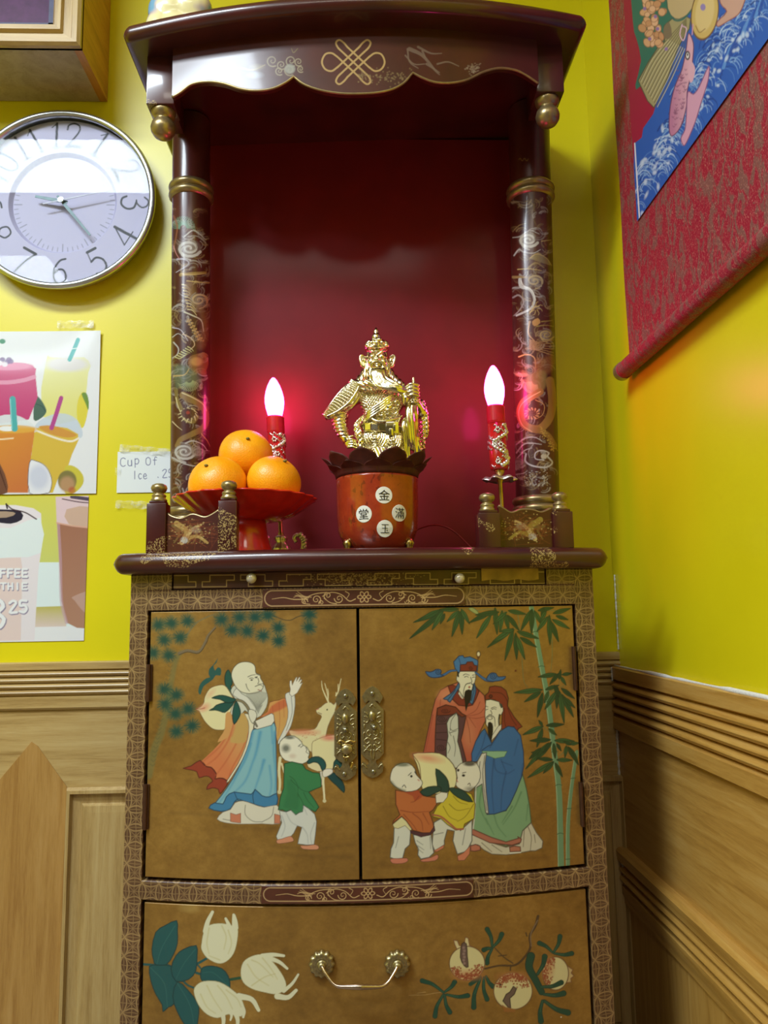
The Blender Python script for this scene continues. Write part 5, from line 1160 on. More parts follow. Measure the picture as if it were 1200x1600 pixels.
def rpanel(A0, B0, px, art_fn):
    x0, x1 = A0[0]+A0[2], B0[0]-B0[2]
    xs = np.array([at(a, b, 1.18)[0] for a, b in px]); zs = np.array([at(a, b, 1.185)[2] for a, b in px])
    S = smooth_pts(np.stack([xs, zs], 1), 8); xs, zs = S[:, 0], S[:, 1]
    def top(x): return np.interp(x, xs, zs)
    def yy(x): return bowy(x, 1.124)+.020
    nx = 150; nz = 70
    V, Fc = grid(lambda U, W: (U, yy(U), ZT+(top(U)-ZT)*W), np.linspace(x0, x1, nx), np.linspace(0, 1, nz))
    o = mesh('rail_panel', V, Fc, M_LACP, cab, smooth=True)
    A = Art(V); art_fn(A); A.apply(o)
    MB().sweep(np.linspace(x0, x1, 24), lambda x: [(yy(x)+.0006, ZT), (yy(x)+.0006, top(x)), (yy(x)+.011, top(x)), (yy(x)+.011, ZT)]).build('rail_panel_back', M_LAC, o)
    MB().tube([(x, yy(x)+.004, top(x)) for x in np.linspace(x0, x1, 30)], .0028, 8, ).build('gilt_edge', M_GILT, o, smooth=True)
def dragon_patch(A, cx, cy, sd, flip=1, body=(172, 138, 74)):
    q = random.Random(sd)
    for k in range(5):
        A.st([(cx+flip*(-28+k*9), cy-12+q.random()*8), (cx+flip*(-18+k*9), cy+2), (cx+flip*(-26+k*10), cy+16)], 5, (120, 92, 50), 2, .8)
    A.st([(cx-flip*22, cy-14), (cx-flip*6, cy-2), (cx-flip*10, cy+10), (cx+flip*10, cy+6), (cx+flip*26, cy+16)], 9, body, 4)
    A.st([(cx-flip*14, cy+16), (cx+flip*2, cy-4), (cx+flip*16, cy-12)], 7, (196, 166, 104), 3)
    A.el(cx-flip*10, cy+12, 6, 5, (176, 172, 170), .9, 2); A.el(cx+flip*8, cy-4, 7, 5, (150, 140, 120), .8, 3)
    for k in range(60):
        A.st([(cx+q.gauss(0, 24), cy+q.gauss(0, 12))]*1+[(cx+q.gauss(0, 24), cy+q.gauss(0, 12))][:0]+[(cx+q.gauss(0, 22), cy+q.gauss(0, 11))], .8, (150, 70, 40), .4, .35, 0)
    for k in range(160): A.el(cx+q.gauss(0, 24), cy+q.gauss(0, 11), .6+q.random(), .5+q.random()*.6, q.choice([(190, 160, 100), (150, 110, 60), (130, 60, 36)]), .8, .5)
rpanel(R1, R2, [(258, 800), (268, 808), (285, 812), (303, 806), (322, 811), (336, 806), (350, 797)], lambda A: dragon_patch(A, 298, 832, 1))
rpanel(R3, R4, [(770, 790), (782, 797), (796, 804), (812, 799), (830, 799), (846, 802), (866, 793)], lambda A: dragon_patch(A, 822, 826, 2, -1, (150, 126, 50)))

# columns ----------------------------------------------------------------
def column(xt, xb, r, ytop, seed, art_fn, y=1.42):
    zt = 1.838+.042*xt; zr = at(298 if xt < 0 else 829, 293, y-r)[2]
    cx = lambda z: xb+(xt-xb)*(z-ZT)/(zt-ZT)
    a = np.linspace(math.pi*.98, math.pi*2.02, 130); z = np.linspace(ZT, zt, 720)
    # painted front half and plain back half share the shaft
    V, Fc = grid(lambda U, W: (cx(W)+r*np.cos(U), y+r*np.sin(U), W), a, z)
    o = mesh('column', V, Fc, M_LACP, cab, smooth=True)
    A = Art(V); art_fn(A); A.apply(o)
    b = np.linspace(0, math.pi, 24)
    V, Fc = grid(lambda U, W: (cx(W)+r*.999*np.cos(U), y+r*.999*np.sin(U), W), b, np.linspace(ZT, zt, 12)); mesh('column_back', V, Fc, M_LAC, o, smooth=True)
    def rings(zc, n=2):
        for k in range(n):
            zz = zc+k*.0155; rr_ = r
            MB().lathe([(rr_-.001, -.0085), (rr_+.003, -.007), (rr_+.0062, -.0035), (rr_+.0070, 0), (rr_+.0062, .0035), (rr_+.003, .007), (rr_-.001, .0085)], (cx(zz), y, zz), 48, cap=False).build('column_ring', M_GILT, o, smooth=True)
    rings(zr); rings(at(838, 792, y-r)[2] if xt > 0 else 1.030)
    return o
CLD, CLD2, GD, GD2, GRN, OR = (176, 170, 168), (140, 128, 122), (160, 124, 66), (192, 160, 96), (104, 132, 98), (176, 110, 56)
def cloud(A, cx, cy, r, s_=1, turns=1.6, col=CLD, w_=3.4):
    A.el(cx, cy, r*1.02, r*.74, CLD2, .30, 16); A.spiral(cx, cy, r, turns, w_*1.35, col, .4, s_, sq=.72); A.spiral(cx+r*.12, cy+r*.1, r*1.2, .62, w_*.8, col, 1.6, s_, .8, .72); A.spiral(cx, cy, r*1.18, .5, w_*.7, CLD2, 4.4, s_, .8, .72); A.spiral(cx, cy, r*.66, turns*.8, w_*.6, CLD2, 1.2, s_, .8, .72)
def flame(A, cx, cy, r, n, col, a0=0., a1=6.28, w_=2.6):
    for k in range(n):
        t = a0+(a1-a0)*k/n; A.st([(cx+r*.3*math.cos(t), cy+r*.3*math.sin(t)), (cx+r*.8*math.cos(t+.15), cy+r*.8*math.sin(t+.15)), (cx+r*math.cos(t+.4), cy+r*math.sin(t+.4))], w_, col, .6, .9)
def filler(A, x0_, x1_, y0_, y1_, n_, sd):
    q = random.Random(sd)
    for k in range(n_):
        x, y, r, a = q.uniform(x0_, x1_), q.uniform(y0_, y1_), q.uniform(5, 13), q.random()*6.3
        c = q.choice([CLD2, (130, 104, 66), (112, 78, 60), (150, 124, 90), (160, 150, 146)])
        A.st([(x+r*math.cos(a+t*.34), y+.8*r*math.sin(a+t*.34)) for t in range(7)], 2.8, c, 1., .72, 0)
        A.st([(x+r*.6*math.cos(a+t*.34), y+.5*r*math.sin(a+t*.34)) for t in range(7)], 1.8, c, .6, .5, 0)
def arts_left(A):
    filler(A, 270, 326, 330, 780, 190, 4)
    A.soft = 1.; A.fr(260, 240, 5.3333)
    flame(A, 285, 510, 60, 7, (120, 70, 60), 2.5, 6); flame(A, 140, 620, 100, 16, (96, 140, 116), 3., 6.4, 9); A.st('60,520 90,600 80,700 60,780', 16, (150, 84, 56), 8, .7)
    cloud(A, 190, 790, 100, 1, 2., CLD, 18); A.st('150,690 230,640 330,720', 12, CLD, 5); A.st('180,690 260,690 340,760', 10, CLD2, 4); A.st('90,880 150,880 185,920 80,990', 15, (168, 160, 176), 6); A.st('60,770 80,830 110,880', 9, (190, 120, 120), 5)
    A.st('120,1010 200,1000 330,990', 30, (150, 116, 60), 16); A.st('120,1000 200,1010 330,1000', 9, GD2, 5); A.st('170,1060 260,1070 370,1080', 10, GD2, 5)
    for k in range(9): A.st([(130+k*6, 1090+k*26), (170+k*6, 1100+k*26), (205+k*6, 1140+k*26)], 9, GD2 if k % 2 else (210, 190, 140), 4)
    A.st('190,1100 240,1230 300,1330 320,1440 290,1600', 60, (126, 86, 50), 60, .8, soft=8); cloud(A, 270, 1220, 75, -1, 1.6, (178, 150, 116), 12)
    A.st('150,1320 220,1350 290,1390 310,1480', 14, (190, 180, 160), 6)
    for k in range(46): t = k/45; A.el(180+110*t+20*math.sin(k), 1380+180*t, 8, 7, (190, 150, 90), .6, 4)
    A.st('50,1450 120,1470 180,1560', 9, (190, 180, 200), 4); A.st('50,1530 100,1500 150,1540', 8, CLD, 4)
    A.fr(260, 520, 5.3333)
    A.st('60,80 100,130 90,180 50,210', 12, CLD, 6); A.st('140,10 210,50 235,100 200,140', 11, (190, 160, 130), 6)
    for k in range(7): A.st([(70+k*18, 200-k*14), (110+k*16, 215-k*14), (140+k*14, 200-k*8)], 10, (190, 184, 120), 4)
    A.poly('185,210 240,180 330,170 350,260 310,340 240,330 190,290', (150, 96, 52), 3, a=.6); A.el(250, 240, 50, 36, (196, 140, 80), .7, 20); A.el(310, 330, 26, 26, (150, 80, 60), .7, 12)
    A.poly('70,270 180,280 290,380 230,450 130,440 80,470 60,360', (96, 118, 88), 3, a=.55, soft=6); flame(A, 190, 390, 100, 12, (150, 160, 110), .3, 2.6, 7); A.st('60,360 150,350 190,300', 12, (180, 150, 90), 6)
    A.st('80,480 90,560 130,640 150,720 220,745 260,700', 30, (120, 96, 50), 26); A.st('140,520 220,560 300,610 330,700 310,790 200,850 120,890 90,940', 62, (132, 98, 52), 40); A.st('130,500 220,540 300,590 335,650', 8, (210, 190, 140), 4); A.st('50,740 90,780 130,810', 8, (214, 190, 150), 4)
    A.st('80,540 100,620 150,720 210,750', 7, (214, 196, 140), 4); A.el(180, 672, 62, 44, (86, 40, 30), .9, 10)
    for k in range(12):
        t = k*.52; A.st([(180+62*math.cos(t), 672+46*math.sin(t)), (180+84*math.cos(t+.2), 690+60*math.sin(t+.2))], 8, (216, 200, 150), 3, .9, 0)
    A.el(180, 665, 16, 14, (170, 60, 40), .8, 6)
    cloud(A, 150, 990, 92, 1, 2., CLD, 15); A.st('160,920 220,900 300,930 340,980', 13, CLD, 6); A.st('50,1040 150,1090 260,1110 330,1060', 12, CLD, 5); cloud(A, 260, 1000, 60, -1, 1.4, CLD2, 10); A.st('290,840 340,900 370,960', 7, GD2, 4)
    A.st('60,1210 130,1200', 8, (130, 70, 56), 4); A.st('60,1260 110,1270 140,1250', 8, (140, 84, 60), 4)
def arts_right(A):
    filler(A, 800, 866, 310, 765, 200, 6)
    A.soft = 1.; A.fr(790, 240, 5.3333)
    for k in range(14): A.el(110+k*6, 50-10*math.sin(k), 6, 4, (150, 116, 66), .7, 3)
    A.st('60,410 110,400 170,410', 12, CLD2, 4, .6); A.st('60,650 110,600 170,580', 9, (150, 120, 80), 4); A.st('240,420 220,520 270,620', 12, (110, 84, 50), 6, .6)
    cloud(A, 190, 720, 84, 1, 1.9, (186, 180, 170), 17); A.st('60,700 120,690 200,640 280,670', 10, CLD, 5); A.st('70,850 110,800 150,820 230,830 290,800', 13, CLD, 6); A.st('300,730 380,720', 8, GD2, 4)
    A.poly('200,870 260,830 330,860 385,930 330,920 250,890', (140, 118, 76), 2, a=.9); A.st('205,870 260,835 340,870 385,935', 7, GD2, 4)
    A.st('60,1030 160,1030 260,1040', 24, (150, 116, 70), 12); A.st('100,965 200,960 300,975', 9, GD2, 5); cloud(A, 240, 1060, 70, -1, 1.6, (176, 152, 112), 12); A.st('190,950 250,910 320,950', 16, (150, 120, 70), 8)
    A.st('120,1050 130,1110 200,1130 240,1210 210,1290 90,1350', 30, (184, 182, 180), 16); A.st('60,1200 110,1180 150,1230 120,1300 70,1350', 16, (150, 132, 132), 10); A.st('130,1060 150,1100 220,1140 250,1220', 5, (230, 226, 220), 3); A.st('60,1120 130,1120', 10, CLD, 5)
    A.st('200,1330 240,1280 280,1270', 12, GD2, 5); flame(A, 250, 1290, 60, 8, GD2); A.st('200,1400 190,1500 240,1560', 14, (186, 150, 100), 6)
    cloud(A, 340, 1510, 66, 1, 1.7, (170, 146, 96), 11); A.poly('220,1400 270,1370 290,1410 240,1440', (180, 130, 70), 2); A.st('300,1400 390,1390', 10, (150, 124, 60), 5); A.st('260,1440 330,1430 400,1440', 10, (150, 124, 60), 5); A.st('300,600 330,900 350,1200', 60, (86, 62, 22), 60, .35, soft=20)
    A.fr(790, 520, 5.3333)
    for k in range(6): A.st([(200, 60+k*14), (280, 80+k*14), (400, 60+k*26)], 10, (176, 136, 86), 5, .85)
    A.st('110,200 180,180 240,210 250,290', 12, GD2, 6); A.poly('240,230 330,200 400,190 400,300 320,350 250,320', (150, 92, 52), 3, a=.6, soft=6); A.el(140, 350, 50, 16, (190, 150, 110), .7, 12)
    A.poly('170,380 240,330 330,320 340,430 290,500 230,490', (140, 112, 60), 3, a=.8, soft=4); flame(A, 250, 400, 120, 14, (176, 146, 96), 1.2, 3., 7); A.el(290, 482, 18, 16, (206, 176, 80))
    A.st('290,490 220,530 150,580 120,660 150,760 230,800 300,790 370,700 390,560 370,400', 58, (150, 104, 52), 70); A.st('290,490 200,540 130,600 108,680 140,770 220,825', 7, (216, 176, 120), 4); A.st('250,560 320,600 310,680 250,720', 7, (190, 140, 84), 4)
    A.el(220, 670, 60, 46, (100, 44, 28), .9, 10)
    for k in range(12):
        t = k*.52; A.st([(220+60*math.cos(t), 672+46*math.sin(t)), (220+40*math.cos(t+.2), 672+28*math.sin(t+.2))], 9, (214, 170, 110), 3, .9, 0)
    A.st('230,800 300,820 360,860 410,940', 50, (140, 96, 46), 40)
    for k in range(60): t = nd.random(); A.el(300+110*t+nd.gauss(0, 14), 800+190*t+nd.gauss(0, 14), 6, 5, (176, 140, 60), .8, 3)
    A.st('90,930 160,880 240,870 300,900', 13, CLD, 6); A.st('90,1000 150,930 220,920 300,930', 13, CLD, 6); A.st('100,1040 160,980 220,960', 11, CLD, 5); A.st('170,1010 165,1070 230,1110 340,1120 390,1080 350,1030 360,1000 300,980 250,1000 250,1050 320,1060', 15, (186, 178, 182), 8)
    A.st('230,930 190,990 200,1040', 9, CLD2, 5); cloud(A, 110, 1090, 54, 1, 1.5, CLD2, 10); A.el(320, 1030, 26, 20, (190, 176, 160), .9, 6); A.st('90,1180 150,1170 180,1150', 10, CLD, 4)
    for k in range(90): A.el(150+nd.random()*200, 1150+nd.random()*130, 5, 4, nd.choice([(170, 140, 90), (190, 184, 180)]), .8, 3)
column(-.3175, -.3065, .0362, 0, 1, arts_left)
column(.3550, .3385, .0405, 0, 2, arts_right)
# niche back
MB().box(-.364, .402, 1.505, 1.52, ZT, 1.846).build('niche_back_panel', M_NICHE, cab)

# canopy ---------------------------------------------------------------
tilt = lambda V: V+np.stack([0*V[:, 0], 0*V[:, 0], .042*V[:, 0]], -1)
x0, x1 = -.388, .412
MB().sweep(xsamp(x0, x1, .014), topfn(x0, x1, 1.842, 1.871, 1.143, 1.55, .014)).build('canopy_top', M_LAC, cab, auto=50, fn=tilt)
# apron with scalloped edge
APX = [(272, 150), (283, 143), (300, 131), (325, 127), (350, 130), (375, 138), (400, 141), (425, 138), (445, 129), (459, 119), (475, 131), (500, 140), (530, 145), (558, 146), (590, 144), (615, 138), (632, 128), (645, 113), (660, 121), (680, 128), (705, 129), (730, 124), (755, 112), (780, 106), (805, 109), (822, 117), (840, 129)]
AY = 1.19
ap = np.array([bow(x, y, AY) for x, y in APX]); apx, apz = ap[:, 0], ap[:, 2]-.042*ap[:, 0]
xs = np.linspace(-.3085, .3275, 760)
# smooth between the cusps only
segs = [0, 9, 17, 26]; sx_, sz_ = [], []
for a, b in zip(segs[:-1], segs[1:]):
    S = smooth_pts(np.stack([apx[a:b+1], apz[a:b+1]], 1), 6); sx_ += list(S[:, 0]); sz_ += list(S[:, 1])
o_ = np.argsort(sx_, kind='stable'); sx_, sz_ = np.array(sx_)[o_], np.array(sz_)[o_]
bz = lambda x: np.interp(x, sx_, sz_)
V, Fc = grid(lambda U, W: (U, bowy(U, AY), bz(U)+(1.843-bz(U))*W), xs, np.linspace(0, 1, 130))
V = tilt(V); o = mesh('apron', V, Fc, M_LACP, cab, smooth=True)
A = Art(V); A.soft = .8
KG = (186, 150, 90)
# endless knot: three strands each way, joined by six looped ends
K = lambda pts, sm=5: A.st([(x, 97+(y-97)*1.08) for x, y in pts], 2.9, KG, sm=sm)
for o_ in (-8, 0, 8):
    K([(535+o_, 82.4-.86*o_), (569+o_, 111.6-.86*o_)], 0); K([(535+o_, 111.6+.86*o_), (569+o_, 82.4+.86*o_)], 0)
K([(535, 82.4), (528, 76), (525, 69), (530, 65), (537, 69), (543, 75.5)]); K([(569, 111.6), (576, 118), (579, 125), (574, 129), (567, 125), (561, 118.5)])
K([(561, 75.5), (567, 69), (574, 65), (579, 69), (576, 76), (569, 82.4)]); K([(535, 111.6), (528, 118), (525, 125), (530, 129), (537, 125), (543, 118.5)])
K([(577, 89.3), (586, 84), (596, 86), (601, 97), (596, 107), (586, 110), (577, 104.7)]); K([(527, 89.3), (518, 84), (508, 86), (503, 97), (508, 107), (518, 110), (527, 104.7)])
# cloud and flower ornaments left and right
A.fr(180, 0, 3.158)
for x, y, r in [(775, 300, 30), (820, 320, 24), (868, 300, 30), (905, 305, 22), (860, 345, 30), (810, 350, 22), (915, 340, 18)]: A.spiral(x, y, r, 1.5, 7, (150, 134, 104), 1., 1, .85)
A.el(862, 340, 26, 24, (150, 150, 140), .8, 8); A.st('620,335 680,345 740,320', 8, (150, 124, 66), 4); A.st('870,240 880,260 900,240', 5, (120, 96, 50)); A.el(700, 330, 30, 12, (140, 124, 86), .5, 12); A.el(690, 370, 34, 14, (160, 170, 190), .5, 14)
A.fr(540, 0, 3)
for s_, w__ in [('290,230 300,290 340,320', 9), ('300,230 360,260 420,330 440,350', 20), ('340,220 400,250 450,250', 12), ('430,300 480,290 530,310', 9), ('380,300 440,340', 12), ('280,260 320,300 370,300', 8), ('360,240 380,280', 10)]: A.st(s_, w__, (122, 98, 84), 5, .8)
for k in range(120): A.el(60+nd.random()*260, 370+nd.gauss(0, 18)-abs(k % 7)*3, 4, 4, (140, 116, 76), .5, 3)
for k in range(60): A.el(600+nd.gauss(0, 20), 325+nd.gauss(0, 12), 4, 3, (150, 130, 110), .5, 3)
A.apply(o)
MB().sweep(np.linspace(-.3085, .3275, 150), lambda x: [(bowy(x, AY)+.0006, float(bz(x))), (bowy(x, AY)+.0006, 1.843), (bowy(x, AY)+.012, 1.843), (bowy(x, AY)+.012, float(bz(x)))]).build('apron_back', M_LAC, o, fn=tilt)
P = [(x, bowy(x, AY)+.001, float(bz(x))) for x in np.linspace(-.3085, .3275, 200)]
MB().tube(P, .0021, 8).build('gilt_edge', M_GILT, o, smooth=True, fn=tilt)
# drop posts
for pxa, pxb, pyb in ((228, 272, 162), (838, 882, 143)):
    yf = 1.242
    a, b = at(pxa, pyb, yf), at(pxb, pyb, yf); xa, xb = a[0], b[0]; z = (a[2]+b[2])/2; hw = (xb-xa)/2; xm = (xa+xb)/2
    o = MB().box(xa, xb, yf, yf+2*hw, z, 1.843+.042*xm, .002).build('drop_post', M_LACG, cab, auto=40)
    MB().lathe([(0, -.051), (.008, -.0495), (.0155, -.045), (.0205, -.037), (.0215, -.030), (.0195, -.022), (.0145, -.0165), (.0135, -.014), (.0165, -.012), (.0205, -.007), (.0215, -.002), (.0215, .001), (0, .001)][::-1], (xm, yf+hw, z), 36).build('ball_finial', M_GILT, o, smooth=True)
    # side board from the drop post back to the column
    MB().box(xm-.008, xm+.008, yf+2*hw, 1.385, 1.79+.042*xm, 1.843+.042*xm).build('canopy_side_rail', M_LAC, cab)
# ------------------------------------------------------------------ offerings
PX, PY = -.187, 1.292
pl = empty('footed_fruit_dish', (PX, PY, ZT), 'red plastic footed dish with a fluted rim holding oranges', 'dish')
RZ = at(385, 768, PY-.10)[2]-ZT          # rim height above the worktop
def flute(a, r, z):
    k = max(0, (r-.045)/.08); return 1+.022*k*math.cos(22*a)
PR = [(.0, RZ-.034), (.040, RZ-.036), (.058, RZ-.034), (.080, RZ-.026), (.098, RZ-.014), (.112, RZ-.003), (.1165, RZ), (.1185, RZ+.001), (.1180, RZ+.003), (.111, RZ+.000), (.096, RZ-.0105), (.078, RZ-.0225), (.058, RZ-.030), (.0, RZ-.0305)]
MB().lathe(PR, (PX, PY, ZT), 176, flute, cap=False).build('bowl', M_REDPL, pl, smooth=True)
MB().lathe([(0, .001), (.047, .001), (.047, .005), (.043, .016), (.037, .035), (.034, .06), (.036, RZ-.0355), (0, RZ-.0355)], (PX, PY, ZT), 48, cap=False).build('foot', M_REDPL, pl, smooth=True)
def orange(px, py, rpx, Y, label, tiltv, stem):
    c = at(px, py, Y); R = rpx*Y/FPX
    rt = Matrix.Rotation(tiltv[0], 3, 'X') @ Matrix.Rotation(tiltv[1], 3, 'Y')
    e = empty('orange', (c[0], c[1], c[2]-R*.94), label, 'orange', 'oranges in the red dish')
    bm = bmesh.new(); bmesh.ops.create_uvsphere(bm, u_segments=48, v_segments=28, radius=1); V = []
    for v in bm.verts:
        d = v.co.normalized(); lat = d.z
        r = R*(1-.045*abs(lat)**3-.05*max(0, lat-.93)/.07*.8+.008*math.cos(5*math.atan2(d.y, d.x))*(1-lat*lat))
        v.co = rt @ Vector((d.x*r*1.0, d.y*r, d.z*r*.95))+Vector(c)
    MB()._bm(bm).build('peel', M_ORANGE, e, smooth=True)
    p = rt @ Vector((0, 0, R*.905))+Vector(c)
    MB().ell(tuple(p), (.0035, .0035, .0022), 10).build('stem_button', M_GREENB, e, smooth=True)
    return e
orange(340, 757, 46, 1.262, 'orange on the left side of the red dish, behind the rail finial', (.9, -.3), 0)
orange(428, 753, 43, 1.268, 'orange on the right side of the red dish, in front of the left candle lamp', (.5, .5), 0)
orange(384, 712, 42.5, 1.318, 'topmost orange, resting on the two lower ones in the red dish', (1.0, .2), 0)

# incense pot with four round stickers, and the dark lotus ring on it
PCX, PCY = .0356, 1.30
ZP = at(592, 738, PCY-.070)[2]-ZT; PRR = 64.5*PCY/FPX*1.0
pot = empty('incense_pot', (PCX, PCY, ZT), 'mottled red glazed round pot with four white stickers under the golden figurine', 'pot')
k = PRR
PP = [(0, .0), (k*.62, .0), (k*.70, .003), (k*.80, .009), (k*.90, .022), (k*.96, .040), (k*.985, .062), (k*1., .088), (k*1.0, ZP-.006), (k*1.01, ZP-.003), (k*1.0, ZP), (k*.95, ZP), (k*.94, ZP-.004), (0, ZP-.004)]
MB().lathe([(r, z+.007) if z < .03 else (r, z) for r, z in PP], (PCX, PCY, ZT), 72, cap=False).build('body', M_POT, pot, smooth=True)
for a in (-.55, math.pi+.55, math.pi/2):
    f = MB(); c = (PCX+k*.86*math.cos(a), PCY+k*.86*math.sin(a)); f.lathe([(0, .0), (.006, .0), (.0075, .004), (.005, .008), (.0065, .013), (.0085, .018), (.006, .024), (0, .026)], (c[0], c[1], ZT), 16)
    f.build('foot', M_BRASS, pot, smooth=True)
def potr(z): return float(np.interp(z-ZT, [p[1] for p in PP[1:9]], [p[0] for p in PP[1:9]]))
def on_pot(dx, dz, cx, cz, off):
    """flat sticker coordinates rolled on to the round wall of the pot"""
    a = (cx+dx-PCX)/k; z = cz+dz; r = potr(z)+off
    return (PCX+r*math.sin(a), PCY-r*math.cos(a), z)
for px, py, ch in ((600, 774, '金'), (568, 803, '堂'), (625, 801, '滿'), (602, 826, '玉')):
    c = at(px, py, PCY-k*.96); cz = c[2]; cx = PCX+k*math.asin(max(-.9, min(.9, (c[0]-PCX)/k))); R = 13.6*(PCY-k)/FPX
    V = [on_pot(0, 0, cx, cz, .0007)]; Fc = []
    for rr_, of in ((.5, .0007), (.97, .0007), (1., .0002)):
        for i in range(36):
            t = 2*math.pi*i/36; V.append(on_pot(R*rr_*math.cos(t), R*rr_*math.sin(t), cx, cz, of))
    Fc = [(0, 1+i, 1+(i+1) % 36) for i in range(36)]+[(1+a*36+i, 1+(a+1)*36+i, 1+(a+1)*36+(i+1) % 36, 1+a*36+(i+1) % 36) for a in range(2) for i in range(36)]
    st_ = MB().add(V, Fc).build('sticker', M_WHITE, pot, label='round white sticker with a black character')
    cu = bpy.data.curves.new('t', 'FONT'); cu.body = ch; cu.size = R*1.35; cu.align_x = 'CENTER'; cu.resolution_u = 3
    to = bpy.data.objects.new('t', cu); sc.collection.objects.link(to)
    ev = to.evaluated_get(bpy.context.evaluated_depsgraph_get()); tm = bpy.data.meshes.new_from_object(ev)
    TV = np.array([v.co[:] for v in tm.vertices]).reshape(-1, 3); TF = [tuple(p.vertices) for p in tm.polygons]
    bpy.data.objects.remove(to); bpy.data.meshes.remove(tm)
    if ch == '玉':      # brushed stroke by stroke
        TV, TF = [], []
        for x0_, x1_, z0_, z1_ in [(-.36, .36, .36, .42), (-.30, .30, .02, .08), (-.45, .45, -.42, -.35), (-.035, .035, .08, .36), (-.035, .035, -.35, .02), (.17, .26, -.24, -.10)]:
            for m_ in range(6):
                xa_, xb_ = x0_+(x1_-x0_)*m_/6, x0_+(x1_-x0_)*(m_+1)/6; n0 = len(TV)
                TV += [(x*R*1.2, z*R*1.2, 0) for x, z in ((xa_, z0_), (xb_, z0_), (xb_, z1_), (xa_, z1_))]; TF.append((n0, n0+1, n0+2, n0+3))
        TV = np.array(TV)
    if len(TV):
        TV[:, 0] -= (TV[:, 0].min()+TV[:, 0].max())/2; TV[:, 1] -= (TV[:, 1].min()+TV[:, 1].max())/2
        mesh('character', [on_pot(x, y, cx, cz, .0013) for x, y, _ in TV], TF, M_INK, st_)
# lotus ring: ten cupped petals
lot = empty('lotus_stand', (PCX, PCY, ZT+ZP), 'dark brown lotus petal stand between the red pot and the golden figurine', 'lotus stand')
for layer, (n_, off, hgt, flare) in enumerate([(10, 0.5, .0385, .023), (10, 0., .021, .019)]):
    for i in range(n_):
        a0 = -math.pi/2+2*math.pi*(i+off)/n_; V = []; nu, nv = 13, 9
        for s_ in (0, 1):
            for u in range(nu):
                for v in range(nv):
                    uu = u/(nu-1)*2-1; vv = v/(nv-1)
                    wdt = math.pi/n_*1.04*(1 if vv < .45 else math.sqrt(max(0., 1-((vv-.45)/.56)**2.0)))
                    a = a0+uu*wdt; r = k*.985+.0015+layer*-.004+flare*vv**1.6+.003*(1-uu*uu)*vv-s_*.0022
                    V.append((PCX+r*math.cos(a), PCY+r*math.sin(a), ZT+ZP+.0005+hgt*vv-.002*uu*uu*vv))
        N_ = nu*nv; I = lambda u, v, s_: s_*N_+u*nv+v; Fc = []
        for u in range(nu-1):
            for v in range(nv-1):
                Fc.append((I(u, v, 0), I(u+1, v, 0), I(u+1, v+1, 0), I(u, v+1, 0))); Fc.append((I(u, v, 1), I(u, v+1, 1), I(u+1, v+1, 1), I(u+1, v, 1)))
        for v in range(nv-1): Fc += [(I(0, v, 0), I(0, v+1, 0), I(0, v+1, 1), I(0, v, 1)), (I(nu-1, v, 0), I(nu-1, v, 1), I(nu-1, v+1, 1), I(nu-1, v+1, 0))]
        for u in range(nu-1): Fc += [(I(u, 0, 0), I(u, 0, 1), I(u+1, 0, 1), I(u+1, 0, 0)), (I(u, nv-1, 0), I(u+1, nv-1, 0), I(u+1, nv-1, 1), I(u, nv-1, 1))]
        MB().add(V, Fc).build('petal', M_LOTUS, lot, smooth=True)
MB().lathe([(0, .0004), (k*.97, .0004), (k*.97, .006), (0, .006)], (PCX, PCY, ZT+ZP), 48).build('seat_disc', M_LOTUS, lot)

# ------------------------------------------------------------------ the golden figurine (built in figurine units, one unit = KS metres)
KS = PCY/FPX*1.0; FZ = at(592, 712, PCY)[2]; FB = ZT+ZP+.0065
fig = empty('deity_figurine', (PCX, PCY, FB), 'polished gold bearded warrior deity figurine in scaled armour, one hand stroking the beard', 'figurine')
def W(V):
    V = np.asarray(V, float); return np.stack([PCX+V[:, 0]*KS, PCY+V[:, 1]*KS, FZ+V[:, 2]*KS], -1)
def chain(mb, pts, R, seg=12, sm=4, flat=None):
    P = smooth_pts(pts, sm) if len(pts) > 2 else np.asarray(pts, float)
    R = np.interp(np.linspace(0, 1, len(P)), np.linspace(0, 1, len(np.atleast_1d(R))), np.atleast_1d(R)) if np.size(R) > 1 else np.full(len(P), R)
    mb.tube(P, R, seg, flat); mb.ell(P[0], (R[0],)*3, seg); mb.ell(P[-1], (R[-1],)*3, seg); return mb
def cast(name, mb, vox, mat, disp=None, it=2, par=fig, label=None):
    V, N, Fc = remesh(mb, vox)
    if isinstance(Fc, np.ndarray): V = laplace(V, Fc, it)
    if disp is not None: V = V+N*disp(V)[:, None]
    return mesh(name, W(V), Fc, mat, par, smooth=True, label=label)
fb = (FB-FZ)/KS     # the floor of the lotus in figurine units
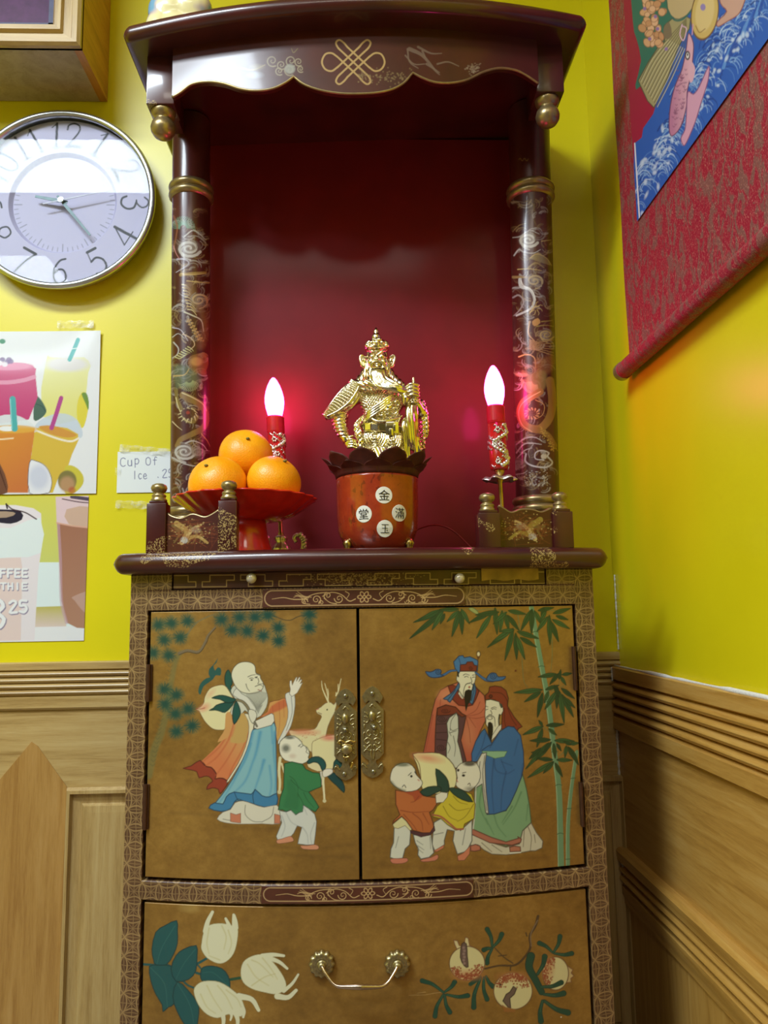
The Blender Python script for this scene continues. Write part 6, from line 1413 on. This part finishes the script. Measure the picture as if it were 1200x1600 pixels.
# body, head and hands: one continuous figure
b = MB()
b.ell((10, 1, 88), (36, 20, 30), 24).ell((9, 0, 58), (33, 21, 26), 24).ell((10, 1, 22), (41, 25, 34), 24).ell((9, 2, -8), (46, 29, 26), 24)
b.lathe([(44, fb), (47, fb+4), (45, fb+12), (40, 6)], (9, 2, 0), 32)
b.ell((-28, 2, 100), (17, 15, 15), 18).ell((42, 2, 99), (18, 15, 16), 18)
chain(b, [(3, 2, 135), (4, 2, 112)], [13, 17])                                                    # neck
b.ell((3, -4, 155), (16, 15, 22), 28).ell((3, 3, 163), (18.5, 15, 19), 24)                         # head
b.ell((-6, -14, 149), (6.5, 5.5, 7), 16).ell((12, -14, 149), (6.5, 5.5, 7), 16).ell((3, -14, 138), (8, 6, 6), 16)
chain(b, [(3, -18.5, 164), (3, -20.5, 157), (3, -23, 151.5)], [1.5, 2.2, 3.2]); b.ell((-.5, -20, 151), (2.2, 2.4, 2), 10).ell((6.5, -20, 151), (2.2, 2.4, 2), 10)
for s_ in (-1, 1):
    x = lambda v: 3+s_*v
    chain(b, [(x(2.2), -20.5, 160.5), (x(8), -19.6, 165), (x(14), -15, 171)], [1.6, 2.6, 1.2], 8)    # slanting brow
    b.ell((x(7.5), -17.4, 157.5), (5.2, 3.4, 3.0), 14, -.12*s_); chain(b, [(x(3.2), -19, 156.5), (x(7.5), -19.9, 155.4), (x(12), -17, 157.5)], [.7, .9, .6], 8, 3)
    chain(b, [(x(3.2), -18.6, 157.8), (x(7.5), -19.8, 159.4), (x(12.2), -16.6, 159)], [.6, .8, .6], 8, 3)
chain(b, [(-1.5, -19.4, 143.5), (3, -21, 144.4), (7.5, -19.4, 143.5)], [1.1, 1.7, 1.1], 8); chain(b, [(-.5, -19.6, 140.8), (3, -20.8, 140), (6.5, -19.6, 140.8)], [1., 1.7, 1.], 8)
for s_, cx in ((-1, -20.5), (1, 27.5)):                                                            # long-lobed ears
    chain(b, [(cx-s_*3, -1, 149), (cx, -3, 146), (cx+s_*2.2, -3, 152), (cx+s_*4, -2, 160), (cx+s_*1.5, -2, 164.5), (cx-s_*3, -1, 162)], [2.2, 2.6, 2.4, 2.4, 2.2, 2.0], 10)
    chain(b, [(cx-s_*1, -3, 158), (cx+s_*1.2, -3, 154), (cx-s_*.6, -3, 151)], [1.2, 1.3, 1.1], 8); b.ell((cx-s_*1, 0, 156), (4.2, 1.6, 7.5), 12)
# right arm of the figure (viewer's left): upper arm, forearm back to the hip, hand on the hip
chain(b, [(-34, 2, 98), (-50, 3, 84), (-58, 3, 66)], [14, 13.5, 12.5], 16)
chain(b, [(-56, 2, 68), (-58, -1, 54), (-54, -6, 38), (-48, -10, 24)], [13, 12.5, 10.5, 7.5], 16)
b.ell((-44, -11, 18), (7, 6, 8.5), 16)
for j, (dx, dz) in enumerate([(0, 5), (1.2, 1), (1.6, -3), (1.0, -7)]):
    chain(b, [(-46+dx, -15, 18+dz), (-39+dx, -18, 17.5+dz), (-33+dx, -15.5, 15+dz)], [2.5, 2.4, 1.9], 10)
chain(b, [(-46, -12, 24), (-41, -14, 28), (-36, -13, 29)], [2.6, 2.4, 2.0], 10)
# left arm: elbow out, forearm up, fist closed on the beard
chain(b, [(44, 4, 97), (62, 3, 84), (72, 0, 70)], [14, 12.5, 11], 16); chain(b, [(72, 0, 70), (66, -12, 78), (60, -21, 88)], [9.5, 7.5, 6], 14)
b.ell((60, -23, 99), (8.2, 6.5, 10.5), 18)
for j, z in enumerate((107, 101.2, 95.4, 89.8)):
    L = (0, 1.2, .8, -1.2)[j]
    chain(b, [(66.5, -25, z+.5), (60, -31.5, z+.8), (52.5-L, -31.5, z), (49.5-L, -26.5, z-.8)], [2.75, 2.9, 2.6, 2.1], 10)
chain(b, [(62, -24, 105), (59.5, -27.5, 111), (59, -28, 118.5)], [3.2, 2.9, 2.0], 10)
rq = np.random.RandomState(3)
def body_disp(V):
    x, y, z = V.T; d = np.zeros(len(V))
    front = (y < 2)
    # skirt folds, tassets, breastplate relief
    sk = (z < 34) & (np.abs(x-10) < 46) & front
    d += np.where(sk, .9*np.sin(x*.62+z*.05+2*np.sin(z*.09))*np.clip((34-z)/10, 0, 1), 0)
    ch = (z > 44) & (z < 104) & (x > -16) & (x < 40) & (y < -6)
    # raised beast relief on the belly
    be = np.exp(-(((x-16)/20)**2+((z-70)/16)**2)*1.1)
    d += np.where(ch, be*2.8*(np.sin(x*.55+1.6*np.sin(z*.33))*np.cos(z*.52+1.3*np.sin(x*.29))), 0)
    # mail of small scales over the chest
    u = x/4.2; v = z/3.0; row = np.floor(v); fx = (u+.5*(row % 2)) % 1-.5; fz = v-row
    sc_ = np.clip(1-((fx/.5)**2+(fz-.1)**2*1.1), 0, 1)
    ms = ch & (z > 58) & (x < 4+(z-60)*.35)
    d += np.where(ms, 1.9*sc_-.8, 0)
    # armoured forearm ridges
    ar = (x < -45) & (z < 68) & (z > 28); d += np.where(ar, .9*np.sin(z*1.05+.4*np.sin(x)), 0)
    # heavy embroidery on both flanks and hip
    fl = front & (z < 100) & (z > -6) & (((x > 24) & (x < 50)) | ((x > -26) & (x < -6))) & ~ms
    d += np.where(fl, 1.15*np.sin(x*1.3+z*.4)*np.sin(z*1.15-x*.3), 0)
    return d
body = cast('body', b, .72, M_GOLD, body_disp, 1)
# hood and long hair falling behind the ears on to the shoulders
h = MB()
h.ell((3, 8, 160), (19.5, 12, 25), 22)
for s_ in (-1, 1): chain(h, [(3+s_*14, 6, 160), (3+s_*17, 5, 142), (3+s_*24, 3, 126), (3+s_*36, -1, 114), (3+s_*42, -3, 106)], [6, 8, 10, 9, 5], 14)
chain(h, [(3, 12, 150), (3, 18, 120), (3, 20, 100)], [16, 20, 18], 16)
cast('hood', h, .9, M_GOLD, lambda V: .7*np.sin(np.abs(V[:, 0]-3)*.9-V[:, 2]*.16)*(V[:, 2] < 158))
# crown: brow band, curls, flaming topknot
c_ = MB()
P = [(3+17.5*math.cos(t), 2-17.5*math.sin(t), 175.5+1.4*math.cos(2*t)) for t in np.linspace(0, 2*math.pi, 40)]
c_.tube(P, 2.8, 10)
for x, y, z, r in [(-12, -11, 178, 4.8), (-5, -15, 181, 4.6), (3, -17, 180, 5.2), (11, -15, 181, 4.6), (18, -11, 178, 4.8), (-1.5, -13, 186.5, 4.2), (7.5, -13, 186.5, 4.2), (3, -8, 188, 6), (-9, -4, 183, 7), (15, -4, 183, 7), (3, 0, 182, 15)]: c_.ell((x, y, z), (r, r*.9, r*.85), 14)
for s_ in (-1, 1): chain(c_, [(3+s_*4, -17, 177), (3+s_*10, -16, 174), (3+s_*16, -12, 178), (3+s_*13, -13, 184), (3+s_*8, -14, 182)], [1.8, 2, 1.8, 1.5, 1.1], 8)
chain(c_, [(-4, -18.5, 186), (3, -20, 183.5), (10, -18.5, 186)], [1.2, 1.7, 1.2], 8)
cast('crown', c_, .75, M_GOLD, None, 1)
t_ = MB(); t_.lathe([(0, 186), (6.2, 187), (7.4, 191), (7.2, 196), (5.2, 199.5), (3.6, 200.6), (4.6, 202.5), (3.4, 206), (1.4, 209.5), (0, 211)], (2, -4, 0), 24)
mesh('topknot', W(t_.arr()), t_.F, M_GOLD, fig, smooth=True)
# beard in separate locks, drawn across to the fist; two moustache locks
bd = MB(); rr = random.Random(12)
ends = [(50, -27, 100), (52, -25, 104), (51, -29, 97), (49, -26, 94)]
for j in range(22):
    t = j/21; sx = -7+20*t; e = ends[j % 4]; low = rr.random()
    chain(bd, [(sx, -17-1.5*math.sin(math.pi*t), 141-3*abs(t-.5)), (sx*.9+1, -23-2*math.sin(math.pi*t), 132-5*(1-t)), (sx*.7+7, -26-2*rr.random(), 119-12*(1-t)), (24+6*t, -31-3*rr.random(), 104+9*(t-.5)+4*low-2), (40, -31-2*rr.random(), 99+9*(t-.5)), (e[0]-2, e[1]-2, e[2]+2*rr.random())], [2.2, 2.8, 3.3, 3.3, 2.8, 1.6], 8, 5)
chain(bd, [(44, -27, 94), (46, -30, 84), (43, -30, 76)], [6, 5.5, 1.5], 10)
for s_ in (-1, 1):
    chain(bd, [(3+s_*1.5, -22.5, 148), (3+s_*7, -21.5, 146.5), (3+s_*11, -19.5, 138), (3+s_*12, -21, 126), (8+s_*12, -24, 114)], [1.5, 2.2, 2.2, 2.0, 1.2], 8, 5)
cast('beard', bd, .75, M_GOLD, None, 1)
# knotted scarf
s2 = MB()
chain(s2, [(-37, -10, 117), (-28, -15, 113), (-16, -19, 110), (-4, -21, 112), (4, -20, 118)], [4.5, 6.5, 7, 6, 3], 12); s2.ell((-38, -11, 118), (5, 4.5, 4.5), 12).ell((-14, -22, 113), (7, 5, 6.5), 14)
chain(s2, [(-12, -24, 112), (0, -27, 104), (12, -27, 101)], [4.5, 4, 2], 10); chain(s2, [(-34, -13, 110), (-18, -20, 103), (-2, -23, 100)], [2.5, 3, 2], 10)
cast('scarf', s2, .8, M_GOLD, lambda V: .5*np.sin(V[:, 0]*.8+V[:, 2]*1.1))
# shoulder guard of overlapping scales with a studded border
GO = smooth_pts([(-35, 121), (-49, 111), (-62, 96), (-74, 80), (-84, 66)], 12); GI = smooth_pts([(-23, 110), (-25, 98), (-36, 80), (-56, 66), (-79, 59)], 12)
def guard(u, v):      # u from the neck to the tip, v from the lower edge (-1) to the outer edge (1)
    k = u*(len(GO)-1); o = np.array([np.interp(k, range(len(GO)), GO[:, c]) for c in (0, 1)]); i = np.array([np.interp(k, range(len(GI)), GI[:, c]) for c in (0, 1)])
    q = i+(o-i)*(v+1)/2; th = math.acos(max(-1, min(1, v)))
    return (q[0], -3-17*math.sin(th)*(1-.35*u)-5*math.sin(math.pi*u), q[1])
nu, nv = 110, 76; V = []
for s_ in (0, 1):
    for i in range(nu):
        for j in range(nv):
            u, v = i/(nu-1), j/(nv-1)*2-1; p = np.array(guard(u, v))
            if s_ == 0 and v > -.5 and .02 < u < .97:
                row = math.floor(u*17); fz = u*17-row; fx = (v*4.4+.5*(row % 2)) % 1-.5
                p[1] -= 1.9*max(0, 1-(fx/.5)**2-(fz-.15)**2)
            p[1] += s_*3; V.append(p)
I = lambda i, j, s_: s_*nu*nv+i*nv+j; Fc = []
for i in range(nu-1):
    for j in range(nv-1): Fc += [(I(i, j, 0), I(i+1, j, 0), I(i+1, j+1, 0), I(i, j+1, 0)), (I(i, j, 1), I(i, j+1, 1), I(i+1, j+1, 1), I(i+1, j, 1))]
for i in range(nu-1): Fc += [(I(i, 0, 0), I(i, 0, 1), I(i+1, 0, 1), I(i+1, 0, 0)), (I(i, nv-1, 0), I(i+1, nv-1, 0), I(i+1, nv-1, 1), I(i, nv-1, 1))]
for j in range(nv-1): Fc += [(I(0, j, 0), I(0, j+1, 0), I(0, j+1, 1), I(0, j, 1)), (I(nu-1, j, 0), I(nu-1, j, 1), I(nu-1, j+1, 1), I(nu-1, j+1, 0))]
sg = mesh('shoulder_guard', W(np.array(V)), Fc, M_GOLD, fig, smooth=True)
bdr = MB(); sgn = -1
for vv, r in ((-1.0, 2.0), (-.55, 1.2)): bdr.tube([np.array(guard(u, vv))+[0, -1.5, 0] for u in np.linspace(0, 1, 30)], r, 8)
bdr.tube([np.array(guard(1.0, v))+[0, -1.2, 0] for v in np.linspace(-1, 1, 16)], 2.0, 8)
bdr.tube([np.array(guard(u, 1.))+[0, -1., 0] for u in np.linspace(0, 1, 30)], 1.8, 8)
for u in np.linspace(.12, .92, 7): bdr.ell(np.array(guard(u, -.78))+[0, -1.2, 0], (1.9, 1.4, 1.9), 10)
mesh('guard_border', W(bdr.arr()), bdr.F, M_GOLD, sg, smooth=True)
# belt with square buckle plates, diagonal sash, hanging cloth
be = MB()
def belt(t, z0, rx, ry, cx=9): return (cx+rx*math.cos(t), 0-ry*math.sin(t), z0-.10*(rx*math.cos(t)))
for z0, r in ((46, 1.6), (34, 1.6)): be.tube([belt(t, z0, 36, 24.5) for t in np.linspace(-.2, math.pi+.2, 48)], r, 8)
for t0 in np.linspace(.25, math.pi-.25, 9):
    P = [np.array(belt(t0+d_, 40, 36.4, 24.8)) for d_ in (-.14, .14)]
    V = [P[0]+[0, 0, -4.6], P[1]+[0, 0, -4.6], P[1]+[0, 0, 4.6], P[0]+[0, 0, 4.6]]; o = np.array([math.cos(t0), -math.sin(t0), 0])
    V = [v+o*-1.5 for v in V]+[v+o*1.6 for v in V]; be.add(V, [(0, 1, 2, 3), (4, 7, 6, 5), (0, 4, 5, 1), (1, 5, 6, 2), (2, 6, 7, 3), (3, 7, 4, 0)])
bo = be.build('belt', M_GOLD, fig, smooth=False, fn=W)
bk = MB().box(14, 34, -29.5, -24, 29, 48, 1.2).box(26, 31, -31, -28, 33, 44, .8).box(19, 25, -31, -28, 26, 37, .8); bk.build('buckle', M_GOLD, bo, auto=40, fn=W)
sa = MB()
for j in range(4): chain(sa, [(-24+j*1.5, -12, 46+j*4), (-10, -23, 56+j*4), (6, -26, 66+j*4.2), (20, -25, 78+j*4), (34, -20, 92+j*2)], [1.6, 2, 2.2, 2, 1.5], 8)
chain(sa, [(-12, -21, 58), (0, -26, 50), (14, -28, 49), (28, -25, 53), (40, -18, 60)], [1.8, 2.4, 2.6, 2.4, 1.6], 8)
cast('sash', sa, .8, M_GOLD, None, 1)
# coiled beast relief on the belly
dr_ = MB(); rr = random.Random(9)
for cx, cz, r, t0 in [(12, 72, 7, 0), (22, 78, 6, 2), (28, 68, 7, 4), (18, 64, 6, 1), (6, 80, 5, 3), (32, 80, 5, 5), (8, 62, 5, 2)]:
    chain(dr_, [(cx+r*(1-q/9)*math.cos(t0+q*.8), -24.5+.006*(cx-14)**2-1.5*q/8, cz+r*(1-q/9)*math.sin(t0+q*.8)) for q in range(8)], [1.1, 1.8, 1.9, 1.6], 8, 2)
dr_.ell((19, -27, 72), (5.5, 4, 5), 12).ell((15.5, -29.5, 74), (1.6, 1.6, 1.6), 8).ell((22, -29.5, 74), (1.6, 1.6, 1.6), 8)
chain(dr_, [(13, -28, 68), (18, -30.5, 66.5), (24, -28, 68)], [1.2, 1.7, 1.2], 8)
cast('beast_relief', dr_, .7, M_GOLD, None, 1)
# skirt plates in front
sp = MB()
for cx, top, w2_, dp in [(-2, 30, 17, 24), (24, 27, 14, 26)]:
    for q in range(4):
        s_ = 1-q*.2
        P = [(cx-w2_*s_, -25.5-.4*q, top), (cx-w2_*s_*.9, -28, top-dp*.5*s_), (cx-w2_*s_*.45, -29.5, top-dp*.95*s_), (cx, -30, top-dp*.85*s_), (cx+w2_*s_*.45, -29.5, top-dp*.95*s_), (cx+w2_*s_*.9, -28, top-dp*.5*s_), (cx+w2_*s_, -25.5-.4*q, top)]
        chain(sp, P, 1.25, 8)
    sp.ell((cx, -22, top-dp*.35), (w2_*.85, 5.5, dp*.5), 16)
cast('skirt_plates', sp, .8, M_GOLD, None, 1)
# sleeve hanging from the raised forearm, with a cuff
sl = MB()
chain(sl, [(57, -14, 74), (54, -14, 50), (57, -12, 24), (64, -11, 4)], [10, 11.5, 11, 7.5], 18); chain(sl, [(50, -12, 62), (45, -12, 34), (47, -8, fb+9)], [6, 8, 6.5], 14)
chain(sl, [(72, 2, 84), (77, 2, 62), (76, 3, 36), (73, 4, 12)], [8, 8, 7.5, 4], 14)
cast('sleeve', sl, .85, M_GOLD, lambda V: 1.1*np.sin(V[:, 0]*.75+V[:, 2]*.05)*np.clip((80-V[:, 2])/20, 0, 1)+np.where(V[:, 0] > 68, .9*np.sin(V[:, 2]*.9)*np.sin(V[:, 0]*.8), 0))
cu = MB()
for z, r in ((80, 8.2), (84.5, 8.6)): cu.tube([(59.5+r*math.cos(t), -19.5-r*.85*math.sin(t), z+.5*math.sin(3*t)) for t in np.linspace(0, 2*math.pi, 30)], 2.0, 8)
for t in np.linspace(0, 2*math.pi, 12, endpoint=False): cu.ell((59.5+8.8*math.cos(t), -19.5-7.6*math.sin(t), 82), (2, 2, 2.2), 8)
mesh('cuff', W(cu.arr()), cu.F, M_GOLD, fig, smooth=True)
lp = MB()
chain(lp, [(-24, -14, 58), (-31, -16, 46), (-29, -19, 32), (-24, -20, 18), (-26, -18, 4), (-24, -16, fb+6)], [3.5, 5, 6, 6, 6, 5], 12)
cast('hanging_cloth', lp, .85, M_GOLD, lambda V: .8*np.sin(V[:, 2]*.8)*np.sin(V[:, 0]*.9))

# ------------------------------------------------------------------ two electric candle lamps
def lamp(px, Y, lean, xbase, label, wrapped):
    top = at(px, 590 if px < 600 else 571, Y); X = xbase
    zt = top[2]-ZT
    lm = empty('candle_lamp', (X, Y, ZT), label, 'lamp', 'electric candle lamps beside the figurine')
    tw = lambda V: np.stack([V[:, 0]+(top[0]-X)*((V[:, 2]-ZT)/zt), V[:, 1], V[:, 2]], -1)
    c = (X, Y, ZT)
    zb = zt-.078
    r = .0185
    MB().lathe([(0, zb), (.0125, zb), (.0142, zb+.006), (.0172, zb+.018), (r, zb+.029), (.0182, zb+.038), (.0158, zb+.050), (.0118, zb+.062), (.0068, zb+.072), (.0030, zb+.077), (0, zb+.078)], c, 32).build('bulb', M_BULB, lm, smooth=True, fn=tw)
    MB().lathe([(0, zb-.032), (.0158, zb-.032), (.0168, zb-.028), (.0168, zb-.001), (.0150, zb+.001), (0, zb+.001)], c, 32).build('collar', M_COLLAR, lm, smooth=False, auto=None, fn=tw)
    zs = zb-.031; ze = zs-.086
    sv = MB().lathe([(0, ze), (.0150, ze), (.0165, ze+.003), (.0168, zs-.002), (0, zs-.001)], c, 32).build('sleeve', M_SLEEVE, lm, smooth=True, fn=tw)
    q = MB(); rr = random.Random(int(px))
    for kk in range(26):       # cast silver dragon and flowers winding up the sleeve
        t = kk/25; a = -math.pi/2+.9*math.sin(t*9)+.2; z = ze+.006+t*(zs-ze-.012)
        q.ell((X+.0172*math.cos(a), Y+.0172*math.sin(a), ZT+z), (.0042*(.7+.6*rr.random()), .0026, .0036*(.6+.8*rr.random())), 10, rr.random()*3)
        for _ in range(2):
            a2 = a+rr.uniform(-1.5, 1.5); z2 = z+rr.uniform(-.003, .003); q.tube([(X+.0172*math.cos(a2+d_*.16), Y+.0172*math.sin(a2+d_*.16), ZT+z2+.0028*math.sin(d_*1.6)) for d_ in range(5)], [.0006, .0013, .0015, .0011, .0005], 6)
    for kk in range(3):
        t = (.14, .5, .82)[kk]; z = ze+t*(zs-ze); a = -math.pi/2+(-.25, .15, -.1)[kk]
        for m_ in range(6):
            b_ = m_*math.pi/3; q.ell((X+.0180*math.cos(a+.20*math.cos(b_)), Y+.0180*math.sin(a+.20*math.cos(b_)), ZT+z+.0036*math.sin(b_)), (.0021, .0016, .0021), 8)
    q.build('silver_relief', M_SIL, sv, smooth=True, fn=tw)
    # metal stem, drip pan of petals, foot
    st_ = MB().lathe([(0, .046), (.0055, .046), (.0048, .048), (.0062, .052), (.0040, .056), (.0040, ze-.024), (.0060, ze-.020), (.0045, ze-.012), (.0085, ze-.006), (.0100, ze+.001), (0, ze+.001)], c, 20).build('stem', M_BRASS, lm, smooth=True, fn=tw)
    dp = MB()
    n_ = 6; V = [(X, Y, ZT+ze-.017)]; Fc = []; m_ = 72
    for ring, (rad, dz) in enumerate(((.008, 0), (.016, -.001), (.024, .003), (.0285, -.002))):
        for i in range(m_):
            a = 2*math.pi*i/m_; w2_ = 1+.14*ring/3*math.cos(n_*a); V.append((X+rad*w2_*math.cos(a), Y+rad*w2_*math.sin(a), ZT+ze-.017+dz+.002*ring/3*math.cos(n_*a)))
    Fc = [(0, 1+i, 1+(i+1) % m_) for i in range(m_)]+[(1+a*m_+i, 1+(a+1)*m_+i, 1+(a+1)*m_+(i+1) % m_, 1+a*m_+(i+1) % m_) for a in range(3) for i in range(m_)]
    n0 = len(V); V += [(x, y, z-.0014) for x, y, z in V]; Fc += [tuple(n0+i for i in f[::-1]) for f in Fc]+[(1+3*m_+i, n0+1+3*m_+i, n0+1+3*m_+(i+1) % m_, 1+3*m_+(i+1) % m_) for i in range(m_)]
    dp.add(V, Fc).build('drip_pan', M_SIL, lm, smooth=True, fn=tw)
    MB().lathe([(0, .0), (.0210, .0), (.0235, .003), (.0205, .007), (.0150, .010), (.0175, .016), (.0190, .022), (.0150, .030), (.0090, .036), (.0115, .041), (.0120, .046), (.006, .050), (0, .051)], c, 32, lambda a, r_, z: 1+.05*math.cos(8*a)).build('base', M_SIL, lm, smooth=True, fn=tw)
    for s_ in (-1, 1):          # leafy scroll brackets
        q = MB(); pts = [(.012, .010), (.026, .010), (.037, .020), (.040, .038), (.032, .050), (.024, .044), (.028, .036)]
        q.tube([(X+s_*a_, Y, ZT+b_) for a_, b_ in smooth_pts(pts, 5)], .0038, 10)
        for kk, (a_, b_) in enumerate(smooth_pts(pts[1:5], 3)):
            q.ell((X+s_*(a_+.003), Y-.002, ZT+b_), (.0072, .0034, .0036), 8, s_*(.6+.3*(kk % 3)))
        q.build('scroll_bracket', M_SIL, lm, smooth=True, fn=tw)
    return lm
lamp(427, 1.43, 0, at(441, 850, 1.43)[0], 'lit red candle lamp on the left, behind the oranges', 1)
lamp(770, 1.36, 0, at(788, 850, 1.36)[0], 'lit red candle lamp on the right, beside the right dragon column', 0)
cd_ = MB(); a, b_, c_ = at(742, 833, 1.375), at(700, 825, 1.39), at(656, 824, 1.41)
xa, xb2 = at(788, 850, 1.36)[0], at(441, 850, 1.43)[0]
PT = smooth_pts([(xa-.028, 1.375, ZT+.004), (a[0], 1.38, ZT+.012), (b_[0], 1.39, b_[2]), (c_[0], 1.41, c_[2]-.002), (.03, 1.43, ZT+.006), (-.06, 1.455, ZT+.004), (xb2+.032, 1.455, ZT+.003)], 8)
PT[:, 2] = np.maximum(PT[:, 2], ZT+.0022)
tag(cd_.tube(PT, .0014, 8).build('power_cord', M_CORD, smooth=True), 'thin dark red cord running behind the red pot to the right lamp', 'cord')

# ------------------------------------------------------------------ glazed piece on top of the canopy, seen only at its foot
ex = (226+336)/2; p = at(226, 30, 1.26); p2_ = at(330, 5, 1.26)
zt_ = 1.871+.042*((p[0]+p2_[0])/2)+.001
cf = MB(); rr = random.Random(2)
for (dx, dz, rx, rz) in [(0, .036, .027, .040), (.030, .034, .034, .040), (.065, .03, .036, .036), (.095, .02, .024, .022), (.02, .075, .042, .04), (.058, .08, .04, .04), (.04, .12, .03, .03)]:
    cf.ell((p[0]+.026+dx*.92, 1.27, zt_+dz), (rx, .032, rz), 18)
V, N, Fc = remesh(cf, .004); V = laplace(V, Fc, 2); V[:, 2] = np.maximum(V[:, 2], zt_+.042*(V[:, 0]-(p[0]+p2_[0])/2)+.0005)
tag(mesh('glazed_figure', V, Fc, M_CREAM, smooth=True), 'cream and blue glazed ceramic piece on the left of the canopy top', 'ceramic')
